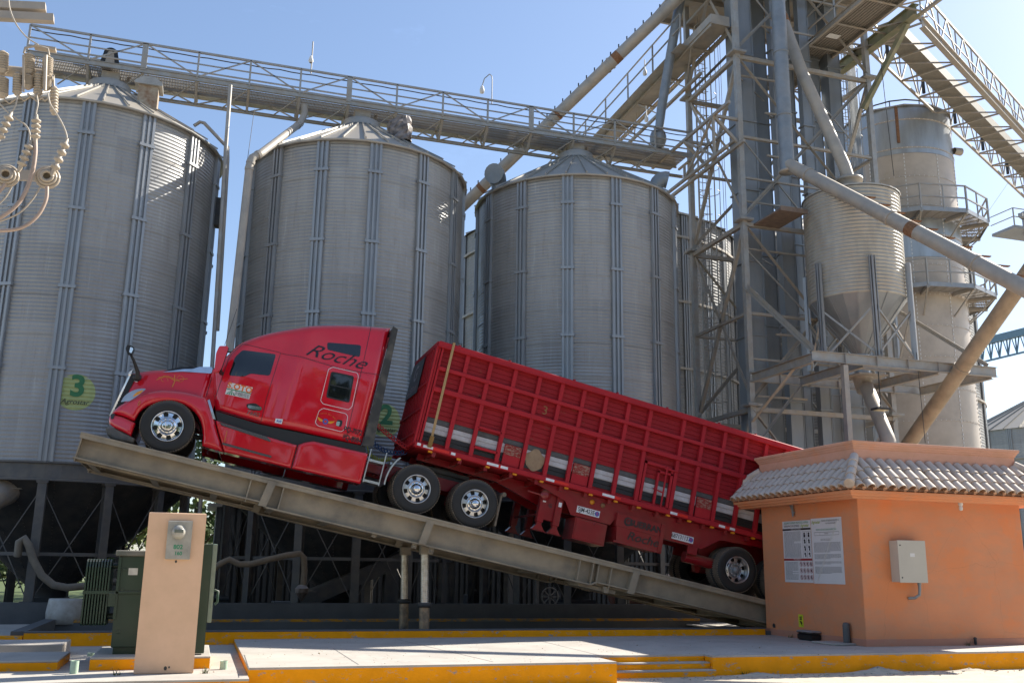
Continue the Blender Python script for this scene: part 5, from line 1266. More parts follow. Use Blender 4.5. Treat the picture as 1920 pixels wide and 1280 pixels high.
# details on the near side
def TP2(L, b=0.0): return [AC(x, y, b) for x, y in L]
def rect_c(px0, py0, px1, py1): a = AC(px0, py0); c = AC(px1, py1); return min(a[0], c[0]), max(a[0], c[0]), min(a[1], c[1]), max(a[1], c[1])
for z in (2.17, 1.72): obj('step_rung', MB().cbox(6.22, 6.77, .0, .06, z-.03, z+.03, .01), M_redd, tl)
for cx in (7.12, 8.78, 11.93): 
    obj('repair_plate', MB().cbox(cx-.20, cx+.20, .045, .086, 1.51, 1.98, .01), M_redd, tl)
    obj('rusty_patch', MB().box(cx-.19, cx+.19, .04, .044, 1.74, 1.97), chip('scraped_red', (.26,.03,.025), (.30,.20,.15), .50, 16), tl)
tan = MB(); pts = [(7.67+.24*math.cos(t)*(1+.10*math.sin(5*t)), 1.80+.23*math.sin(t)*(1+.12*math.cos(4*t))) for t in [i*2*math.pi/28 for i in range(28)]]
tan.prism(pts, .078, .09); obj('tan_filler_patch', tan, mat('tan_filler', (.33,.23,.14), .9, col2=(.24,.16,.10), scale=10), tl)
ch = text_mb('3', .28); ch.xf(lambda v: V((7.67+v[0], .084, 2.95+v[1]))); obj('chalk_mark', ch, mat('ochre_mark', (.30,.13,.05), .8), tl)
# side door
m = MB(); x0, x1, z0, z1 = 10.27, 11.02, 1.46, 2.47
for a in ((x0, x1, z1-.07, z1), (x0, x1, z0, z0+.07), (x0, x0+.06, z0, z1), (x1-.06, x1, z0, z1), (x0+.36, x0+.41, z0+.05, z1-.12), (x0+.36, x1, z1-.2, z1-.14)): m.cbox(a[0], a[1], .01, .075, a[2], a[3], .008)
dr_ = obj('side_door', m, M_redd, tl)
m = MB(); m.tube([(x0+.56,-.01,z1-.02),(x0+.56,-.01,z0-.05)], .022, 8); m.cbox(x0+.5, x0+.85, -.02, .0, z1-.09, z1-.04, .01); m.bar((x0+.3,-.0,z0+.42),(x0+.55,-.0,z0+.38), .025); o = obj('latch_bar', m, M_redd, tl); o.parent = dr_
# chassis
m = MB(); cp = [(5.2,1.385),(5.2,1.24),(7.1,1.22),(8.25,.92),(12.2,.92),(12.9,1.06),(17.2,1.06),(17.2,1.385)]
m.prism(cp, .78, .90); m.prism(cp, 1.60, 1.72)
obj('chassis_beam', m, M_redch, tl)
m = MB(); x = 5.4
while x < 17.2: m.box(x-.04, x+.04, .05, W_T-.05, 1.28, 1.385); x += .6
obj('cross_member', m, M_redch, tl)
m = MB(); m.prism([(7.6,1.38),(8.6,1.10),(8.78,.84),(9.75,.84),(9.95,1.15),(11.1,1.15),(11.12,.84),(12.1,.84),(12.55,1.15),(13.6,1.22),(14.8,1.22),(15.2,1.38)], .16, .19); apr = obj('side_apron', m, M_redch, tl)
# landing gear
for x in (8.12, 8.50):
    for yy_ in (.22, 2.10):
        m = MB(); m.cbox(x-.075, x+.075, yy_, yy_+.16, .52, 1.25, .01); m.cbox(x-.055, x+.055, yy_+.02, yy_+.14, .42, .54, .008); m.prism([(x-.06,.46),(x+.06,.46),(x+.15,.34),(x-.15,.34)], yy_+.01, yy_+.15); m.box(x-.17, x+.17, yy_-.03, yy_+.19, .325, .342)
        obj('landing_leg', m, M_redch, tl)
m = MB(); m.cbox(8.18, 8.44, .29, .33, .60, 1.25, .01); m.tube([(8.05,.2,1.1),(7.7,.22,1.12)], .02, 8); m.lathe([(.0,0),(.12,0),(.12,.05),(0,.05)], (8.12, .16, 1.12), 14, axis='y'); m.bar((8.12,.3,.7),(8.12,2.2,.7),.05); obj('landing_gear_crossbar', m, M_redch, tl)
t_ = text_mb('G', .12, bold=.004); lay(t_, (8.31, .284, .93), (1,0,0), (0,0,1)); obj('emblem', t_, M_vinyl, tl)
for x, z in ((8.13, 1.02), (8.51, 1.0)): obj('reflector', MB().box(x-.035, x+.035, .205, .218, z-.05, z+.05), M_whref, tl)
def plate(px, py, txt, mb_m, wd=.56, hh=.15):
    x, z = AC(px, py, -.15); p_ = obj('number_plate', MB().cbox(x-wd/2, x+wd/2, .148, .158, z-hh/2, z+hh/2, .004), M_whref, tl)
    t_ = text_mb(txt, .135, bold=.002, sx=.80); lay(t_, (x-.05, .145, z), (1,0,0), (0,0,1)); o = obj('lettering', t_, M_vinyl, tl); o.parent = p_
    e = MB(); e.disc((x+wd/2-.065, .144, z), .055, 'y', 16); o = obj('plate_emblem', e, M_blue, tl); o.parent = p_
    t_ = text_mb('0', .09); lay(t_, (x+wd/2-.065, .141, z), (1,0,0), (0,0,1)); o = obj('plate_emblem', t_, M_redref, tl); o.parent = p_
plate(1103, 957, 'SJM-423E', None); plate(1280, 1005, '687131137', None)
# tool boxes
def tb_(poly, y0, y1, nm): m = MB(); m.prism(poly, y0, y1); return obj(nm, m, M_redch, tl)
tb_([(8.90,.82),(9.68,.82),(9.68,.335),(8.90,.335)], .13, .75, 'tool_box')
m = MB().cbox(8.93, 9.65, .112, .128, .36, .79, .006); m.tube([(9.35,.11,.80),(9.35,.10,.74)], .02, 6); o = obj('box_door', m, M_redch, tl)
tb_([(9.85,1.15),(11.05,1.15),(11.05,.85),(9.85,.85)], .06, .7, 'spare_wheel_box'); tb_([(9.87,.845),(11.03,.845),(10.98,.50),(9.92,.50)], .045, .7, 'spare_wheel_box')
m = MB(); m.cbox(10.95, 11.05, .03, .058, .50, 1.15, .005); m.cbox(9.85, 11.05, .03, .044, .48, .52, .005); obj('box_edge', m, M_redch, tl)
t_ = text_mb('GUERRAN', .20, bold=.008, sx=.95); lay(t_, (10.56, .055, .99), (1,0,0), (0,0,1)); obj('lettering', t_, M_vinyl, tl)
e = MB(); e.disc((10.13, .056, 1.0), .10, 'y', 20); o = obj('emblem', e, M_vinyl, tl); t_ = text_mb('G', .16, bold=.004); lay(t_, (10.13, .052, 1.0), (1,0,0), (0,0,1)); o2 = obj('emblem', t_, M_redch, tl)
t_ = text_mb('Roche', .27, shear=.25, bold=.003, sx=1.15); lay(t_, (10.55, .040, .69), (1,0,0), (0,0,1)); obj('lettering', t_, M_vinyl, tl)
# lamps and reflective tape
for i, x in enumerate((5.3, 5.95, 6.62, 7.26, 7.9, 8.5, 9.1, 9.72, 10.3, 11.05, 11.6, 12.2, 12.75, 13.3, 13.9)):
    obj('marker_lamp', MB().cbox(x-.045, x+.045, -.02, .03, 1.34, 1.385, .01), M_amber, tl)
def tape(x, kinds, z=1.44):
    for k_, (w0, m_) in enumerate(kinds): obj('reflective_tape', MB().box(x, x+w0, -.036, -.031, z-.028, z+.028), m_, tl); x += w0
tape(5.12, [(.22, M_whref), (.36, M_redref)]); tape(5.75, [(.10, M_whref)]); tape(6.58, [(.27, M_whref), (.05, M_redref), (.17, M_whref)]); tape(7.98, [(.20, M_whref), (.35, M_redref)]); tape(9.36, [(.30, M_whref), (.16, M_redref)]); tape(11.08, [(.18, M_whref), (.27, M_redref)]); tape(12.35, [(.16, M_whref), (.13, M_redref), (.14, M_whref)]); tape(4.98, [(.08, M_whref)], 1.45)
for px, py, m_ in ((1110,939,M_amber), (1130,945,M_rust)):
    x, z = AC(px, py, -.15); m = MB().lathe([(0,-.04),(.05,-.035),(.055,0)], (x, .158, z), 14, axis='y'); obj('side_lamp', m, m_, tl)
for x in (13.01, 14.27, 15.53):
    zw_ = .52+(x-X0T)*.005; make_wheel(tl, x-X0T, 0, zw_, 'trailer'); make_wheel(tl, x-X0T, W_T, zw_, 'trailer', True)
    for y in (.33, W_T-.605):
        o = bpy.data.objects.new('inner_tyre', WHEELS['trailer'][0][1]); sc.collection.objects.link(o); o.parent = tl; o.location = (x-X0T, y, zw_)
        o2 = bpy.data.objects.new('tread', WHEELS['trailer'][1][1]); sc.collection.objects.link(o2); o2.parent = o
m = MB()
for x in (13.01, 14.27, 15.53): m.tube([(x,.3,.52),(x,2.2,.52)], .07, 10)
m.tube([(11.8,.4,.6),(12.6,.4,.6)], .13, 12); m.box(12.2, 16.2, .7, .8, .75, 1.06); m.box(12.2, 16.2, 1.7, 1.8, .75, 1.06)
for x in (12.35, 13.64, 14.9, 16.1): m.box(x-.06, x+.06, .66, .84, .5, 1.06); m.prism([(x-.12,.55),(x+.12,.55),(x+.05,.35),(x-.05,.35)], .68, .82)
obj('suspension', m, M_redch, tl)
m = MB(); m.cbox(11.75, 12.0, .16, .2, .66, .86, .01); obj('bracket', m, M_redch, tl)
# strap
s0 = AC(852,643,.06); s1 = AC(806,836,.06)
sp0 = TM @ V((s0[0], -.06, s0[1]))
ts = thing('tie_down_strap', 'tan ratchet strap pulled tight down the front corner of the red trailer', 'strap', sp0)
Bm = MB(); Bm.bar(TM @ V((s0[0], -.045, 3.82)), TM @ V((s1[0], -.05, 1.62)), .012, .055, (TM.to_3x3() @ V((1,0,0)))); Bm.bar(TM @ V((s0[0], -.045, 3.83)), TM @ V((s0[0], .4, 3.84)), .055, .01)
obj('webbing', Bm, mat('tan_webbing', (.42,.27,.12), .8), ts)
Bm = MB(); Bm.bar(TM @ V((s1[0], -.07, 1.68)), TM @ V((s1[0]-.01, -.07, 1.44)), .06, .09, (TM.to_3x3() @ V((1,0,0)))); obj('ratchet', Bm, mat('rusty_gold_metal', (.28,.15,.04), .5, .5), ts)

# ================= tipping platform =================
pl_ = thing('tipping_platform', 'long mud-brown steel truck-tipping ramp raised under the truck', 'tipping ramp', TM @ V((-1.45,0,-.5)), rot=TROT); ORG[pl_] = V((-1.45,0,-.5))
bt = [(-1.46,-.52),(2.16,-.52),(2.28,-.60),(9.42,-.60),(9.56,-.52),(18.2,-.52)]
def beam(y0, yo, sg):
    m = MB(); m.cbox(-1.46, 18.2, y0-.16, y0+.16, -.05, -.005, .006); m.box(-1.46, 18.2, y0+sg*.14-.012, y0+sg*.14+.012, -.12, -.03)
    m.box(-1.44, 18.18, y0+.02, y0+.045, -.56, -.05)
    for p, q in zip(bt, bt[1:]): m.bar((p[0], y0, p[1]+.015), (q[0], y0, q[1]+.015), .30, .03)
    for x in (-1.42, 1.86, 2.52, 9.1, 9.42, 9.55, 9.86): m.box(x-.012, x+.012, y0-.13, y0+.02, -.57, -.06)
    for x in (2.22, 5.58, 10.40): m.prism([(x-.03,-.06),(x+.13,-.06),(x+.06,-.58),(x-.10,-.58)], y0-.17, y0-.13); m.prism([(x-.03,-.06),(x+.13,-.06),(x+.06,-.58),(x-.10,-.58)], y0-.13, y0+.02)
    return m
obj('side_beam', beam(-.02, 0, -1), M_beam, pl_); obj('side_beam', beam(2.52, 0, 1), M_beam, pl_)
m = MB(); x = -1.2
while x < 18: m.ibeam((x, .05, -.36), (x, 2.45, -.36), .34, .14); x += 1.22
m.box(-1.46, -1.43, .1, 2.4, -.5, -.05); obj('cross_beam', m, M_beam, pl_)
for y in (.12, 1.62): obj('wheel_track', MB().box(-1.4, 18.1, y, y+.72, -.06, -.012), M_beam, pl_)
m = MB()
for y in (.35, .75, 1.75, 2.15): m.ibeam((-1.4, y, -.15), (18.0, y, -.15), .17, .09)
obj('deck_bearer', m, M_beam, pl_)
m = MB()
for a, z0 in ((5.42,-.70),(5.80,-.72),(4.55,-.66)):
    m = MB(); m.box(a-.05, a+.05, -.1, -.06, z0, -.58); m.lathe([(.0,-.115),(.035,-.115),(.035,-.10)], (a, 0, (z0-.58)/2-.02), 10, axis='y'); obj('lug', m, M_beam, pl_)
m = MB(); m.prism([(9.75,-.55),(9.9,-.55),(9.88,-.68),(9.78,-.68)], -.1, -.05); m.box(9.2, 10.1, .0, .6, -.66, -.58)
obj('lug', m, M_beam, pl_)
# hydraulic rams
M_ram = mat('dusty_chromed_ram', (.66,.62,.54), .28, .6, scale=9, col2=(.42,.36,.27))
for nm, y in (('nearer hydraulic ram holding up the tipping ramp', 20.42), ('farther hydraulic ram holding up the tipping ramp', 22.55)):
    x = 4.62; zt_ = (TM @ V((5.58,0,-.60))).z-.02
    t = thing('hydraulic_ram', nm, 'hydraulic ram', (x, y, 0), 'pair of hydraulic rams')
    obj('piston_rod', MB().tube([(x-.03,y,zt_-.1),(x,y,.95)], .085, 16), M_ram, t)
    rings = MB()
    for k in range(22): z = .98+k*(zt_-1.12)/22; rings.lathe([(.086,-.008),(.093,0),(.086,.008)], (x-.03*(z-.95)/(zt_-.95), y, z), 16)
    obj('rod_rings', rings, M_ram, t)
    obj('collar', MB().lathe([(.09,.0),(.145,.0),(.145,.10),(.09,.10)], (x,y,.88), 18), M_dark, t)
    obj('outer_barrel', MB().tube([(x,y,.9),(x+.02,y,.02)], .108, 18), mat('barrel_half_dusty', (.10,.085,.07), .5, .3, col2=(.42,.30,.18), scale=4), t)
    obj('pin_bracket', MB().box(x-.13, x+.10, y-.09, y+.09, zt_-.16, zt_+.03), M_beam, t)
# ================= orange booth =================
BX0, BX1, BY0, BY1 = 12.53, 16.62, 16.46, 20.0
def stucco(name, col, col2):
    m = mat(name, col, .82, 0, col2=col2, scale=.8, amt=.5, bump=.006, bscale=26, lo=.3, hi=.75)
    n = m.node_tree.nodes; L = m.node_tree.links; b = n['Principled BSDF']; src = b.inputs['Base Color'].links[0].from_socket
    t = n.new('ShaderNodeTexCoord'); mp_ = n.new('ShaderNodeMapping'); mp_.inputs['Scale'].default_value = (1.0, 1.0, 2.6); L.new(t.outputs['Object'], mp_.inputs[0])
    a = n.new('ShaderNodeTexNoise'); a.inputs['Scale'].default_value = 1.6; a.inputs['Detail'].default_value = 10; a.inputs['Roughness'].default_value = .7; L.new(mp_.outputs[0], a.inputs['Vector'])
    r = n.new('ShaderNodeMapRange'); r.inputs['From Min'].default_value = .42; r.inputs['From Max'].default_value = .72; r.inputs['To Max'].default_value = .6; L.new(a.outputs['Fac'], r.inputs[0])
    x = n.new('ShaderNodeMixRGB'); x.inputs[2].default_value = (.50, .27, .16, 1); L.new(r.outputs[0], x.inputs[0]); L.new(src, x.inputs[1]); g1 = n.new('ShaderNodeTexNoise'); g1.inputs['Scale'].default_value = .9; g1.inputs['Detail'].default_value = 7; g1.inputs['Roughness'].default_value = .6; L.new(t.outputs['Object'], g1.inputs['Vector'])
    g2 = n.new('ShaderNodeMapRange'); g2.inputs['From Min'].default_value = .55; g2.inputs['From Max'].default_value = .62; g2.inputs['To Max'].default_value = .55; L.new(g1.outputs['Fac'], g2.inputs[0])
    x2 = n.new('ShaderNodeMixRGB'); x2.inputs[2].default_value = (*[c*k for c, k in zip(col, (1.05, .85, .6))], 1); L.new(g2.outputs[0], x2.inputs[0]); L.new(x.outputs[0], x2.inputs[1])
    g3 = n.new('ShaderNodeTexNoise'); g3.inputs['Scale'].default_value = 9; g3.inputs['Detail'].default_value = 12; g3.inputs['Roughness'].default_value = .8; L.new(t.outputs['Object'], g3.inputs['Vector'])
    g4 = n.new('ShaderNodeMapRange'); g4.inputs['From Min'].default_value = .66; g4.inputs['From Max'].default_value = .70; g4.inputs['To Max'].default_value = .6; L.new(g3.outputs['Fac'], g4.inputs[0])
    x3 = n.new('ShaderNodeMixRGB'); x3.inputs[2].default_value = (.42, .30, .22, 1); L.new(g4.outputs[0], x3.inputs[0]); L.new(x2.outputs[0], x3.inputs[1])
    v = n.new('ShaderNodeTexVoronoi'); v.feature = 'DISTANCE_TO_EDGE'; v.inputs['Scale'].default_value = .55
    ds = n.new('ShaderNodeMixRGB'); ds.blend_type = 'ADD'; ds.inputs[0].default_value = .5; L.new(t.outputs['Object'], ds.inputs[1]); L.new(g1.outputs['Color'], ds.inputs[2]); L.new(ds.outputs[0], v.inputs['Vector'])
    r3 = n.new('ShaderNodeMapRange'); r3.inputs['From Min'].default_value = .0; r3.inputs['From Max'].default_value = .0035; r3.inputs['To Min'].default_value = .22; r3.inputs['To Max'].default_value = 0; L.new(v.outputs['Distance'], r3.inputs[0])
    x4 = n.new('ShaderNodeMixRGB'); x4.inputs[2].default_value = (.25, .12, .07, 1); L.new(r3.outputs[0], x4.inputs[0]); L.new(x3.outputs[0], x4.inputs[1]); L.new(x4.outputs[0], b.inputs['Base Color'])
    return m
M_orange = stucco('orange_render', (.70,.275,.125), (.60,.23,.105))
M_pink = stucco('salmon_render', (.68,.35,.24), (.58,.31,.22))
M_plinth = stucco('plinth_render', (.50,.22,.14), (.42,.19,.13))
M_tile = mat('pale_clay_tile', (.56,.46,.38), .8, 0, col2=(.40,.30,.23), scale=4, lo=.42, hi=.62, bump=.002, bscale=60, dust=(.55,.47,.40), dustamt=.45)
M_tileend = mat('peach_mortar', (.55,.30,.18), .85, 0, scale=9)
bo = thing('orange_booth', 'orange rendered booth with a pale clay-tile skirt roof and salmon parapet', 'booth', ((BX0+BX1)/2, (BY0+BY1)/2, .32))
def ringprof(prof, name, m, smooth=False):    # profile of (outset, z) swept round the booth with mitred corners
    mb = MB(); R4 = lambda d, z: [(BX0-d, BY0-d, z), (BX1+d, BY0-d, z), (BX1+d, BY1+d, z), (BX0-d, BY1+d, z)]
    for (d0, z0), (d1, z1) in zip(prof, prof[1:]):
        a, b = R4(d0, z0), R4(d1, z1)
        for i in range(4): mb.quad(a[i], a[(i+1)%4], b[(i+1)%4], b[i])
    return obj(name, mb, m, bo, fixn=False, weld=True, bevel={'wall': .018, 'parapet': .012, 'cornice': .008}.get(name, 0))
ringprof([(0,.455),(0,3.16)], 'wall', M_orange)
ringprof([(.012,.32),(.012,.452),(0,.456)], 'plinth', M_plinth)
ringprof([(0,3.16),(.42,3.13),(.44,3.17),(.50,3.18),(.51,3.22),(.555,3.23),(.56,3.285),(.55,3.29),(0,3.33)], 'cornice', M_orange)
ringprof([(0,3.88),(0,4.17),(.02,4.18),(.025,4.21),(.045,4.225),(.05,4.255),(.075,4.27),(.085,4.33),(-.25,4.335),(-.25,4.0)], 'parapet', M_pink)
obj('roof_deck', MB().box(BX0+.2, BX1-.2, BY0+.2, BY1-.2, 3.9, 4.02), M_conc, bo)
ringprof([(.60,3.30),(.0,3.90)], 'tile_pans', M_tileend)
EZ, TZ, DE = 3.335, 3.94, .63
def tile_run(mb, P, out, along, u, jit=0):
    """one run of overlapping barrel tiles; P corner, out/along unit vectors; u distance along the face"""
    L = {0: BX1-BX0, 1: BY1-BY0}[0 if abs(along.x) > .5 else 1]
    lim = max(0.0, -u, u-L)
    if lim > DE-.06: return
    dtop = lim; n = 3 if dtop < .2 else 2 if dtop < .42 else 1
    sl = V((0,0,TZ-EZ))-out*DE; full = DE
    edges = [DE-(DE-dtop)*i/n for i in range(n+1)]
    for i in range(n):
        d0, d1 = edges[i]+(.03 if i else 0.015), edges[i+1]
        p = P+along*u+out*d0+V((0,0,EZ+(TZ-EZ)*(1-d0/DE)+.012*1)); q = P+along*u+out*d1+V((0,0,EZ+(TZ-EZ)*(1-d1/DE)-.004))
        ax = (q-p).normalized(); nrm = along.cross(ax).normalized(); 
        if nrm.z < 0: nrm = -nrm
        vs = []; K = 8
        for c, r in ((p, .105), (q, .088)):
            for k in range(K+1): t = math.pi*k/K; vs.append(c+along*(r*math.cos(t)+jit*(1 if i == 1 else 0))+nrm*(r*math.sin(t)*.85))
        mb.add(vs, [(k, k+1, K+2+k, K+1+k) for k in range(K)], True)
        vs2 = []
        for k in range(K+1): t = math.pi*k/K; vs2.append(p+along*(.088*math.cos(t))+nrm*(.088*math.sin(t)*.85)); 
        mb.add(vs[:K+1]+vs2, [(k, k+1, K+2+k, K+1+k) for k in range(K)])
tmb = MB(); random.seed(11)
for P, out, al, L in ((V((BX0,BY0,0)), V((0,-1,0)), V((1,0,0)), BX1-BX0), (V((BX0,BY0,0)), V((-1,0,0)), V((0,1,0)), BY1-BY0), (V((BX1,BY0,0)), V((1,0,0)), V((0,1,0)), BY1-BY0)):
    n = int(round((L+2*DE)/.24)); 
    for i in range(1, n): tile_run(tmb, P, out, al, -DE+i*(L+2*DE)/n+random.uniform(-.006,.006), random.uniform(-.016, .016))
hip = MB()
for P, o_ in ((V((BX0,BY0,0)), V((-1,-1,0))), (V((BX1,BY0,0)), V((1,-1,0))), (V((BX0,BY1,0)), V((-1,1,0)))):
    hip = MB()
    for i in range(4):
        d0, d1 = DE*(1-i/4)+.015, DE*(1-(i+1)/4)-.02
        p = P+o_*d0+V((0,0,EZ+(TZ-EZ)*(1-d0/DE)+.075)); q = P+o_*d1+V((0,0,EZ+(TZ-EZ)*(1-d1/DE)+.06))
        hip.tube([p, q], [.10, .085], 14)
    obj('hip_tiles', hip, M_tile, bo)
mm = MB()
for P, out, al, L in ((V((BX0,BY0,0)), V((0,-1,0)), V((1,0,0)), BX1-BX0), (V((BX0,BY0,0)), V((-1,0,0)), V((0,1,0)), BY1-BY0)):
    n = int(round((L+2*DE)/.24))
    for i in range(n):
        c = P+al*(-DE+(i+.5)*(L+2*DE)/n)+out*(DE-.035)+V((0,0,EZ-.012)); mm.tube([c, c-out*.12+V((0,0,.1))], .045, 8)
nt_ = len(tmb.f); tmb.join(mm); bt_ = obj('barrel_tiles', tmb, [M_tile, M_tileend], bo, fixn=False)
for p in list(bt_.data.polygons)[nt_:]: p.material_index = 1
# --- things on the booth
XW = BX0-.004
def PW(px, py): return PX(px, py, XW)
def poster(pA, pB, ztop, zbot, label, kind):
    y0, y1 = pA, pB; t = thing('wall_poster', label, 'poster', (XW, (y0+y1)/2, zbot), 'laminated notices on the booth')
    obj('sheet', MB().box(XW-.006, XW, y1, y0, zbot, ztop), M_paper, t)
    Wd = y0-y1; Hh = ztop-zbot; X = XW-.0075
    def at(u, v): return (X, y0-Wd*u, ztop-Hh*v)
    def rect(u0, v0, u1, v1, mb, dx=0): mb.quad(*[(p[0]-dx, p[1], p[2]) for p in (at(u0,v0), at(u1,v0), at(u1,v1), at(u0,v1))])
    def txt(s, u, v, size, m, **kw): mb = text_mb(s, size, **kw); lay(mb, V(at(u, v))-V((.002,0,0)), (0,-1,0), (0,0,1)); obj('lettering', mb, m, t, fixn=False)
    g = MB(); kx = MB(); rd = MB(); gn = MB(); random.seed(len(label))
    def words(u0, v, u1, mb, th=.006):
        u = u0
        while u < u1: w_ = random.uniform(.02,.07); rect(u, v, min(u+w_, u1), v+th, mb); u += w_+.012
    if kind == 0:
        txt('REGLAMENTO INTERNO / POLITICAS DE LA EMPRESA', .5, .035, .062, M_greenink, sx=.62); txt('BUENAS PRACTICAS DE MANEJO', .34, .085, .06, M_vinyl, sx=.66)
        txt('Agrostar', .80, .085, .085, M_lime, shear=.2, bold=.003); rect(0, .125, 1, .155, kx); txt('OBLIGACIONES', .48, .14, .045, M_white, sx=1.2)
        v = .175
        while v < .60: words(.05, v, .64 if random.random() < .8 else .4, g); v += .0165
        for r in range(4):
            for c in range(2):
                u, v = .70+c*.15, .18+r*.108; rect(u, v, u+.135, v+.003, kx); rect(u, v, u+.004, v+.10, kx); rect(u+.135, v, u+.139, v+.10, kx)
                cu, cv = u+.07, v+.035
                kx.add([at(cu+.028*math.cos(a)*1.1, cv+.018*math.sin(a)) for a in [i*.7 for i in range(9)]], [tuple(range(9))]); rect(cu-.03+.01*r, cv+.018, cu+.035-.008*c, cv+.06-.01*(r%2), kx)
        rect(0, .615, 1, .65, rd); txt('PROHIBIDO', .48, .632, .045, M_white, sx=1.1)
        v = .675
        while v < .96: words(.05, v, .5 if random.random() < .8 else .3, g); v += .018
        for r in range(3):
            for c in range(4):
                cu, cv = .61+c*.115, .705+r*.105; n = 20; o_ = []; i_ = []
                for k in range(n): a = 2*math.pi*k/n; o_.append(at(cu+.050*math.cos(a), cv+.040*math.sin(a))); i_.append(at(cu+.041*math.cos(a), cv+.033*math.sin(a)))
                rd.add(o_+i_, [(k, (k+1)%n, n+(k+1)%n, n+k) for k in range(n)]); rect(cu-.012-.004*c, cv-.022, cu+.014, cv+.02, kx)
                a_, b_ = at(cu-.034, cv-.026), at(cu+.034, cv+.026); rd.bar((a_[0]-.001, a_[1], a_[2]), (b_[0]-.001, b_[1], b_[2]), .008, .001, (1,0,0))
    else:
        txt('Agrostar', .17, .06, .085, M_lime, shear=.2, bold=.003); txt('MANUAL DE BUENAS PRACTICAS', .64, .045, .05, M_st_g, sx=.8); txt('POLITICA DE INOCUIDAD', .66, .085, .04, M_st_g, sx=.75)
        txt('POLITICA DE INOCUIDAD ALIMENTARIA', .5, .18, .048, M_greenink, sx=.8)
        for a in ((.1,.215,.9,.22),(.1,.262,.9,.266),(.1,.215,.104,.266),(.9,.215,.904,.266),(.28,.215,.284,.266),(.72,.215,.724,.266)): rect(*a, g)
        txt('CALIDAD', .5, .24, .035, M_vinyl); words(.3, .32, .7, g); words(.3, .34, .66, g)
        for v0, v1 in ((.375,.53),(.555,.63),(.665,.70),(.745,.84)):
            v = v0
            while v < v1: words(.07, v, .93 if v+.017 < v1 else .6, g); v += .0155
        fold = MB(); p, q = V(at(.86, .045)), V(at(.12, .96)); fold.tube([p-V((.004,0,0)), q-V((.004,0,0))], .005, 6); fold.tube([p-V((.004,.04,0)), q-V((.004,.03,0))], .004, 6); obj('crease', fold, M_paper, t)
    for nm, mb, m in (('printed_lines', g, M_st_g), ('black_print', kx, M_vinyl), ('red_print', rd, M_redprint)):
        if mb.v: obj(nm, mb, m, t, fixn=False)
M_paper = mat('laminated_paper', (.66,.65,.66), .35, 0, scale=2, col2=(.60,.60,.60)); M_redprint = mat('red_print', (.35,.03,.03), .5)
poster(19.13, 18.07, 2.81, 1.49, 'white rules poster with black band, red band and rows of prohibition symbols', 0)
poster(18.05, 17.0, 2.83, 1.48, 'plain text poster with a diagonal crease, nearer the booth corner', 1)
c = PW(1502, 1163); t = thing('yellow_sticker', 'small yellow sticker with black bird sign low on the booth wall', 'sticker', (XW, c.y, c.z-.12))
obj('sheet', MB().box(XW-.004, XW, c.y-.085, c.y+.085, c.z-.13, c.z+.13), mat('yellow_sticker', (.62,.66,.03), .5), t)
mb = text_mb('SS', .10, bold=.004); lay(mb, (XW-.006, c.y, c.z+.05), (0,-1,0), (0,0,1)); obj('lettering', mb, M_vinyl, t)
mb = MB(); mb.add([(XW-.006, c.y-y, c.z+z) for y, z in ((-.05,.0),(.02,-.01),(.05,-.04),(.04,-.08),(.055,-.11),(.01,-.075),(-.01,-.05))], [tuple(range(7))]); obj('bird_mark', mb, M_vinyl, t)
b0 = PZ(1497, 1198, .32); t = thing('bait_station', 'black plastic bait box on the pavement against the booth wall', 'bait box', (12.38, b0.y-.15, .32))
yc = 18.15; mb = MB(); mb.cbox(12.28, 12.50, yc-.26, yc+.26, .32, .46, .03); obj('tray', mb, M_black, t); mb = MB().cbox(12.26, 12.51, yc-.27, yc+.27, .46, .52, .028); obj('lid', mb, M_bag, t)
mb = MB().cbox(12.0, 12.50, 16.75, 17.5, .322, .36, .01); solo('hatch_cover', mb, M_conc, 'flat grey concrete hatch cover lying at the booth corner', 'hatch')
pc = PX(1605,1190,12.44); mb = MB().tube([(12.44, 16.95, .34), (12.44, 16.95, .70)], .07, 16); mb.lathe([(.07,.70),(.05,.74),(0,.75)], (12.44, 16.95, 0), 16); solo('grey_pipe_stub', mb, M_concdark, 'short capped grey pipe standing at the booth corner', 'pipe')
c = PW(1452, 1172); mb = MB().lathe([(0,0),(.05,0),(.05,-.01),(.035,-.012)], (c.y, 0, 0), 14, axis='y'); mb.v = [(XW-.012+v[1]*.5-.0, v[0], v[2]+c.z) for v in mb.v]; solo('wall_outlet', mb, M_dark, 'small dark round outlet low at the far end of the booth wall', 'outlet')
c = PW(1487, 948); mb = MB()
for k in range(4): mb.tube([(XW-.01, c.y+.05*k-.1, c.z+.12), (XW-.05, c.y+.04*k-.06, c.z+.02), (XW-.04-.01*k, c.y-.02*k, c.z-.12), (XW-.02, c.y-.03*k, c.z-.24+.03*k)], .011, 6)
mb.tube([(XW-.03, c.y-.02, c.z+.06), (XW-.05, c.y-.06, c.z-.22)], .02, 8)
solo('loose_wires', mb, M_pipe2, 'tuft of loose wires hanging under the booth eave', 'wires')
c = PY(1795, 955, 16.25); t = thing('light_bulb', 'bare cream light bulb under the booth eave', 'light bulb', (c.x, 16.15, 3.0))
obj('lamp_holder', MB().lathe([(.045,3.145),(.05,3.11),(.035,3.07)], (c.x, 16.15, 0), 14), M_white, t); obj('bulb', MB().lathe([(.02,3.08),(.035,3.05),(.04,3.02),(.03,2.985),(0,2.975)], (c.x, 16.15, 0), 14), M_white, t)
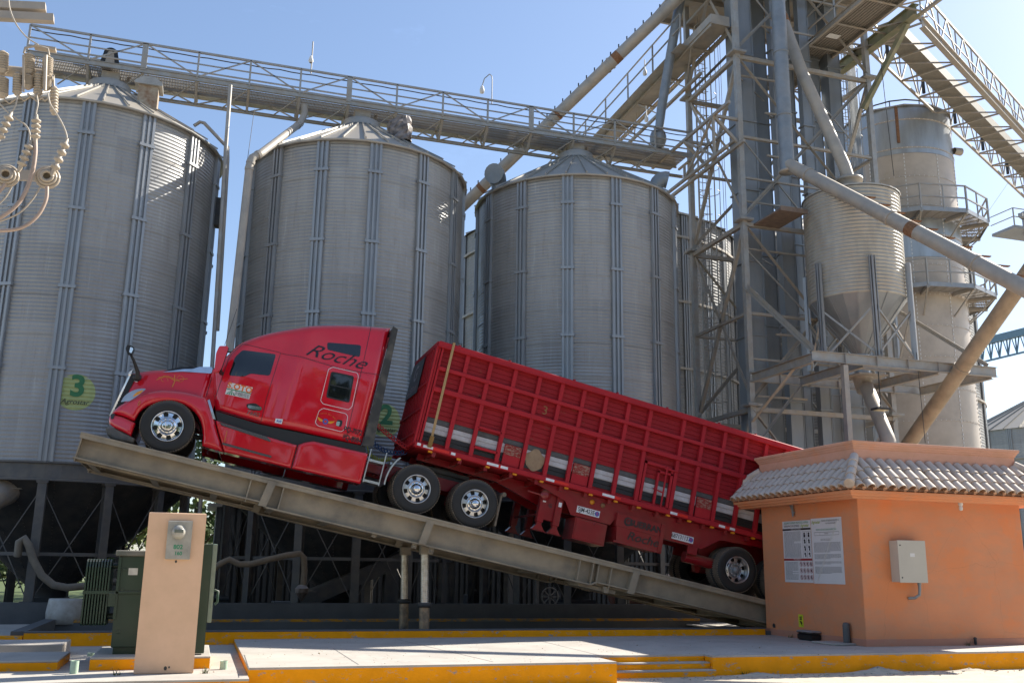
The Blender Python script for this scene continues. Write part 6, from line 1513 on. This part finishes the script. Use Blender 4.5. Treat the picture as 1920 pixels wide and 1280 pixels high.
# electric cabinet
t = thing('electric_cabinet', 'cream-grey steel electrical cabinet on the booth front wall', 'electrical cabinet', (13.63, 16.3, 1.54)); x0, x1, z0, z1 = PY(1686,1050,16.2).x, PY(1736,1050,16.2).x, PY(1700,1091,16.2).z, PY(1700,1013,16.2).z
M_cream = mat('cream_cabinet_paint', (.50,.47,.40), .4, 0, scale=3, col2=(.47,.44,.375))
obj('body', MB().cbox(x0-.005, x1+.005, 16.225, 16.455, z0-.0, z1+.0, .008), M_cream, t)
dd_ = obj('door', MB().cbox(x0-.012, x1+.012, 16.198, 16.222, z0-.008, z1+.008, .006), M_cream, t)
mb = MB(); mb.lathe([(0,-.006),(.014,-.005),(.016,0)], (x0+.045, 16.197, z1-.09), 12, axis='y'); mb.lathe([(0,-.006),(.014,-.005),(.016,0)], (x0+.045, 16.197, z0+.09), 12, axis='y'); o = obj('lock', mb, M_dark, t); o.parent = dd_
o = obj('rating_label', MB().box((x0+x1)/2-.055, (x0+x1)/2+.055, 16.194, 16.197, (z0+z1)/2+.09, (z0+z1)/2+.16), M_white, t); o.parent = dd_
mb = MB().tube([(x1-.12,16.3,z0),(x1-.12,16.3,z0-.12),(x1-.13,16.31,z0-.24),(x1-.2,16.36,z0-.30),(x1-.28,16.45,z0-.31)], .03, 12); mb.tube([(x1-.12,16.3,z0-.05),(x1-.12,16.3,z0)], .04, 12)
solo('flexible_conduit', mb, M_pipe2, 'grey flexible conduit curling from the cabinet into the wall', 'conduit')
c = PY(1826,1200,16.44); mb = MB(); mb.lathe([(0,0),(.03,.02),(.025,.1),(.035,.14),(.0,.16)], (c.x, 16.40, .33), 8); solo('dark_spigot', mb, M_dark, 'small dark spigot at the foot of the booth front wall', 'spigot')

# ================= meter pillar and transformer =================
YP = 14.78; xl0, xr0 = PY(250,1262,YP).x, PY(362,1263,YP).x; zt_ = PY(340,961,YP).z
mp0 = thing('meter_pillar', 'tall peach rendered meter pillar standing in front of the green transformer', 'pillar', ((xl0+xr0)/2, YP+.15, ZL))
mb = MB().cbox(xl0, xr0, YP, YP+.30, ZL, zt_, .012); obj('pillar_body', mb, M_peach, mp0)
px0, px1, pz0, pz1 = PY(313,1010,YP).x, PY(359,1010,YP).x, PY(330,1048,YP).z, PY(330,976,YP).z
mt = obj('meter_box', MB().cbox(px0, px1, YP-.05, YP+.004, pz0, pz1, .008), mat('scuffed_meter_plate', (.42,.40,.35), .45, .4, scale=7, col2=(.30,.29,.25)), mp0)
mc = PY(335.5, 997, YP-.05); mb = MB().lathe([(.098,0),(.098,-.02),(.078,-.025),(.075,-.08),(.068,-.092),(0,-.096)], (mc.x, YP-.05, mc.z), 28, axis='y'); o = obj('meter', mb, mat('meter_glass', (.42,.40,.34), .15, 0, coat=.6), mp0); o.parent = mt
o = obj('meter_display', MB().box(mc.x-.06, mc.x+.06, YP-.152, YP-.142, mc.z-.01, mc.z+.035), M_dgreen if False else mat('display_grey', (.16,.18,.15), .3), mp0); o.parent = mt
for s, py, sz in (('802', 1025, .085), ('160', 1037, .07)):
    c = PY(334, py, YP-.055); mb = text_mb(s, sz, bold=.002); lay(mb, (c.x, YP-.053, c.z), (1,0,0), (0,0,1)); o = obj('lettering', mb, M_greenink, mp0); o.parent = mt
mb = MB()
for px, py, s_ in ((310,1252,.022),(317,1250,.012),(330,1052,.015)): c = PY(px, py, YP); mb.add([(c.x+s_*math.cos(a)*1.0, YP-.003, c.z+s_*1.3*math.sin(a)) for a in [i*.6 for i in range(10)]], [tuple(range(10))])
obj('scuff_mark', mb, M_dark, mp0)
YT = 15.85; tx0 = PY(219,1100,YT).x; tz1 = PY(240,1031,YT).z; tx1 = PY(403,1100,YT-.2).x
tf = thing('transformer', 'dark green pad transformer with cooling fins behind the peach pillar', 'transformer', (-.4, 16.5, zp2))
mb = MB(); mb.cbox(tx0, tx1-.12, YT, 17.2, zp2+.10, tz1-.08, .012); mb.box(tx0+.03, tx1-.2, YT+.05, 17.1, zp2, zp2+.10); obj('tank', mb, M_green, tf)
mb = MB(); mb.cbox(tx0-.06, tx1-.10, YT-.05, 17.25, tz1-.085, tz1, .012); obj('lid', mb, mat('dusty_green_lid', (.13,.14,.11), .7, dust=(.30,.27,.22), dustamt=.6), tf)
mb = MB(); mb.cbox(tx0-.03, tx1-.1, YT-.03, YT+.0, PY(230,1110,YT).z-.02, PY(230,1110,YT).z+.02, .006); mb.cbox(tx0-.10, tx0+.0, YT-.04, YT+.3, PY(230,1137,YT).z, PY(230,1110,YT).z, .01); mb.cbox(tx0-.01, tx0+.03, YT-.03, YT, zp2+.5, tz1-.1, .004); obj('flange', mb, M_green, tf)
mb = MB(); zc1 = PY(395,1019,YT-.2).z; mb.cbox(tx1-.30, tx1-.08, YT-.22, YT-.004, zp2+.02, zc1, .01); obj('cable_cabinet', mb, M_green, tf)
mb = MB(); mb.cbox(tx1-.075, tx1-.01, YT-.2, YT+.75, PY(400,1165,YT).z, zc1-.0, .01); dr2 = obj('cabinet_door', mb, mat('pale_green_edge', (.20,.26,.20), .5), tf)
mb = MB().tube([(tx1+.02,YT+.1,1.1),(tx1+.06,YT+.1,1.14),(tx1+.06,YT+.1,1.3),(tx1,YT+.1,1.32)], .018, 8); o = obj('door_handle', mb, M_green, tf); o.parent = dr2
zr1, zr0 = PY(175,1047,YT).z, PY(175,1172,YT).z; xr1, xr2 = PY(158,1110,YT).x, tx0-.12
for i in range(9):
    x = xr1+(xr2-xr1)*i/8; poly = [(0,zr0+.03),(.04,zr0),(.55,zr0),(.60,zr0+.05),(.60,zr1-.06),(.55,zr1),(.10,zr1),(.03,zr1-.04),(0,zr1-.12)]
    mb = MB(); n = len(poly); mb.add([(x-.011, YT+y, z) for y, z in poly]+[(x+.011, YT+y, z) for y, z in poly], [tuple(range(n)), tuple(range(2*n-1, n-1, -1))]+[(k, (k+1)%n, n+(k+1)%n, n+k) for k in range(n)])
    obj('cooling_fin', mb, M_green, tf)
mb = MB()
for z in (zr1-.10, zr0+.12): mb.tube([(xr1,YT+.3,z),(tx0,YT+.3,z)], .045, 12)
mb.box(xr1-.02, tx0, YT-.015, YT-.002, (zr0+zr1)/2-.03, (zr0+zr1)/2+.02); obj('header_pipe', mb, M_green, tf)
for (px, py), lab in (((138,1262), 'short mint-green pipe stub left of the peach pillar'), ((419,1254), 'short mint-green pipe stub right of the peach pillar'), ((170,1229), 'low mint-green pipe stub beside the transformer plinth')):
    c = PZ(px, py, ZL); h = .17 if px == 138 else .12 if px == 419 else .05
    mb = MB().tube([(c.x,c.y,ZL),(c.x,c.y,ZL+h)], .055, 18, cap=False); mb.lathe([(.055,h),(.047,h),(.047,.02)], (c.x,c.y,ZL), 18); solo('pipe_stub', mb, mat('mint_pvc', (.42,.56,.42), .5, scale=6, col2=(.32,.42,.32)), lab, 'pipe stub', 'mint pipe stubs in the pavement')

# ================= things under the silos =================
def cylz(x, y, r, z0, z1, n=24, r1=None): return MB().lathe([(0,z0),(r,z0),(r1 or r,z1),(0,z1)], (x,y,0), n)
c = PY(121,1155,24.3); mb = MB().lathe([(0,.34),(.38,.36),(.40,.6),(.37,.85),(.36,.9),(0,.9)], (c.x,24.3,0), 24); solo('white_tub', mb, mat('dirty_white_plastic', (.5,.49,.46), .6, scale=6, col2=(.35,.32,.28)), 'dirty white plastic tub beside the silo legs, left of the transformer', 'tub')
pipe('grey_hose', [PY(33,1042,24.7), PY(36,1015,24.6), PY(45,1008,24.6), PY(54,1022,24.6), PY(62,1048,24.6), PY(78,1078,24.6), PY(100,1096,24.6), PY(125,1101,24.6), PY(160,1098,24.8), PY(215,1090,25.5)], .085, mat('dusty_hose', (.17,.15,.12), .7, dust=(.25,.21,.16), dustamt=.4), 'fat dusty grey hose sagging between the left silo legs', 'hose')
pipe('tan_hose', [PY(396,1070,24.7), PY(415,1055,24.6), PY(430,1048,24.6), PY(448,1057,24.6), PY(470,1057,24.6), PY(505,1048,24.6), PY(540,1040,24.6), PY(562,1037,24.6), PY(570,1045,24.65), PY(571,1070,24.7), PY(568,1098,24.7)], .075, mat('tan_hose_rubber', (.20,.16,.12), .75, dust=(.30,.24,.17), dustamt=.4), 'fat tan hose looped along the silo legs right of the transformer', 'hose')
c = PY(566,1104,24.7); mb = MB(); mb.lathe([(0,-.30),(.05,-.24),(.16,-.08),(.17,.02),(.1,.09),(.04,.12)], tuple(c), 9, smooth=False); mb.bar(c, c+V((.35,0,-.06)), .03); solo('hose_end_sack', mb, M_bag, 'dusty sack tied over the end of the tan hose', 'sack')
c = PY(2,920,25.4); mb = MB().tube([c+V((.25,.6,.35)), c+V((.05,.1,.02)), c+V((-.25,-.5,-.30))], [.36,.36,.30], 20); mb.lathe([(.36,0),(.45,0),(.45,.03),(.36,.03)], tuple(c+V((.1,.2,.05))), 20); o = solo('hopper_chute', mb, M_steel, 'round steel chute stub sticking out of the left silo hopper', 'chute')
mb = MB(); c = PY(1031,1118,26.6)
mb.tube([(c.x+.25*math.cos(a),26.6,c.z+.25*math.sin(a)) for a in [i*2*math.pi/20 for i in range(21)]], .025, 6)
for k in range(8): a = k*math.pi/4; mb.bar((c.x,26.6,c.z),(c.x+.25*math.cos(a),26.6,c.z+.25*math.sin(a)), .03)
mb.bar((c.x,26.6,c.z-.55),(c.x,26.6,c.z-.2),.05); mb.bar((c.x,26.6,c.z),(c.x,27.2,c.z),.05); solo('gate_handwheel', mb, M_pipe, 'tan spoked handwheel under the right silo', 'handwheel')
for px, w_, y0, lab in ((958, .12, 27.3, 'tan upright post under the right silo, left of the handwheel'), (1008, .09, 27.8, 'thin tan upright just left of the handwheel')):
    c = PY(px, 1110, y0); solo('upright_post', MB().box(c.x-w_/2, c.x+w_/2, y0, y0+.1, .3, 3.0), M_pipe, lab, 'post')
t = thing('screw_conveyor', 'inclined steel trough conveyor under the middle silo', 'conveyor', (3.5, 27.2, .3)); mb = MB(); a_, c_ = V((2.6,27.0,.7)), V((6.6,27.6,2.4)); mb.bar(a_, c_, .5, .38); obj('trough', mb, M_leg, t)
obj('stand', MB().box(2.0,3.2,26.6,27.6,.3,.75), M_leg, t); obj('stand', MB().box(5.0,5.3,27.1,27.5,.3,1.6), M_leg, t)
t = thing('long_conveyor', 'long enclosed conveyor trough lying under the row of silos', 'conveyor', (4, 28.2, .4)); obj('trough', MB().box(-8,15,28.0,28.5,.35,.62), M_dark, t)
t = thing('red_tank', 'rusty red horizontal tank under the right silo behind the ramp', 'tank', (15.0, 32, .3)); mb = MB().lathe([(0,13.9),(.5,13.95),(.58,14.2),(.58,16.2),(.5,16.45),(0,16.5)], (0,32,1.0), 20, axis='x'); obj('shell', mb, mat('rusty_red_tank', (.30,.10,.06), .5, scale=5, dust=(.45,.33,.25), dustamt=.4), t)
mb = MB(); mb.box(14.2,14.4,31.6,32.4,.3,.6); mb.box(16.0,16.2,31.6,32.4,.3,.6); obj('saddle', mb, M_dark, t)
t = thing('backdrop_shed', 'low dark machinery shed behind the middle and right silos', 'shed', (6, 36, 0)); mb = MB();  # added dark backdrop that keeps the space under the silos dark
for i in range(90): x = .6+i*.2; mb.box(x, x+.12, 34.9, 35.0, .2, 3.6)
mb.box(.5,18.6,35.0,37.5,.1,3.6); obj('wall', mb, mat('dark_shed_sheet', (.10,.10,.10), .6, .3, scale=3), t); obj('roof', MB().prism([(.2,3.6),(18.9,3.6),(18.9,3.7),(.2,3.7)], 34.6, 37.9), M_steel, t)
for i, (x, y, z, s_) in enumerate(((8.6,30.5,.3,.35),(-6.4,29.8,.3,.3),(-.3,26.6,.3,.35),(.6,27.4,.3,.28))):
    mb = MB(); mb.cbox(x-s_, x+s_, y-s_, y+s_, z, z+s_*1.6, .02); mb.box(x-s_*.6, x+s_*.6, y-s_*.5, y+s_*.5, z+s_*1.6, z+s_*2.1); mb.tube([(x-s_,y-s_*.8,z+s_*1.8),(x+s_,y-s_*.8,z+s_*1.8)], s_*.28, 10)
    solo('gear_motor', mb, M_dark, ['dark gear motor on the floor behind the handwheel','dark gear motor under the left silo','dark gear motor between the left and middle silos','small dark gear motor behind the tan hose'][i], 'motor')

# ================= utility pole gear, upper left =================
M_por = M_copper
up_ = thing('utility_pole', 'dusty power-pole crossarms with insulators and cable ends at the upper left', 'utility pole', (PY(-120,300,10).x, 10.0, 0))
PU = lambda px, py, Y=10.0: PY(px, py, Y)
pb = PU(-120,300); obj('pole', MB().lathe([(.17,0),(.12,9.5),(0,9.55)], (pb.x,10.15,0), 16), M_conc, up_)
for a, c_ in (((-150,4),(86,15)), ((-150,22),(101,36))): obj('crossarm', MB().bar(PU(*a,10.3), PU(*c_,10.3), .085, .085), M_pipe, up_)
obj('crossarm', MB().tube([PU(-140,118), PU(98,142)], .055, 12), M_por, up_)
obj('lower_bracket', MB().bar(PU(-140,318), PU(78,331), .03, .11), M_pipe, up_)
def sheds(p, q, r0, r1, n, cap=.02, name='insulator'):
    p = V(p); q = V(q); pts = [p-(q-p).normalized()*cap]; rs = [r0*.6]
    for i in range(n):
        for f, r in ((0, r0), (.25, r1), (.5, r1*.97), (.62, r0)): pts.append(p.lerp(q, (i+f)/n)); rs.append(r)
    pts.append(q); rs.append(r0); pts.append(q+(q-p).normalized()*cap); rs.append(r0*.6)
    return obj(name, MB().tube(pts, rs, 16), M_por, up_)
for x, y0, y1, r in ((5,100,135,.058),(5,148,180,.058),(55,104,136,.055),(53,144,164,.055),(90,110,138,.052),(88,146,166,.052),(33,140,176,.045),(72,140,178,.045),(102,166,212,.042)): sheds(PU(x,y0,9.9), PU(x-1,y1,9.9), r*.72, r, 8)
hw = MB(); hw.tube([PU(45,100,9.85), PU(47,90,9.85), PU(70,86,9.85), PU(90,92,9.85), PU(92,104,9.85)], .012, 6); hw.bar(PU(44,104,9.8), PU(44,172,9.8), .02); hw.tube([PU(86,104,9.8), PU(84,170,9.8)], .018, 6)
hw.tube([PU(98,150,9.85), PU(100,140,9.9), PU(101,166,9.9)], .012, 6); hw.box(*(lambda c: (c.x-.1, c.x+.1, c.y, c.y+.08, c.z-.015, c.z+.015))(PU(84,88,9.9)))
for a in ((52,176),(60,182),(8,186),(36,181),(75,181)): c = PU(*a,9.85); hw.tube([c, c+V((.05,0,-.04)), c+V((.1,0,.02))], .012, 5)
obj('fittings', hw, M_por, up_)
for a, c_ in (((18,218),(-3,262)), ((68,224),(66,262)), ((56,272),(38,314)), ((123,268),(100,322))): sheds(PU(*a,9.7), PU(*c_,9.7), .022, .045, 4, .05, 'cable_termination')
for px, py in ((12,330),(89,333)):
    c = PU(px, py, 9.75); mb = MB()
    for r, y in ((.10,0),(.075,-.02),(.05,-.04)): mb.tube([(c.x+r*math.cos(a), c.y+y, c.z+r*math.sin(a)) for a in [i*2*math.pi/24 for i in range(25)]], .018, 6)
    mb.lathe([(0,.02),(.10,.02),(.10,.05),(0,.05)], tuple(c), 20, axis='y'); obj('clamp_ring', mb, M_por, up_)
def cable(pts, r, m, label): solo('power_cable', MB().tube([V(p) for p in pts], r, 8), m, label, 'cable', 'cables hanging from the power pole')
def cr_(L, Y, n=6): return [PU(x, y, Y) for x, y in smooth_pts(L, n)]
M_cab = mat('pinkish_cable', (.42,.32,.26), .5, scale=8); M_thin = mat('pale_thin_wire', (.45,.40,.33), .5)
cable(cr_([(66,262),(66,290),(60,325),(45,365),(20,395),(-30,425)], 9.7), .020, M_cab, 'thick pinkish cable sweeping down left from the middle cable end')
cable(cr_([(88,350),(86,375),(70,405),(40,427),(0,433),(-40,432)], 9.7), .018, M_cab, 'thick pinkish cable sweeping low from the right clamp ring')
cable(cr_([(10,345),(-5,362),(-40,380)], 9.7), .018, M_cab, 'short pinkish cable leaving the left clamp ring')
cable(cr_([(33,178),(30,195),(22,212),(18,218)], 9.8), .008, M_thin, 'thin pale wire from the left insulator to the left cable end')
cable(cr_([(69,180),(71,195),(68,210),(68,224)], 9.8), .008, M_thin, 'thin pale wire down to the middle cable end')
cable(cr_([(90,176),(94,195),(105,212),(118,235),(125,255),(123,268)], 9.8), .008, M_thin, 'thin pale wire looping right to the outermost cable end')
cable(cr_([(-5,190),(20,215),(45,232),(55,248),(56,272)], 9.8), .008, M_thin, 'thin pale wire crossing from the frame edge to the lower cable end')
cable(cr_([(16,-10),(18,15),(30,45),(50,70),(72,84)], 9.8), .007, M_thin, 'thin pale wire curving down from the top left corner')
cable(cr_([(76,350),(60,375),(35,400),(0,415),(-20,420)], 9.75), .009, M_thin, 'twisted braided lead hanging under the right clamp ring')
cable(cr_([(22,350),(10,370),(-10,390)], 9.75), .009, M_thin, 'twisted braided lead hanging under the left clamp ring')

# ================= trees behind the silos =================
M_leaf = mat('mid_green_leaf', (.075,.11,.03), .7, 0, col2=(.035,.06,.015), scale=3, amt=.5); M_leaf.node_tree.nodes['Principled BSDF'].inputs['Transmission Weight'].default_value = 0  # plain leaf green, mottled by noise
M_leaf2 = mat('yellow_green_leaf', (.14,.17,.04), .7, 0, col2=(.06,.09,.02), scale=3)
M_bark = mat('bark', (.09,.065,.045), .9, 0, scale=6, bump=.02)
def tree(x, y, h, rw, label, m, seed, n=2600):
    random.seed(seed); t = thing('background_tree', label, 'tree', (x, y, 0), 'trees beyond the silos')
    tb_ = MB().tube([(x,y,0),(x+.1,y,h*.25),(x-.05,y+.1,h*.5),(x+.1,y,h*.75)], [.28,.2,.14,.05], 9)
    cl = []
    for i in range(9):
        a = random.uniform(0,6.28); z = h*random.uniform(.3,.85); rr = rw*random.uniform(.35,.85)*(1-.35*abs(z/h-.55)); p = V((x+rr*math.cos(a), y+rr*math.sin(a), z)); cl.append((p, rw*random.uniform(.3,.5)))
        tb_.tube([(x,y,z*.55), (V((x,y,z*.55)).lerp(p,.6))+V((0,0,.2)), p], [.10,.06,.02], 6)
    cl.append((V((x,y,h*.86)), rw*.45)); obj('trunk', tb_, M_bark, t)
    lf = MB()
    for i in range(n):
        c, r = random.choice(cl); d = V((random.gauss(0,1),random.gauss(0,1),random.gauss(0,.8))); d.normalize(); p = c+d*r*random.uniform(.45,1.1)
        u = V((random.gauss(0,1),random.gauss(0,1),random.gauss(0,1))).normalized(); v = u.cross(d).normalized() if abs(u.dot(d)) < .95 else V((1,0,0)); s_ = random.uniform(.10,.22)
        lf.quad(p-u*s_, p-v*s_*.55, p+u*s_, p+v*s_*.55)
    obj('crown', lf, m, t, fixn=False)
tree(-9.5, 46, 7.5, 3.2, 'dense green tree seen low between the left silo legs', M_leaf, 1)
tree(-13.8, 52, 6.5, 3.0, 'green tree at the far left edge under the silo ring', M_leaf, 2)
tree(-5.6, 44, 5.2, 2.4, 'bright yellow-green bushy tree just left of the transformer', M_leaf2, 3)
tree(-3.6, 50, 9.5, 3.2, 'tall pale green tree showing above the peach pillar', M_leaf2, 4)
tree(-.2, 56, 9, 3.4, 'tall dark tree seen right of the peach pillar', M_leaf, 5)
tree(3.8, 62, 8, 3.4, 'tree far behind the gap between left and middle silos', M_leaf, 6)
tree(-18, 60, 9, 4, 'broad dark tree beyond the left frame edge', M_leaf, 7)
tree(-7.6, 60, 10, 3.8, 'broad tree farthest back behind the left silo', M_leaf, 8)
random.seed(20); lf = MB()
for i in range(9000):
    x = random.uniform(-70, 150); y = 95+random.uniform(-4,4); h_ = 5+2.2*math.sin(x*.21)+1.6*math.sin(x*.57+1); z = abs(random.gauss(0,.5))*h_; z = min(z, h_*1.1)
    p = V((x,y,z)); u = V((random.gauss(0,1),random.gauss(0,1),random.gauss(0,1))).normalized()*.6; v = V((random.gauss(0,1),random.gauss(0,1),random.gauss(0,1))).normalized()*.5; lf.quad(p-u, p-v, p+u, p+v)
tag(obj('far_tree_belt', lf, M_leaf, fixn=False), 'far belt of trees closing the horizon behind the plant', 'trees', kind='stuff')

random.seed(21); lf = MB()
for i in range(5200):   # unseen trees added behind the camera to darken reflections in the cab paint
    x = random.uniform(-45, 55); y = -15+random.uniform(-2,2); h_ = 11+2.5*math.sin(x*.31)+1.6*math.sin(x*.83+1); z = random.random()**.8*h_
    p = V((x,y,z)); u = V((random.gauss(0,1),random.gauss(0,1),random.gauss(0,1))).normalized()*.75; v = V((random.gauss(0,1),random.gauss(0,1),random.gauss(0,1))).normalized()*.6; lf.quad(p-u, p-v, p+u, p+v)
tag(obj('reflection_trees', lf, M_leaf, fixn=False), 'row of leafy trees along the far side of the street, facing the truck', 'trees', kind='stuff')

# spilled grain and grit scattered over the pavement
random.seed(40); g = MB()
for i in range(700):
    x = random.uniform(-4, 16.5); y = random.uniform(14.5, 19.6)
    if x > 12.2 and y > 16.2: continue
    if 6.3 < x < 8.45 and y < 15.5: continue
    z = ZS if x > .8 else ZL
    s_ = random.uniform(.003, .009)*(2.2 if random.random() < .04 else 1); g.lathe([(s_*.5, 0), (s_, s_*.4), (s_*.4, s_*.8)], (x, y, z), 5)
tag(obj('spilled_grain', g, mat('spilled_grain', (.30,.22,.12), .9, scale=30)), 'thin scatter of spilled grain and small stones over the pavement', 'spilled grain', kind='stuff')
# weeds along joints and kerb foot
random.seed(41)
for k, (x, y, z) in enumerate(((-.9,14.72,ZL),(.25,14.75,ZL),(-3.2,17.4,ZL),(12.42,18.9,ZS),(14.9,16.40,ZS),(9.0,15.1,.0))):
    g = MB()
    for i in range(16):
        a = random.uniform(0, 6.28); l = random.uniform(.04,.12); p = V((x+random.uniform(-.05,.05), y+random.uniform(-.03,.03), z)); q = p+V((math.cos(a)*l*.7, math.sin(a)*l*.7, l)); n_ = V((-math.sin(a), math.cos(a), 0))*.006
        g.quad(p-n_, p+n_, q)
    solo('weed_tuft', g, M_grass, ['tiny weed tuft at the left foot of the peach pillar','tiny weed tuft at the right foot of the peach pillar','tiny weed tuft beside the hatch slab','tiny weed tuft by the far end of the booth side wall','tiny weed tuft at the foot of the booth front wall','tiny weed tuft in the sand below the step corner'][k], 'weed', 'weeds in the pavement joints')
# fittings on the transformer
b_ = MB()
for z in (zp2+.3, zp2+.9, tz1-.3): b_.cbox(tx0+.06, tx0+.11, YT-.018, YT, z, z+.04, .004)
obj('bolt_boss', b_, M_green, tf); obj('rating_plate', MB().box(tx0+.14, tx0+.27, YT-.006, YT-.001, tz1-.36, tz1-.26), M_alu, tf)
mb = MB().tube([(xr0-.06, YP+.16, ZL), (xr0-.06, YP+.34, ZL+.02), (xr0-.06, YP+.36, 1.7)], .022, 8); obj('riser_conduit', mb, M_pipe2, mp0)
